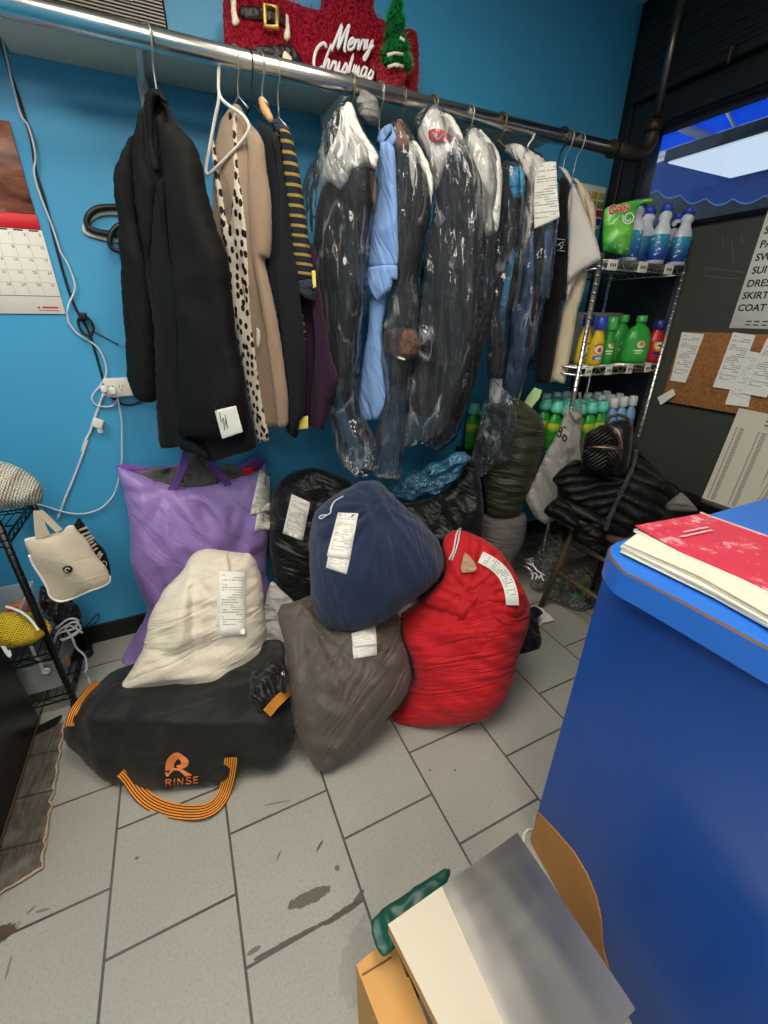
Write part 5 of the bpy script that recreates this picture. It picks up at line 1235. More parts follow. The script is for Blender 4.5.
# yellow mesh pouch and others on the shelves
pl = facing(P_((20, 630), Y=1.60), -25, 30)
ym = thing('mesh_bag', 'yellow mesh bag with a white drawstring on the middle shelf of the black rack', 'bag', tuple(pl.P))
inflate('pouch', pl, O(('L', [(-40,640),(10,628),(62,630),(120,668),(168,706),(132,740),(82,756),(30,762),(-40,745)])), 'yellow_mesh', .05, .04, .04, ym, wr=[ridge(12, 12, .014, 5)], zmin=.292)
inflate('pouch_neck', pl.off(-.02), O(('L', [(158,648),(175,655),(192,682),(186,710),(170,700)])), 'yellow_mesh', .02, .02, .02, ym)
strap('drawstring', O(('L', [(20,608),(70,625),(110,655),(140,695)])), .007, 'cord_white', ym, None, pl.off(.055), .003)
strap('drawstring', O(('L', [(8,745),(20,770),(36,790),(30,770)])), .010, 'cord_white', ym, None, pl.off(.02), .003)
t = NT('clear_plastic'); b_ = t.bsdf(lin('c9cdcc'), .25, 0, .5); b_.inputs['Alpha'].default_value = .45; M['clear_plastic'] = t.m
def bin_(x0, y0, x1, y1, z0, h, label):
    th = .004; mb = MB()
    mb.rbox((x0, y0, z0), (x1, y1, z0+th), .001); mb.rbox((x0, y0, z0+th), (x1, y0+th, z0+h), .001); mb.rbox((x0, y1-th, z0+th), (x1, y1, z0+h), .001)
    mb.rbox((x0, y0+th, z0+th), (x0+th, y1-th, z0+h), .001); mb.rbox((x1-th, y0+th, z0+th), (x1, y1-th, z0+h), .001)
    mb.tube([(x0-.003, y0-.003, z0+h), (x1+.003, y0-.003, z0+h), (x1+.003, y1+.003, z0+h), (x0-.003, y1+.003, z0+h)], .006, 6, closed=True)
    return tag(mb.build('storage_bin', 'clear_plastic'), label, 'bin')
bin_(-1.0, 1.66, -.64, 1.93, .083, .13, 'clear plastic bin on the lowest shelf of the black rack')
bin_(-1.1, 1.72, -.70, 1.93, .293, .14, 'clear plastic bin on the middle shelf behind the yellow mesh bag')
plain('odd_red', 'a3222a', .5); plain('odd_green', '8ba52c', .5); plain('odd_orange', 'd0752c', .5); plain('odd_tan', 'a98658', .6)
for k, (p, m_, l) in enumerate((((8, 592), 'odd_green', 'small lime green packet in the bin on the middle rack shelf'), ((10, 600), 'odd_red', 'small red packet in the bin on the middle rack shelf'), ((3, 594), 'odd_orange', 'small orange packet in the bin on the middle rack shelf'), ((54, 664), 'odd_tan', 'small tan packet in the bin on the lowest rack shelf'))):
    q = P_(p, Y=1.76 if k < 3 else 1.74); z0_ = .298 if k < 3 else .089
    mb = MB(); mb.rbox((-.045, -.02, 0), (.045, .02, .10 if k < 3 else .05), .012, 3, M4=Matrix.Translation((q.x, 1.76+.045*(k % 3), z0_)) @ Matrix.Rotation(.3*(k-1), 4, 'Z'))
    tag(mb.build('packet', m_), l, 'packet')
pl = facing(P_((45, 605), Y=1.80), -15, 20)
tag(inflate('bin_liner', pl, O(('L', [(150,530),(200,560),(250,590),(285,600),(300,650),(260,690),(210,680),(170,640),(140,600)])), 'nylon_black', .04, .03, .03, None, wr=[ridge(30, 16, .03, 6)]), 'crumpled black plastic liner behind the canvas tote on the black rack', 'plastic bag')
mb = MB(); rnd = random.Random(3)
pts = [P_(x_, Y=1.72) for x_ in O(('L', [(205,690),(250,655),(285,660),(270,690),(220,705),(205,730),(260,720),(295,690),(270,665),(215,700),(200,745),(235,730),(285,700),(300,705),(262,680),(240,690),(262,720),(280,760),(310,790),(318,830),(312,850)]))]
pts += [onZ(O(('L', [(q_x, q_y)]))[0], .006) for q_x, q_y in ((322,870), (330,892))]
MBc = MB().tube(spline(pts, False, 5), .0042, 7); tag(MBc.build('charging_cable', 'cord_white'), 'tangled white charging cable drooping from the black rack to the floor', 'cable')
pts = [P_(x_, Y=1.64) for x_ in O(('L', [(115,755),(130,790),(150,820),(158,848),(172,850),(180,842),(168,838),(152,852)]))]
tag(MB().tube(spline(pts, False, 4), .006, 7).build('cable', 'cord_white'), 'short thick off-white cord end hanging under the yellow mesh bag', 'cable')
mb = MB(); pts = [P_(x_, Y=1.93) for x_ in O(('L', [(300,700),(330,665),(360,635),(358,660),(330,680)]))]; mb.tube(spline(pts, False, 4), .003, 6)
tag(mb.build('cable', 'cord_black'), 'short black cable poking up by the wall behind the black rack', 'cable')
mb = MB(); q = onZ((88, 652), .02); mb.rbox((q.x-.12, q.y-.03, .03), (q.x+.02, q.y+.05, .045), .006)
for dx_ in (-.1, 0): mb.lathe([(.018, 0), (.02, .01), (.018, .03)], 12, M4=Matrix.Translation((q.x+dx_, q.y, .001)))
tag(mb.build('caster_base', 'black_plastic'), 'low black caster base on the floor behind the black rack', 'base')

# black machine and worn board at the left edge
mc = thing('cabinet', 'tall black cabinet cropped by the left edge of the photo, standing on a worn board', 'cabinet', (-1.0, 1.3, 0))
MB().rbox((-1.35, .92, .016), (-.722, 1.590, .80), .006).build('body', 'machine_black', mc)
mb = MB(); mb.rbox((-.722, .93, .018), (-.718, 1.586, .026), .001); mb.build('base_trim', 'stool_wood', mc)
def edge(a, b, n=40, amp=.012, seed=0):
    out = []
    for i in range(n+1):
        p_ = a.lerp(b, i/n); w_ = (b-a).cross(Vector((0, 0, 1))).normalized(); out.append(p_ + w_*amp*(noise.noise(Vector((i*.45, seed, 0)))+.5*noise.noise(Vector((i*1.7, seed, 4)))))
    return out
mt = thing('floor_board', 'worn grey-brown board with a frayed broken edge lying under the black cabinet', 'board', (-.75, 1.3, 0))
a_, b_ = onZ((64, 722), .012), onZ((40, 868), .012); c_ = onZ((-10, 898), .012)
e1_ = edge(a_, b_, 46, .010, 2); e2_ = edge(b_, c_, 14, .004, 5)
mb = MB(); top_ = [Vector((-1.3, a_.y+.01, .012))] + e1_ + e2_[1:] + [Vector((-1.3, c_.y+.02, .012))]
mb.slab([Vector((p_.x, p_.y, .001)) for p_ in top_], (0, 0, 1), .0115); mb.build('board', 'mat_board', mt)
mb = MB(); rr_ = [.0035+.004*abs(noise.noise(Vector((i*.6, 9, 1)))) for i in range(len(e1_+e2_[1:]))]
mb.tube([Vector((p_.x, p_.y, .009)) for p_ in e1_+e2_[1:]], rr_, 7); mb.build('frayed_edge', 'frayed_edge', mt)['label'] = 'pale frayed broken edge'
mb = MB(); q0_, q1_ = onZ((37, 728), .006), onZ((62, 716), .006); mb.slab([Vector((q.x, q.y, .001)) for q in (q0_, q1_, q1_+Vector((-.01, -.05, 0)), q0_+Vector((-.02, -.05, 0)))], (0, 0, 1), .013)
tag(mb.build('wood_strip', 'suit_deep'), 'narrow black strip at the far end of the worn board, near the rack leg', 'strip')

# ================================================================== on the blue wall: calendar, cables, power strip, hooks
cal = thing('wall_calendar', 'wall calendar with a brown photograph, red band and month grid at the left edge', 'calendar', (-.5, WY, 1.7))
CY = WY-.002
def zc_(x, y): return onY(O(('U', [(x, y)]))[0], CY)
xr = zc_(190, 560).x; zt_, zp, zr, zg, zb = zc_(55, 55).z, zc_(172, 488).z, zc_(190, 560).z, zc_(285, 868).z, zc_(300, 950).z
CW = .29; xl = xr-CW
t = NT('calendar_photo'); v = t.coord(scale=(1, 1, 1)); wv = t.noise(t.coord(scale=(5, 1, 16)), 1.3, 4); n_ = t.noise(v, 10, 3)
cc = t.mix(t.ramp(wv, .35, .7), lin('4a1f14'), lin('b9755a')); cc = t.mix(t.ramp(n_, .58, .7), cc, lin('e0c3b2')); t.bsdf(cc, .35); M['calendar_photo'] = t.m
MB().rbox((xl, CY-.004, zp), (xr-.002, CY, zt_), .0008, 1).build('photograph', 'calendar_photo', cal)
MB().rbox((xl, CY-.005, zr), (xr, CY, zp-.0005), .0008, 1).build('red_band', 'cal_red', cal)
mb = MB(); mb.rbox((xl, CY-.004, zb), (xr+.003, CY-.001, zr-.0005), .0008, 1)
mb.box((xl, CY-.0045, zg-.0012), (xr+.003, CY-.004, zg+.0005), 1)
cw = CW/7; rh = (zr-zg-.012)/5; y_ = CY-.0046
for i in range(1, 7): mb.box((xl+i*cw-.0004, y_, zg+.004), (xl+i*cw+.0004, CY-.004, zr-.008), 2)
for i in range(1, 5): mb.box((xl+.002, y_, zg+.004+i*rh-.0004), (xr-.002, CY-.004, zg+.004+i*rh+.0004), 2)
for r_ in range(5):
    for c_i in range(7):
        d_ = r_*7+c_i-3
        if 1 <= d_ <= 31: text_mesh(mb, str(d_), (xl+(c_i+.92)*cw, y_, zg+.004+(4-r_)*rh+rh*.70), (1, 0, 0), (0, 0, 1), .0125, 1, .0002, align='RIGHT')
for c_i in range(7): mb.box((xl+c_i*cw+.008, y_, zr-.006), (xl+(c_i+1)*cw-.008, CY-.004, zr-.002), 1)
for k_ in range(4): mb.box((xl+.02, y_, zb+.010+k_*.004), (xl+.11-.02*(k_ % 2), CY-.004, zb+.0115+k_*.004), 1)
mb.slab([(xr-.075, y_, zb+.017), (xr-.065, y_, zb+.017), (xr-.070, y_, zb+.025)], (0, 1, 0), .0006, 3)
mb.box((xr-.06, y_, zb+.018), (xr-.014, CY-.004, zb+.0235), 3); mb.box((xr-.072, y_, zb+.010), (xr-.014, CY-.004, zb+.012), 3)
plain('grid_grey', 'b3aea4', .6); mb.build('month_page', ['paper', 'ink', 'grid_grey', 'red_print'], cal)
def wall_cable(name, pts, r, mat, label, y=None, cat='cable'):
    y = y or WY-.001-r
    return tag(MB().tube(spline([onY(p_, y) for p_ in pts], False, 5), r, 8).build(name, mat), label, cat)
wall_cable('wall_cable', [(0,33),(6,60),(19,100),(31,140),(36,172),(46,205),(57,250),(66,282),(74,305),(81,318),(88,330),(93,345),(99,365),(103,380),(108,393),(118,402),(128,405),(140,402),(146,398)], .0042, 'cord_black', 'black power cord running down the blue wall past the coil to the outlet strip')
wall_cable('wall_cable', [(0,31),(4,48)]+O(('U', [(90,0),(128,68),(152,140),(166,222),(158,280),(172,350),(196,420),(235,520),(262,600),(282,660),(312,710),(340,780),(349,835),(325,895),(314,940),(318,985)]))+O(('k', [(262,545),(300,592),(372,640),(404,700),(406,750),(388,785),(354,832),(372,865),(428,868),(450,842),(452,826)])), .0030, 'cord_white', 'thin white cord wandering beside the black cord down the blue wall', WY-.011)
cb_ = thing('cable_coil', 'tied coil of black cable on the blue wall under the calendar', 'cable coil', tuple(onY((86, 325), WY-.02)))
q = onY((86, 326), WY-.022)
mb = MB()
pts = []
for i in range(61):
    a = i/60*2*math.pi*4.5; w_ = .85+.25*noise.noise(Vector((i*.35, 2, 2)))
    pts.append(q+Vector((.026*w_*math.cos(a), .012*noise.noise(Vector((i*.3, 0, 7))), .038*w_*math.sin(a))))
mb.tube(pts, .0038, 7); mb.build('loops', 'cord_black', cb_)
mb = MB(); mb.rbox((q.x-.010, q.y-.014, q.z+.020), (q.x+.012, q.y+.014, q.z+.045), .005); mb.build('tie', 'black_plastic', cb_)
mb = MB(); mb.tube([onY((94, 332), WY-.006), onY((117, 344), WY-.004)], .002, 6); mb.lathe([(.001, 0), (.004, 0), (.004, .004), (.001, .005)], 8, M4=Matrix.Translation(onY((117, 344), WY-.004)) @ Matrix.Rotation(math.radians(90), 4, 'X')); mb.build('wall_nail', 'iron', cb_)
ps = thing('power_strip', 'white multi-socket outlet strip on the blue wall beside the black jacket', 'outlet', tuple(onY((118, 387), WY)))
a_ = onY((102, 379), WY-.03); b_ = onY((136, 396), WY-.03)
MB().rbox((a_.x, WY-.032, b_.z), (b_.x+.02, WY-.001, a_.z), .005).build('housing', 'white_plastic', ps)
for k_ in range(3):
    mb = MB(); cx_ = a_.x+.022+k_*.036; cz_ = (a_.z+b_.z)/2
    for dx_ in (-.006, .006): mb.box((cx_+dx_-.0012, WY-.0328, cz_), (cx_+dx_+.0012, WY-.0318, cz_+.010))
    mb.lathe([(.0026, 0), (.0026, .001)], 8, M4=Matrix.Translation((cx_, WY-.0318, cz_-.008)) @ Matrix.Rotation(math.radians(90), 4, 'X')); mb.build('socket', 'ink', ps)
def plug(p_, label, s_=1):
    q = onY(p_, WY-.06); mb = MB(); mb.rbox((q.x-.012*s_, q.y-.012, q.z-.014*s_), (q.x+.012*s_, q.y+.012, q.z+.014*s_), .004)
    mb.tube([q+Vector((0, 0, -.012*s_)), q+Vector((0, 0, -.028*s_))], .0045, 8); return tag(mb.build('socket_plug', 'white_plastic'), label, 'plug')
plug((104, 389), 'white plug in the left socket of the outlet strip', .9); plug((113, 391), 'white plug in the middle socket of the outlet strip', .9)
ad = thing('power_adapter', 'white cube charger dangling on the blue wall below the outlet strip', 'charger', tuple(onY((98, 425), WY-.02)))
q = onY((98.5, 423), WY-.02); mb = MB(); mb.rbox((-.017, -.014, -.020), (.017, .014, .016), .005, M4=Matrix.Translation(q) @ Matrix.Rotation(.5, 4, 'Y')); mb.build('charger_body', 'white_plastic', ad)
mb = MB(); mb.rbox((q.x-.010, q.y-.008, q.z-.04), (q.x+.008, q.y+.008, q.z-.018), .003); mb.build('connector', 'white_plastic', ad)
wall_cable('wall_cable', O(('k', [(398,820),(380,870),(356,935),(345,970),(330,998)]))+[(82,452)]+O(('L', [(320,0),(300,60),(270,140),(240,210),(212,290)])), .0045, 'cord_white', 'flat white cord slanting down the blue wall behind the canvas tote')
wall_cable('wall_cable', O(('k', [(450,830),(458,870),(467,930),(468,998)]))+O(('L', [(446,20),(446,70),(440,110),(425,180),(400,222),(360,254),(300,270),(230,262),(150,238),(100,236),(60,244)])), .0030, 'cord_white', 'thin white cord looping from the outlet strip across to the knit blanket', WY-.016)
# spring-gate hooks
def ring(pts, y, r, mat, label):
    return tag(MB().tube(spline([onY(p_, y) for p_ in O(('U', pts))], True, 5), r, 10, closed=True).build('carabiner', mat), label, 'hook')
ring([(640,452),(560,450),(515,452),(470,455),(432,470),(408,500),(405,530),(425,556),(480,572),(560,580),(640,588)], WY-.020, .010, 'black_plastic', 'large black snap hook on the blue wall behind the black jacket')
ring([(640,486),(560,482),(500,480),(455,488),(420,512),(394,540),(398,570),(440,588),(520,604),(600,618),(640,620)], WY-.007, .006, 'shelf_cream', 'pale metal snap hook lying against the blue wall under the black one')
ring([(640,540),(590,532),(550,540),(522,570),(510,610),(520,640),(550,655),(600,660),(640,662)], WY-.034, .009, 'black_plastic', 'small black snap hook clipped through the larger black one')

# ================================================================== tinsel sign on the shelf
t = NT('red_tinsel'); v = t.coord(); n1_ = t.noise(v, 130, 3, .8); n2_ = t.noise(v, 55, 2)
b_ = t.bsdf(t.mix(t.ramp(n1_, .38, .66), lin('8a0c22'), lin('ff4060')), .25, .2, .6, t.math('ADD', n1_, n2_), 1.0, .03); M['red_tinsel'] = t.m
t = NT('green_tinsel'); v = t.coord(); n1_ = t.noise(v, 150, 3, .8)
t.bsdf(t.mix(t.ramp(n1_, .38, .66), lin('06401f'), lin('2fca68')), .25, .2, .6, n1_, 1.0, .03); M['green_tinsel'] = t.m
plain('red_glint', 'f02a4a', .2, .35); plain('green_glint', '2fc866', .22, .3); plain('gold_foil', 'd2b45a', .3, .6, nscale=120, bstr=.5); plain('fringe_white', 'efe6cf', .8, nscale=200, bstr=.6); plain('black_tinsel', '1b0d0c', .35, nscale=150, bstr=.8)
plain('glitter_white', 'f0eef0', .4, nscale=250, bstr=.5, var=.1)
sg = thing('christmas_sign', 'red tinsel holiday sign reading Merry Christmas standing on the shelf', 'sign', tuple(onY((320, 70), 1.93)))
ps_ = PL(Vector((.7, 1.905, 2.3)), (0, -1, .05)); LK, SOFT = .6, .5
def spikes(ob, mat, n, ln, seed, name='tinsel_fringe'):
    """loose tinsel strips standing off a panel"""
    rnd = random.Random(seed); mb = MB(); vs = ob.data.vertices; fs = [p_ for p_ in ob.data.polygons]
    for _ in range(n):
        f = rnd.choice(fs); c_ = f.center + Vector((rnd.uniform(-.006, .006), 0, rnd.uniform(-.006, .006)))
        d = (f.normal + Vector((rnd.uniform(-1, 1), rnd.uniform(-.7, .2), rnd.uniform(-1, 1)))).normalized()*ln*rnd.uniform(.5, 1.2); s_ = d.orthogonal().normalized()*.0015
        mb.add([c_-s_, c_+s_, c_+d], [(0, 1, 2)])
    o_ = mb.build(name, mat, ob.parent); o_['kind'] = 'stuff'; return o_
zb_ = 2.176
def drop(px, pl):  # outline that runs down to the shelf
    return px
bx = lambda p_: ps_.at(p_)
body = inflate('train_body', ps_, O(('S', [(72,-30),(150,-40),(240,-28),(300,10),(350,26),(382,28),(383,-40),(470,-50),(556,-30),(560,52),(600,60),(645,88),(699,102),(694,320),(600,330),(480,300),(350,262),(230,215),(120,175),(74,158)])), 'red_tinsel', .03, .02, .03, sg, wr=[ridge(60, 60, .012, 1)])
spikes(body, 'red_glint', 5200, .017, 5); spikes(FUR, 'fur', 1500, .010, 9, 'fur_fringe')
pf = ps_.off(.034)
belt_ = inflate('belt', pf, O(('S', [(128,14),(205,22),(268,44),(272,84),(205,74),(130,58)])), 'black_tinsel', .008, .006, .02, sg, wr=[ridge(80, 80, .006, 2)])
mb = MB(); mb.tube([pf.off(.014).at(x_) for x_ in O(('S', [(208,18),(247,22),(247,88),(208,84)]))], .008, 6, closed=True); mb.build('buckle', 'gold_foil', belt_)
inflate('fur_trim', pf.off(-.004), O(('S', [(95,-10),(118,-6),(118,40),(132,70),(118,88),(100,80),(98,40)])), 'fringe_white', .012, .006, .02, sg, wr=[ridge(70, 70, .008, 3)])
inflate('fur_trim', pf.off(-.004), O(('S', [(272,42),(286,50),(288,90),(292,125),(278,138),(264,120),(272,84)])), 'fringe_white', .012, .006, .02, sg, wr=[ridge(70, 70, .008, 4)])
inflate('boot', pf, O(('S', [(165,148),(240,140),(290,138),(325,180),(330,205),(260,195),(180,170)])), 'black_tinsel', .01, .006, .02, sg, wr=[ridge(80, 80, .006, 5)])
inflate('toy_sack', pf.off(.004), O(('S', [(262,158),(285,168),(298,190),(290,202),(258,188)])), 'fringe_white', .008, .006, .02, sg)
tt = thing('tinsel_tree', 'small green tinsel tree on red foil at the right end of the holiday sign', 'tree', tuple(onY((395, 60), 1.86)))
pt = PL(Vector((1.0, 1.845, 2.3)), (0, -1, .05))
bs = inflate('foil_base', pt, O(('S', [(545,185),(565,200),(600,225),(640,220),(655,240),(650,285),(660,300),(600,290),(560,270),(565,240),(540,215)])), 'red_tinsel', .035, .03, .03, tt, wr=[ridge(34, 34, .02, 6)])
for k_, (pts) in enumerate(([(592,212),(578,202),(600,180),(640,178),(668,196),(672,232),(640,226)], [(580,168),(590,140),(610,112),(640,112),(660,140),(664,168),(648,186),(606,184)], [(592,108),(602,80),(612,56),(632,54),(650,80),(652,102),(630,116)], [(600,56),(608,20),(618,-14),(626,-14),(638,20),(642,52),(622,64)])):
    tr3 = inflate('tier', pt, O(('S', pts)), 'green_tinsel', .045, .04, .03, tt, wr=[ridge(50, 50, .012, 7+k_)]); spikes(tr3, 'green_glint', 700, .014, 20+k_)
mb = MB()
for pts in ([(602,214),(625,206),(650,212)], [(600,176),(622,170),(650,174)], [(640,120),(654,130)], [(628,208),(632,215)]): mb.tube([pt.off(.052).at(x_) for x_ in O(('S', pts))], .0045, 6)
mb.build('snow_garland', 'fringe_white', tt)
# hand lettering
mb = MB(); pw = ps_.off(.056)
W_ = dict(M=[(0,0),(.10,.5),(.2,1),(.22,.5),(.24,.05),(.36,.6),(.48,1),(.48,.5),(.50,.05),(.56,0)], e=[(0,.2),(.14,.28),(.2,.42),(.1,.48),(.03,.3),(.06,.05),(.2,.06),(.26,.15)], r=[(0,.1),(.05,.42),(.08,.36),(.16,.40),(.17,.25),(.18,.05),(.25,.1)],
    y=[(0,.42),(.03,.15),(.12,.12),(.2,.42),(.17,0),(.08,-.35),(0,-.3),(.1,-.05),(.28,.2)], C=[(.36,.85),(.26,1.0),(.08,.85),(.0,.5),(.06,.1),(.22,0),(.38,.12)], h=[(0,.0),(.05,.5),(.12,1),(.03,.4),(.02,0),(.08,.36),(.17,.42),(.18,.1),(.25,.08)],
    i=[(0,.1),(.05,.42),(.05,.1),(.13,.08)], s=[(0,.05),(.1,.42),(.17,.25),(.13,.02),(.02,.04),(.2,.1)], t=[(0,.1),(.08,.8),(.06,.1),(.15,.08)], m=[(0,.0),(.03,.42),(.04,.05),(.11,.42),(.14,.05),(.21,.42),(.24,.05),(.3,.08)], a=[(.17,.4),(.06,.42),(0,.2),(.06,.03),(.16,.2),(.18,.42),(.18,.06),(.25,.08)])
def write(word, adv, x, y, dx, dy, sz):
    for ch, ad_ in zip(word, adv):
        pts = [(x+ (a*sz+b_*sz*.22)*1.0, y+dy*(x-0+a*sz)-b_*sz) for a, b_ in W_[ch]]
        mb.tube(spline([pw.at(x_) for x_ in O(('S', pts))], False, 4), .0042 if ch not in 'MC' else .005, 6); x += ad_*sz
    if word[-1] == 's': pass
write('Merry', (.6,.25,.24,.24,.3), 420, 162-.0, 0, 0.0, 82)
write('Christmas', (.36,.26,.15,.24,.2,.17,.32,.26,.2), 358, 222+0, 0, .115, 84) if False else None
def write2(word, adv, x, y, slope, sz):
    x0 = x
    for ch, ad_ in zip(word, adv):
        pts = [(x+a*sz+b_*sz*.22, y+slope*(x+a*sz-x0)-b_*sz) for a, b_ in W_[ch]]
        mb.tube(spline([pw.at(x_) for x_ in O(('S', pts))], False, 4), .0040 if ch != 'C' else .005, 6); x += ad_*sz
write2('Christmas', (.40,.28,.25,.18,.22,.18,.33,.27,.2), 358, 218, .20, 84)
mb.build('lettering', 'glitter_white', sg)['label'] = 'white glitter script reading Merry Christmas'
# colourful packet on the wall at the end of the rail
pk = thing('wall_packet', 'bright multicoloured packet pinned to the blue wall behind the cream shirt', 'packet', tuple(onY((590, 205), WY-.006)))
q0_, q1_ = onY((576, 182), WY-.008), onY((602, 230), WY-.008); mb = MB(); mb.rbox((q0_.x, WY-.012, q1_.z), (q1_.x-.03, WY-.001, q0_.z), .003); mb.build('backing', 'paper', pk)
plain('pk_yellow', 'd8c23a', .4); plain('pk_blue', '2c3f9a', .4)
for k_, (m_, l) in enumerate((('pk_yellow', ''), ('odd_green', ''), ('cal_red', ''), ('pk_blue', ''))):
    z0_ = q0_.z-(q0_.z-q1_.z)*(.15+.2*k_); mb = MB()
    for j_ in range(4): x0_ = q0_.x+(q1_.x-.03-q0_.x)*(j_+.12)/4; mb.rbox((x0_, WY-.016, z0_-.03), (x0_+(q1_.x-.03-q0_.x)*.2, WY-.0118, z0_), .002)
    mb.build('colour_row', m_, pk)['kind'] = 'stuff'
# ================================================================== chrome wire rack in the corner
QX0, QX1, QY0, QY1 = 1.700, 2.272, 1.46, 1.86
rk = thing('chrome_rack', 'chrome wire shelving rack with zigzag rims in the corner by the dark wall', 'rack', ((QX0+QX1)/2, (QY0+QY1)/2, 0))
for x_, y_ in ((QX0, QY0), (QX1, QY0), (QX0, QY1), (QX1, QY1)):
    mb = MB(); mb.tube([(x_, y_, 0), (x_, y_, 1.70)], .011, 12)
    for k in range(50): mb.tube([(x_, y_, .03+k*.033), (x_, y_, .036+k*.033)], .0122, 12)
    mb.build('post', 'chrome', rk)
SZ = (1.675, 1.238, .80, .12)
for si, z_ in enumerate(SZ):
    mb = MB()
    for a_, b_ in (((QX0, QY0), (QX1, QY0)), ((QX0, QY1), (QX1, QY1)), ((QX0, QY0), (QX0, QY1)), ((QX1, QY0), (QX1, QY1))):
        mb.tube([(*a_, z_), (*b_, z_)], .0045, 6); mb.tube([(*a_, z_-.032), (*b_, z_-.032)], .0045, 6)
        n_ = 18; A2, B2 = Vector((*a_, 0)), Vector((*b_, 0))
        mb.tube([A2.lerp(B2, i/n_)+Vector((0, 0, z_-(.032 if i % 2 else 0))) for i in range(n_+1)], .003, 5)
    for k in range(1, 24): x_ = QX0+(QX1-QX0)*k/24; mb.tube([(x_, QY0, z_+.003), (x_, QY1, z_+.003)], .002, 5)
    for y_ in (QY0+.13, QY0+.27): mb.tube([(QX0, y_, z_-.004), (QX1, y_, z_-.004)], .003, 5)
    mb.build('wire_shelf', 'chrome', rk)
    if si < 2:
        for k, fx in enumerate((.12, .46, .78) if si == 0 else (.1, .34, .6, .84)):
            mb = MB(); x_ = QX0+(QX1-QX0)*fx; w_ = .030 if si == 0 else .022
            mb.rbox((x_-w_, QY0-.009, z_-.036), (x_+w_, QY0-.006, z_+.004), .001)
            for q_ in range(3): mb.box((x_-w_*.55+q_*w_*.45, QY0-.0095, z_-.022), (x_-w_*.55+q_*w_*.45+w_*.25, QY0-.0088, z_-.010), 1)
            mb.build('price_ticket', ['label_card', 'ink'], rk)
# ---- bleach bottles
plain('bottle_white', 'e2e6ea', .3); plain('cap_blue', '2a49b8', .35); plain('cap_navy', '1d2f7a', .35); plain('tide_red', 'd3202c', .3); plain('gain_green', '2fa53a', .3); plain('cap_green', '46b552', .35)
plain('xtra_yellow', 'f0c81e', .3); plain('clear_blue', '9fc7e0', .2); plain('label_blue', '1c5fae', .35); plain('label_teal', '2a8cb8', .35); plain('label_green', '4f9c2c', .35); plain('label_yellow', 'e3c53a', .4)
t = NT('bleach_label'); x_, y_, z_ = t.sep(t.coord('Object')); n_ = t.noise(t.coord('Object', (1, 1, 1.6)), 42, 3)
cc = t.mix(t.ramp(z_, .03, .10), lin('1a3f9c'), lin('2f9bbd')); cc = t.mix(t.math('MULTIPLY', t.math('GREATER_THAN', n_, .62), .8), cc, lin('e8eef4')); t.bsdf(cc, .35); M['bleach_label'] = t.m
def bleach(label, loc, rz=0):
    o = local_thing('bleach_bottle', label, 'bottle', loc, rz, 'bleach bottles on the top rack shelf')
    MB().lathe([(.034, 0), (.043, .003), (.044, .02), (.044, .115), (.041, .130), (.032, .148), (.0255, .158), (.0245, .17), (.030, .180), (.028, .192), (.021, .200), (.0205, .204)], 24, 1, .82).build('bottle_body', 'bottle_white', o)
    MB().lathe([(.0442, .014), (.0450, .016), (.0450, .112), (.0442, .114)], 24, 1, .82).build('printed_label', 'bleach_label', o)
    mb = MB(); mb.lathe([(.0235, .2042), (.025, .206), (.025, .224), (.0225, .228)], 18, 1, 1)
    mb.build('cap', 'cap_blue', o); return o
bz = SZ[0]+.007
bl = [((676, 262), 1.495, 0), ((668, 259), 1.585, .5), ((655, 260), 1.50, .2), ((640, 255), 1.57, -.3), ((628, 252), 1.50, -.5)]
names = ['white bleach bottle rightmost on the top shelf of the chrome rack', 'white bleach bottle second from the right, set back on the top shelf', 'white bleach bottle in the middle of the top shelf of the chrome rack',
         'white bleach bottle set back between the green pouch and the middle bottle', 'white bleach bottle partly hidden behind the green detergent pouch']
src = None
for (p, y, rz), l in zip(bl, names):
    x_ = onZ(p, bz).x if False else onY(p, y).x
    if src is None: src = bleach(l, (x_, y, bz), rz)
    else: dup(src, l, (x_, y, bz), rz)
# ---- green detergent pouch
t = NT('pouch_print'); v = t.coord(); x_, y_, z_ = t.sep(v); n_ = t.noise(v, 22, 3); n2_ = t.noise(t.coord(scale=(1, 1, 2)), 9, 2)
cc = t.mix(t.ramp(n2_, .4, .6), lin('3fae35'), lin('7fd04a')); cc = t.mix(t.math('MULTIPLY', t.ramp(z_, bz+.09, bz+.02), t.ramp(n_, .45, .5)), cc, lin('1d6a2c')); cc = t.mix(t.ramp(n_, .66, .70), cc, lin('e6ecc0'))
t.bsdf(cc, .28, 0, .5, n_, .2, .01); M['pouch_print'] = t.m
pl = facing(P_((622, 240), Y=1.475), 44, 6)
po = thing('detergent_pouch', 'green detergent pouch with red lettering at the left end of the top rack shelf', 'pouch', (pl.P.x, pl.P.y, bz)); LK, SOFT = .8, .5
pz = inflate('pouch', pl, O(('Q', [(86,195),(108,172),(180,150),(250,134),(320,122),(376,114),(398,116),(416,138),(385,150),(340,156),(318,165),(302,200),(290,240),(278,320),(262,420),(248,492),(180,480),(80,458),(76,380),(80,280)])), 'pouch_print', .025, .02, .03, po, wr=[ridge(14, 14, .008, 1)])
tree = bvh(pz)
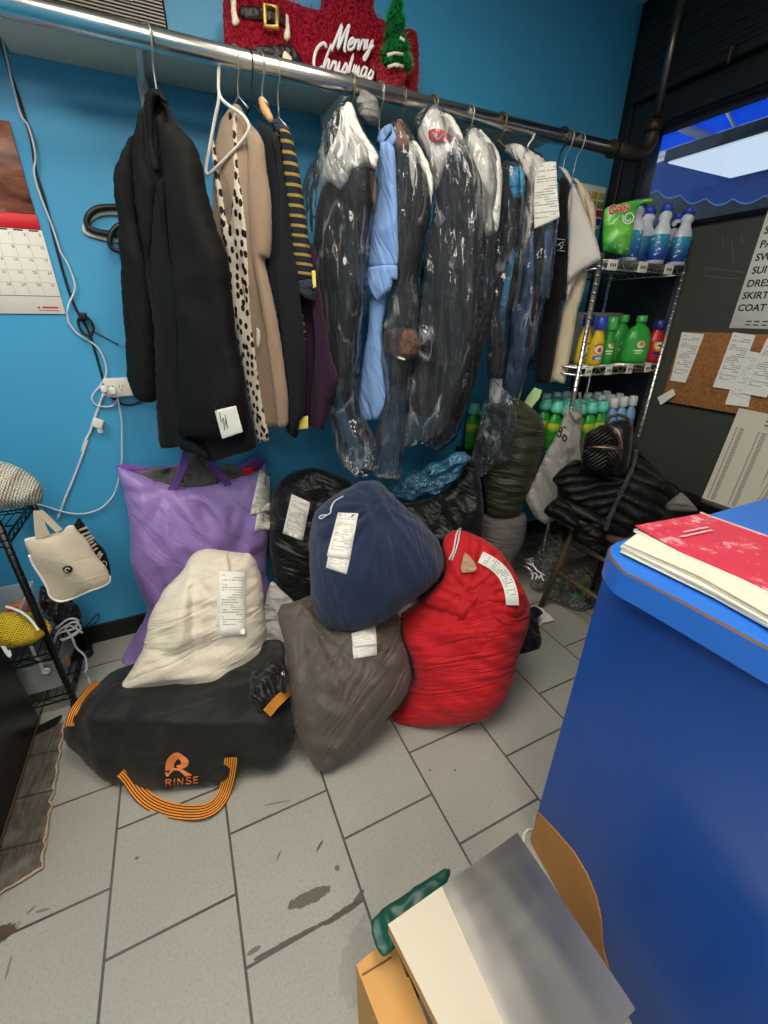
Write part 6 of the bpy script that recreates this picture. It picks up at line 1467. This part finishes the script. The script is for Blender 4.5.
def draw(mb, frame, strokes, w, tree, pl, lift=.003, th=.0008):
    for st in strokes:
        c3 = []
        for q_ in O((frame, st)): h, n_ = hit(tree, q_, pl); c3.append(h+(EYE-h).normalized()*lift)
        c3 = spline(c3, False, 3) if len(c3) > 2 else c3; sd, nn = [], []
        for i, c_ in enumerate(c3):
            t_ = (c3[min(i+1, len(c3)-1)]-c3[max(i-1, 0)]).normalized(); v_ = (EYE-c_).normalized(); sd.append(t_.cross(v_).normalized()*w/2); nn.append(v_)
        mb.ribbon(c3, sd, th, nn)
GW = [[(168,172),(150,166),(130,178),(124,198),(134,212),(152,208),(158,194),(146,194)], [(166,206),(172,184),(188,172),(198,186),(196,204)], [(172,194),(194,190)], [(206,170),(202,204)], [(216,206),(222,166),(240,190),(250,156)]]
mb = MB(); draw(mb, 'Q', GW, .0095, tree, pl, .002); mb.build('lettering_border', 'bottle_white', po)
mb = MB(); draw(mb, 'Q', GW, .0062, tree, pl, .004); mb.build('lettering', 'cal_red', po)['label'] = 'red lettering with a pale border'
mb = MB(); draw(mb, 'Q', [[(262,250),(240,262),(224,246),(234,220),(262,212),(280,232),(272,262),(240,280),(214,262),(212,224)]], .005, tree, pl, .003); mb.build('swirl', 'label_card', po)
# ---- jugs on the second shelf
def jug(name, label, loc, rz, body, cap, w, d, h, hcap, cw, print_, handle=True, neck=.4):
    o = local_thing(name, label, 'bottle', loc, rz)
    hb = h-hcap
    mb = MB(); mb.lathe([(.80, 0), (.96, .02*hb), (1, .12*hb), (.99, .45*hb), (.88, .70*hb), (.62, .86*hb), (neck, .93*hb), (neck, hb)], 26, w, d); mb.build('bottle_body', body, o)
    mb = MB(); mb.lathe([(cw, hb+.0003), (cw*1.05, hb+.003), (cw*.98, h-.004), (cw*.8, h)], 20); mb.build('cap', cap, o)
    # curved label on the front
    mb = MB(); n_ = 10; vs = []
    for i in range(n_+1):
        a = math.radians(-90-42+84*i/n_)
        for zz, k_ in ((.16*hb, 1.012), (.40*hb, 1.012), (.62*hb, .965)): vs.append((w*k_*math.cos(a), d*k_*math.sin(a)-.0012, zz))
    fs = []
    for i in range(n_): fs += [(i*3, i*3+3, i*3+4, i*3+1), (i*3+1, i*3+4, i*3+5, i*3+2)]
    k0 = len(vs); vs += [(x_, y_+.0008, z_) for x_, y_, z_ in vs]; fs += [tuple(k0+q for q in reversed(f)) for f in fs]
    mb.add(vs, fs, 0, smooth=True); mb.build('printed_label', print_, o)
    if handle:
        mb = MB(); mb.tube(spline([Vector((w*.72, 0, hb*.80)), Vector((w*1.05, 0, hb*.74)), Vector((w*1.12, 0, hb*.5)), Vector((w*1.0, 0, hb*.30)), Vector((w*.9, 0, hb*.24))], False, 5), d*.26, 10); mb.build('handle', body, o)
    return o
def lab_mat(name, base, blobs):
    t = NT(name); c = lin(base); x_, y_, z_ = t.sep(t.coord('Object'))
    for (bx_, bz_, r1, r2, col) in blobs:
        d = t.math('SQRT', t.math('ADD', t.math('POWER', t.math('DIVIDE', t.math('SUBTRACT', x_, bx_), r1), 2), t.math('POWER', t.math('DIVIDE', t.math('SUBTRACT', z_, bz_), r2), 2)))
        c = t.mix(t.math('LESS_THAN', d, 1.0), c, lin(col))
    t.bsdf(c, .3); M[name] = t.m
lab_mat('label_sun', 'f0c81e', [(0, .075, .030, .026, 'd8502a'), (0, .072, .024, .020, 'f2ead2'), (0, .070, .010, .010, 'c03028'), (0, .032, .034, .013, '2f63b4'), (.002, .033, .020, .006, 'e8ecf2')])
lab_mat('label_leaf', '3aa63f', [(.006, .09, .020, .017, 'e9e2a8'), (.008, .094, .012, .010, 'd08a4c'), (0, .062, .026, .004, 'f0f0e0'), (0, .05, .02, .003, 'dfe8c8')])
lab_mat('label_rings', 'd3202c', [(.004, .085, .030, .030, 'f08a24'), (.004, .085, .023, .023, 'f4d23a'), (.004, .085, .014, .014, 'f0f0f0'), (.004, .083, .010, .006, '22348c'), (0, .045, .030, .007, '2a2f7c')])
jz = SZ[1]+.006
def jx(p, y): return onY(p, y).x
jug('detergent_bottle', 'yellow detergent bottle with a navy cap leftmost on the second shelf', (jx((583, 350), 1.58), 1.58, jz), .1, 'xtra_yellow', 'cap_navy', .040, .030, .225, .055, .026, 'label_sun', False, .5)
jug('detergent_bottle', 'yellow detergent bottle with a blue cap right of the rack post on the second shelf', (jx((594, 358), 1.505), 1.505, jz), -.25, 'xtra_yellow', 'cap_blue', .036, .028, .215, .055, .026, 'label_sun', False, .55)
jug('detergent_bottle', 'slim green detergent bottle with a light green cap beside the yellow bottle', (jx((605, 358), 1.52), 1.52, jz), -.3, 'gain_green', 'cap_green', .030, .028, .215, .06, .024, 'label_leaf', False, .6)
jug('detergent_jug', 'green detergent jug set back between the slim green bottle and the large green jug', (jx((617, 352), 1.60), 1.60, jz), -.3, 'gain_green', 'cap_green', .052, .035, .225, .035, .022, 'label_leaf', True, .36)
jug('detergent_jug', 'large round green detergent jug in the middle of the second shelf', (jx((632, 360), 1.515), 1.515, jz), -.5, 'gain_green', 'cap_green', .068, .042, .222, .030, .024, 'label_leaf', False, .32)
jug('detergent_jug', 'red detergent jug with a navy cap rightmost on the second shelf', (jx((651, 360), 1.515), 1.515, jz), -.5, 'tide_red', 'cap_navy', .050, .038, .205, .045, .030, 'label_rings', False, .55)
# clear guard strip behind the jugs
mb = MB(); mb.rbox((QX0+.04, 1.70, jz), (QX1-.04, 1.704, jz+.235), .001); tag(mb.build('display_guard', 'clear_plastic'), 'clear plastic guard standing behind the jugs on the second shelf', 'guard')
# ---- rows on the third shelf
tz = SZ[2]+.006
t = NT('aqua_label'); x_, y_, z_ = t.sep(t.coord('Object')); n_ = t.noise(t.coord(), 60, 2); cc = t.mix(t.ramp(z_, .10, .13), lin('3f9c34'), lin('c9cf3a')); cc = t.mix(t.math('GREATER_THAN', n_, .62), cc, lin('2c6f2c')); t.bsdf(cc, .35); M['aqua_label'] = t.m
t = NT('rinse_label'); x_, y_, z_ = t.sep(t.coord('Object')); n_ = t.noise(t.coord(), 75, 2); cc = t.mix(t.math('GREATER_THAN', n_, .60), lin('2b86c8'), lin('e3e8ef')); cc = t.mix(t.math('GREATER_THAN', t.noise(t.coord('Object', (1, 1, 1), (3, 1, 2)), 55, 1), .66), cc, lin('d04a78')); t.bsdf(cc, .35); M['rinse_label'] = t.m
t = NT('pale_bottle'); b_ = t.bsdf(lin('86b8de'), .15, 0, .5); b_.inputs['Alpha'].default_value = .85; M['pale_bottle'] = t.m
def cleaner(label, loc):
    o = local_thing('cleaner_bottle', label, 'bottle', loc, 0, 'aqua capped bottles on the third rack shelf')
    MB().lathe([(.030, 0), (.037, .004), (.038, .03), (.038, .15), (.030, .178), (.016, .192), (.016, .20)], 20, 1, .8).build('bottle_body', 'gain_green', o)
    MB().lathe([(.0381, .03), (.0387, .032), (.0387, .145), (.0381, .147)], 20, 1, .8).build('printed_label', 'aqua_label', o)
    mb = MB(); mb.lathe([(.030, .2003), (.033, .204), (.033, .228), (.027, .232), (.026, .250), (.022, .255)], 18); mb.build('cap', 'aqua_cap', o); return o
def rinse_b(label, loc):
    o = local_thing('rinse_bottle', label, 'bottle', loc, 0, 'white capped blue bottles on the third rack shelf')
    MB().lathe([(.026, 0), (.032, .004), (.033, .02), (.033, .16), (.028, .19), (.015, .21), (.015, .215)], 20, 1, .85).build('bottle_body', 'pale_bottle', o)
    MB().lathe([(.0331, .03), (.0337, .032), (.0337, .15), (.0331, .152)], 20, 1, .85).build('printed_label', 'rinse_label', o)
    MB().lathe([(.022, .2153), (.024, .218), (.0225, .258), (.018, .266)], 16).build('cap', 'frost_cap', o); return o
s1 = s2 = None; cols = ['left', 'second', 'third', 'fourth', 'fifth']
rows = ['front', 'second', 'third']
for r_ in range(2):
    for c_i in range(4):
        loc = (QX0+.050+c_i*.080, QY0+.055+r_*.075, tz)
        l = f'aqua capped green bottle, {("first","second","third","fourth")[c_i]} from the left in the {rows[r_]} row of the third shelf'
        if s1 is None: s1 = cleaner(l, loc)
        else: dup(s1, l, loc)
for c_i in range(3):
    dup(s1, f'aqua capped green bottle, {("first","second","third")[c_i]} from the left in the third row of the third shelf', (QX0+.050+c_i*.080, QY0+.21, tz))
for r_ in range(3):
    for c_i in range(3):
        loc = (QX0+.375+c_i*.074, QY0+.055+r_*.085, tz)
        l = f'white capped blue bottle, {("first","second","third")[c_i]} along the {rows[r_]} row at the right of the third shelf'
        if s2 is None: s2 = rinse_b(l, loc)
        else: dup(s2, l, loc)
for c_i in range(3): dup(s2, f'white capped blue bottle, {("first","second","third")[c_i]} from the left behind the aqua caps on the third shelf', (QX0+.14+c_i*.075, QY0+.30, tz))
# extra aqua bottles left of the rack post (standing on a low ledge behind the olive sack)
lg = thing('crate', 'dark low crate of bottles beside the chrome rack behind the olive sack', 'crate', (1.56, 1.78, 0))
MB().rbox((1.40, 1.735, 0), (1.675, 1.97, .765), .006).build('crate_body', 'machine_black', lg)
for r_ in range(2):
    for c_i in range(3): dup(s1, f'aqua capped green bottle, {("first","second","third")[c_i]} from the left in the {rows[r_]} row on the dark crate', (1.445+c_i*.09, 1.785+r_*.10, .768))

# ================================================================== stool, puffer jacket, backpack, grey tote, bag of scraps
st = thing('wooden_stool', 'brown wooden stool with splayed legs almost hidden under the black puffer jacket', 'stool', (1.82, 1.1, 0))
sx0, sx1, sy0, sy1, sz = 1.61, 1.98, .92, 1.26, .545
MB().rbox((sx0, sy0, sz), (sx1, sy1, sz+.03), .008).build('seat', 'stool_wood', st)
lg_ = [((sx0+.02, sy1-.03), (1.601, 1.316)), ((sx0+.02, sy0+.03), (1.601, .87)), ((sx1-.02, sy1-.03), (2.0, 1.316)), ((sx1-.02, sy0+.03), (2.0, .87))]
for (tx, ty), (bx_, by_) in lg_: MB().tube([(bx_, by_, 0), (tx, ty, sz)], [.016, .018], 10).build('leg', 'stool_wood', st)
for z_ in (.25, .445):
    for a_, b_ in ((0, 1), (2, 3), (0, 2)):
        f = z_/sz; p0 = Vector((*lg_[a_][1], 0)).lerp(Vector((*lg_[a_][0], sz)), f); p1 = Vector((*lg_[b_][1], 0)).lerp(Vector((*lg_[b_][0], sz)), f)
        MB().tube([p0, p1], .012, 8).build('rung', 'stool_wood', st)
LK, SOFT = 1.0, .7
pl = facing(P_((600, 490), X=1.67), 56, 28)
pj = thing('puffer_coat', 'black quilted puffer jacket heaped over the wooden stool under the backpack', 'jacket', tuple(pl.P))
quilt = lambda u, v: .022*abs(math.sin((v+.35*u)*math.pi/.085))-.012
quilt2 = lambda u, v: .018*abs(math.sin((v-.5*u)*math.pi/.07))-.010
inflate('body', pl, O(('K', [(225,235),(300,180),(380,150),(440,165),(500,240),(560,298),(617,332),(590,372),(558,405),(552,452),(500,480),(440,500),(400,540),(340,520),(300,562),(250,560),(212,512),(185,490),(88,432),(140,372),(140,300),(180,262)])), 'puffer', .11, .10, .07, pj, s=.008, wr=[ridge(9, 9, .014, 1)], zmin=.2)
inflate('collar_flap', pl.off(.085), O(('K', [(122,308),(150,270),(190,238),(232,228),(245,280),(320,296),(400,292),(428,268),(445,232),(450,260),(420,330),(380,390),(340,462),(320,460),(270,425),(205,395),(160,352)])), 'puffer_cross', .035, .02, .03, pj, s=.006, wr=[ridge(9, 9, .010, 2)])
inflate('sleeve', pl.off(.055), O(('K', [(88,432),(130,380),(165,372),(220,410),(250,440),(235,490),(205,512),(180,492)])), 'puffer', .05, .03, .03, pj, s=.006, wr=[ridge(9, 9, .012, 3)])
inflate('sleeve', pl.off(.055), O(('K', [(225,500),(260,468),(320,478),(330,520),(310,562),(245,546),(212,530)])), 'puffer', .05, .03, .03, pj, s=.006, wr=[quilt2])
strap('zip', O(('K', [(448,190),(440,235),(415,300),(380,375),(345,450),(328,500)])), .016, 'leather_black', pj, None, pl.off(.135), .002)
pl = facing(P_((607, 450), X=1.60), 50, 18)
SOFT = .25
bp = thing('backpack', 'small black leather backpack with chevron quilting and rose gold zips', 'backpack', tuple(pl.P))
chev = lambda u, v: .014*abs(math.sin((v+1.1*abs(u+.02))*math.pi/.036))-.008
kb = inflate('body', pl, O(('K', [(250,125),(300,100),(345,84),(380,74),(425,78),(438,105),(430,200),(418,262),(385,290),(330,290),(270,280),(235,264),(234,190),(240,150)])), 'leather_black', .06, .06, .045, bp, s=.006, wr=[ridge(9, 9, .008, 4)])
kp = inflate('front_pocket', pl.off(.05), O(('K', [(240,190),(300,186),(370,192),(385,210),(380,262),(340,288),(280,280),(238,262),(236,220)])), 'leather_chevron', .035, .02, .02, bp, s=.0045, wr=[])
kt = inflate('top_panel', pl.off(.05), O(('K', [(252,150),(268,125),(310,104),(345,106),(372,124),(384,160),(382,184),(300,178),(246,178)])), 'leather_chevron', .02, .02, .02, bp, s=.0045, wr=[])
tree = bvh(kb, kp, kt)
plain('rose_gold', 'c08a78', .28, .9)
for pts in ([(238,182),(270,180),(320,182),(372,188)], [(300,100),(340,98),(372,116),(388,150),(392,190)]):
    c3 = [hit(tree, x_, pl) for x_ in O(('K', pts))]; c3 = [h+(EYE-h).normalized()*.004 for h, _ in c3]
    MB().tube(spline(c3, False, 4), .0028, 7).build('zip', 'rose_gold', kp if pts[0] == (238,182) else kt)
c3 = [pl.off(.02).at(x_) for x_ in O(('K', [(330,92),(345,66),(380,58),(410,70),(420,84)]))]; MB().tube(spline(c3, False, 4), .006, 8).build('handle', 'leather_black', bp)
strap('shoulder_strap', O(('K', [(428,130),(470,180),(520,245)])), .022, 'leather_black', bp, None, pl.off(-.03), .002)
pl = facing(P_((560, 470), Y=1.40), 38, 0)
SOFT = .6
gt = thing('tote_bag', 'grey fabric tote printed with dark numerals hanging from the chrome rack post', 'tote bag', tuple(pl.P))
gb = inflate('body', pl, O(('K', [(172,34),(190,42),(214,40),(238,50),(238,120),(236,210),(240,300),(220,380),(180,430),(140,460),(120,470),(100,478),(70,462),(48,440),(18,382),(40,330),(100,200),(150,110),(165,70)])), 'silver_tote', .03, .03, .03, gt, s=.007, wr=[ridge(14, 3, .020, 5, .5), folds_v(16, 4, .012, 6)])
inflate('top_fold', pl.off(.026), O(('Y', [(330,100),(380,110),(440,150),(545,190),(520,230),(470,300),(410,230),(370,150)])), 'silver_tote', .014, .01, .015, gt)
tree = bvh(gb)
mb = MB()
E8 = lambda x, y, r: [(x+r*.75*math.cos(a), y+r*math.sin(a)) for a in [i*math.pi/4 for i in range(9)]]
draw(mb, 'Y', [E8(266,380,26), E8(246,436,34), E8(316,490,34), [(292,480),(300,455),(322,440)], [(300,340),(318,350),(312,362)], [(330,345),(338,358)]], .0075, tree, pl, .003); mb.build('printed_numerals', 'ink', gt)
for pts in ([(405,100),(420,40),(432,-40),(445,-110)], [(512,170),(522,90),(520,0),(505,-100)]):
    strap('handle', O(('Y', pts)), .012, 'silver_tote', gt, None, pl.off(.03), .002)
# clear bags of scraps under the stool
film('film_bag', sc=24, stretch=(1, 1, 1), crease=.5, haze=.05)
for px, Y_, l, seed in (([(530,584),(536,552),(546,536),(562,532),(568,545),(560,565),(548,588),(536,590)], 1.38, 'clear plastic bag with a white printed squiggle leaning by the perforated rack post', 1), ([(545,594),(553,578),(560,573),(583,560),(594,568),(594,583),(588,599),(590,608),(580,612),(568,608),(556,603),(546,598)], 1.22, 'clear plastic bag of greenish scraps lying under the wooden stool', 2)):
    pl = facing(P_(px[-2], Y=Y_), 50, 35) if seed == 1 else facing(P_((570, 609), Z=0.004), 50, 40)
    sb = thing('scrap_bag', l, 'plastic bag', tuple(pl.P))
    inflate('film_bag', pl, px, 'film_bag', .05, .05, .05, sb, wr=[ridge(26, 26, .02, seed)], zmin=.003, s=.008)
    if seed == 1:
        mb = MB(); draw(mb, 'X', [[(80,560),(100,575),(90,610)], [(100,560),(130,570),(120,610)], [(130,580),(150,600),(160,575),(180,620)], [(95,490),(130,540),(190,580)]], .006, BVHTree.FromPolygons([(9, 9, 9), (9, 9, 8), (9, 8, 9)], [(0, 1, 2)]), pl.off(.055), .002); mb.build('white_print', 'bottle_white', sb)
    else:
        rnd = random.Random(4); cols_ = ['odd_green', 'gain_green', 'odd_tan', 'fleece_grey', 'label_card', 'olive_nylon']
        for k_ in range(16):
            q_ = (rnd.uniform(552, 590), rnd.uniform(576, 604)); h = pl.at(q_); h.z = max(h.z, .03)
            mb = MB(); r_ = rnd.uniform(.014, .026)
            bm = bmesh.new(); bmesh.ops.create_icosphere(bm, subdivisions=2, radius=r_)
            vs = [v.co*(1+.5*noise.noise(v.co*60+Vector((k_, 0, 0))))+h for v in bm.verts]; fs = [[v.index for v in f.verts] for f in bm.faces]; bm.free()
            mb.add(vs, fs, smooth=True); mb.build('scrap', M[cols_[k_ % 6]], sb)
pl = facing(P_((677, 495), Y=1.12), 60, 30)
b = inflate('grey_pouch', pl, O(('K', [(560,400),(590,372),(618,352),(650,380),(686,425),(640,432),(580,428),(560,420)])), 'grey_knit', .04, .04, .03, None, wr=[ridge(7, 24, .012, 9)])
tag(b, 'grey folded pouch between the puffer jacket and the dark wall', 'pouch')
mb = MB(); q = onX((700, 498), WX-.05); mb.rbox((WX-.10, q.y-.5, q.z-.03), (WX-.02, q.y+.16, q.z), .006); tag(mb.build('wall_ledge', 'black_metal'), 'black ledge along the dark wall below the price list', 'ledge')

# ================================================================== on the grey panel board
BX = WX-.0145
sgn = thing('price_sign', 'white sign listing SUIT, DRESS, SKIRT and COAT on the grey panel', 'sign', tuple(onX((750, 300), BX)))
tl_, bl_ = onX((768, 215), BX), onX((728, 328), BX); yl = (tl_.y+bl_.y)/2; ZT_, ZB_ = tl_.z+.035, bl_.z
MB().rbox((BX-.003, yl-.56, ZB_), (BX-.0003, yl, ZT_), .001, 1).build('sheet', 'paper', sgn)
mb = MB()
for word, p_ in zip(('SHIRT', 'PANTS', 'SWEATER', 'SUIT', 'DRESS', 'SKIRT', 'COAT'), ((763.5,234), (759,248), (754.5,261), (751,274), (746,287), (741.5,299), (737,311))):
    q = onX(p_, BX-.0032); text_mesh(mb, word, (BX-.0032, q.y, q.z), (0, -1, 0), (0, 0, 1), .0375, 0, .0003, offset=.0008)
for k_ in range(2):
    for j_ in range(14): mb.box((BX-.0036, yl-.06-j_*.03-.02, ZB_+.012+k_*.014), (BX-.0032, yl-.06-j_*.03, ZB_+.0165+k_*.014))
mb.build('lettering', 'ink', sgn)
t = NT('cork'); v = t.coord(); n1_ = t.noise(v, 90, 4, .7); n2_ = t.noise(v, 240, 2)
t.bsdf(t.mix(t.ramp(n1_, .35, .7), lin('8a5630'), lin('b9824f')), .85, 0, .2, n2_, .3, .005); M['cork'] = t.m
ck = thing('cork_board', 'brown cork board on the grey panel below the price sign', 'board', tuple(onX((700, 370), BX)))
cy0 = onX((673, 366), BX).y; cz1, cz0 = onX((700, 332), BX).z, onX((700, 407), BX).z
MB().rbox((BX-.012, cy0-.75, cz0), (BX-.0003, cy0, cz1), .002).build('cork_sheet', 'cork', ck)
MB().rbox((BX-.013, cy0-.75, cz0-.006), (BX-.0003, cy0, cz0-.0003), .001, 1).build('lower_edge', 'black_plastic', ck)
def pinned(name, quad, mat, label, x_, cat='receipt', curl=.006):
    q = [onX(p_, x_) for p_ in quad]; n_ = 6; vs, uv, fs = [], [], []
    for j in range(n_+1):
        b = j/n_
        for i in (0, 1):
            a_, c_ = q[0].lerp(q[1], i), q[3].lerp(q[2], i); p_ = a_.lerp(c_, b); vs.append(p_+Vector((-curl*b*b, 0, 0)))
    k0 = len(vs); vs += [v_+Vector((.0008, 0, 0)) for v_ in vs]
    for j in range(n_):
        fs.append((j*2+2, j*2+3, j*2+1, j*2)); uv.append([(0, 1-(j+1)/n_), (1, 1-(j+1)/n_), (1, 1-j/n_), (0, 1-j/n_)]); fs.append((k0+j*2, k0+j*2+1, k0+j*2+3, k0+j*2+2)); uv.append([(0, 0)]*4)
    o = MB().add(vs, fs, 0, uv, smooth=True).build(name, mat); return tag(o, label, cat)
pinned('pinned_receipt', O(('V', [(478,580),(553,586),(492,750),(441,742)])), 'ticket', 'white receipt pinned alone at the left of the cork board', BX-.0135)
pinned('pinned_receipt', O(('V', [(685,640),(740,650),(704,832),(625,822)])), 'ticket_faint', 'white receipt pinned lowest on the cork board, under two others', BX-.0135)
pinned('pinned_receipt', O(('V', [(650,580),(726,590),(655,775),(584,764)])), 'ticket', 'white receipt with a green doodle pinned in the middle of the cork board', BX-.0155)
pinned('pinned_receipt', O(('V', [(765,600),(850,610),(765,800),(680,785)])), 'ticket', 'white receipt pinned rightmost on the cork board', BX-.0175)
pinned('hanging_ticket', O(('V', [(395,800),(448,770),(458,790),(408,826)])), 'label_card', 'small curled ticket hanging off the lower left corner of the cork board', BX-.022, 'ticket', .004)
t = NT('list_print'); tc = t.n('ShaderNodeTexCoord'); u_, v_, _ = t.sep(tc.outputs['UV'])
rv = t.math('MULTIPLY', v_, 58); line = t.math('LESS_THAN', t.math('FRACT', rv), .5)
cu = t.math('FRACT', t.math('MULTIPLY', u_, 4)); c1 = t.math('MULTIPLY', t.math('GREATER_THAN', cu, .22), t.math('LESS_THAN', cu, .30)); c2 = t.math('MULTIPLY', t.math('GREATER_THAN', cu, .40), t.math('LESS_THAN', cu, .60))
mk = t.math('MULTIPLY', line, t.math('ADD', c1, c2)); mk = t.math('MULTIPLY', mk, t.math('MULTIPLY', t.math('GREATER_THAN', v_, .05), t.math('LESS_THAN', v_, .82)))
hd = t.math('MULTIPLY', t.math('MULTIPLY', t.math('GREATER_THAN', u_, .34), t.math('LESS_THAN', u_, .8)), t.math('MULTIPLY', t.math('GREATER_THAN', v_, .86), t.math('LESS_THAN', t.math('FRACT', t.math('MULTIPLY', v_, 26)), .45)))
hd = t.math('MULTIPLY', hd, t.math('LESS_THAN', v_, .97))
t.bsdf(t.mix(t.math('MULTIPLY', t.math('MINIMUM', t.math('ADD', mk, hd), 1), .8), lin('e4dcc8'), lin('2c2a2a')), .5); M['list_print'] = t.m
q = [onX(p_, BX-.002) for p_ in ((739, 408), (702, 500))]
pinned('price_list', [(739,408), (838,428), (792,530), (702,500)], 'list_print', 'cream sheet of closely printed price columns on the grey panel above the counter', BX-.016, 'price list', .01)
pinned('price_list', [(790,440), (880,455), (822,545), (745,512)], 'list_print', 'second cream price list overlapping the first, mostly beyond the photo edge', BX-.028, 'price list', .004)
# tape marks and scuffs on the panel
mb = MB()
for a_, b_ in (((706,268), (748,273)), ((705,276), (738,279)), ((706,268), (705,276)), ((722,236), (724,250)), ((732,238), (733,262)), ((741,235), (743,244))):
    A_, B_ = onX(a_, BX-.0006), onX(b_, BX-.0006); s_ = (B_-A_).cross(Vector((1, 0, 0))).normalized()*.0012; mb.ribbon([A_, B_], [s_]*2, .0004, [(-1, 0, 0)]*2)
plain('tape_mark', '6a6b64', .5); struct(mb.build('trim_4', 'tape_mark'))
# ================================================================== light and exposure
w_ = bpy.data.worlds.new('world'); bpy.context.scene.world = w_; w_.use_nodes = True
bg = w_.node_tree.nodes['Background']; bg.inputs[0].default_value = (.72, .84, 1, 1); bg.inputs[1].default_value = 1.6
sc = bpy.context.scene
sc.view_settings.view_transform = 'Standard'; sc.view_settings.look = 'None'; sc.view_settings.exposure = 0; sc.view_settings.gamma = 1; sc.view_settings.use_curve_mapping = False
sc.cycles.max_bounces = 10; sc.cycles.transparent_max_bounces = 24; sc.cycles.use_denoising = True
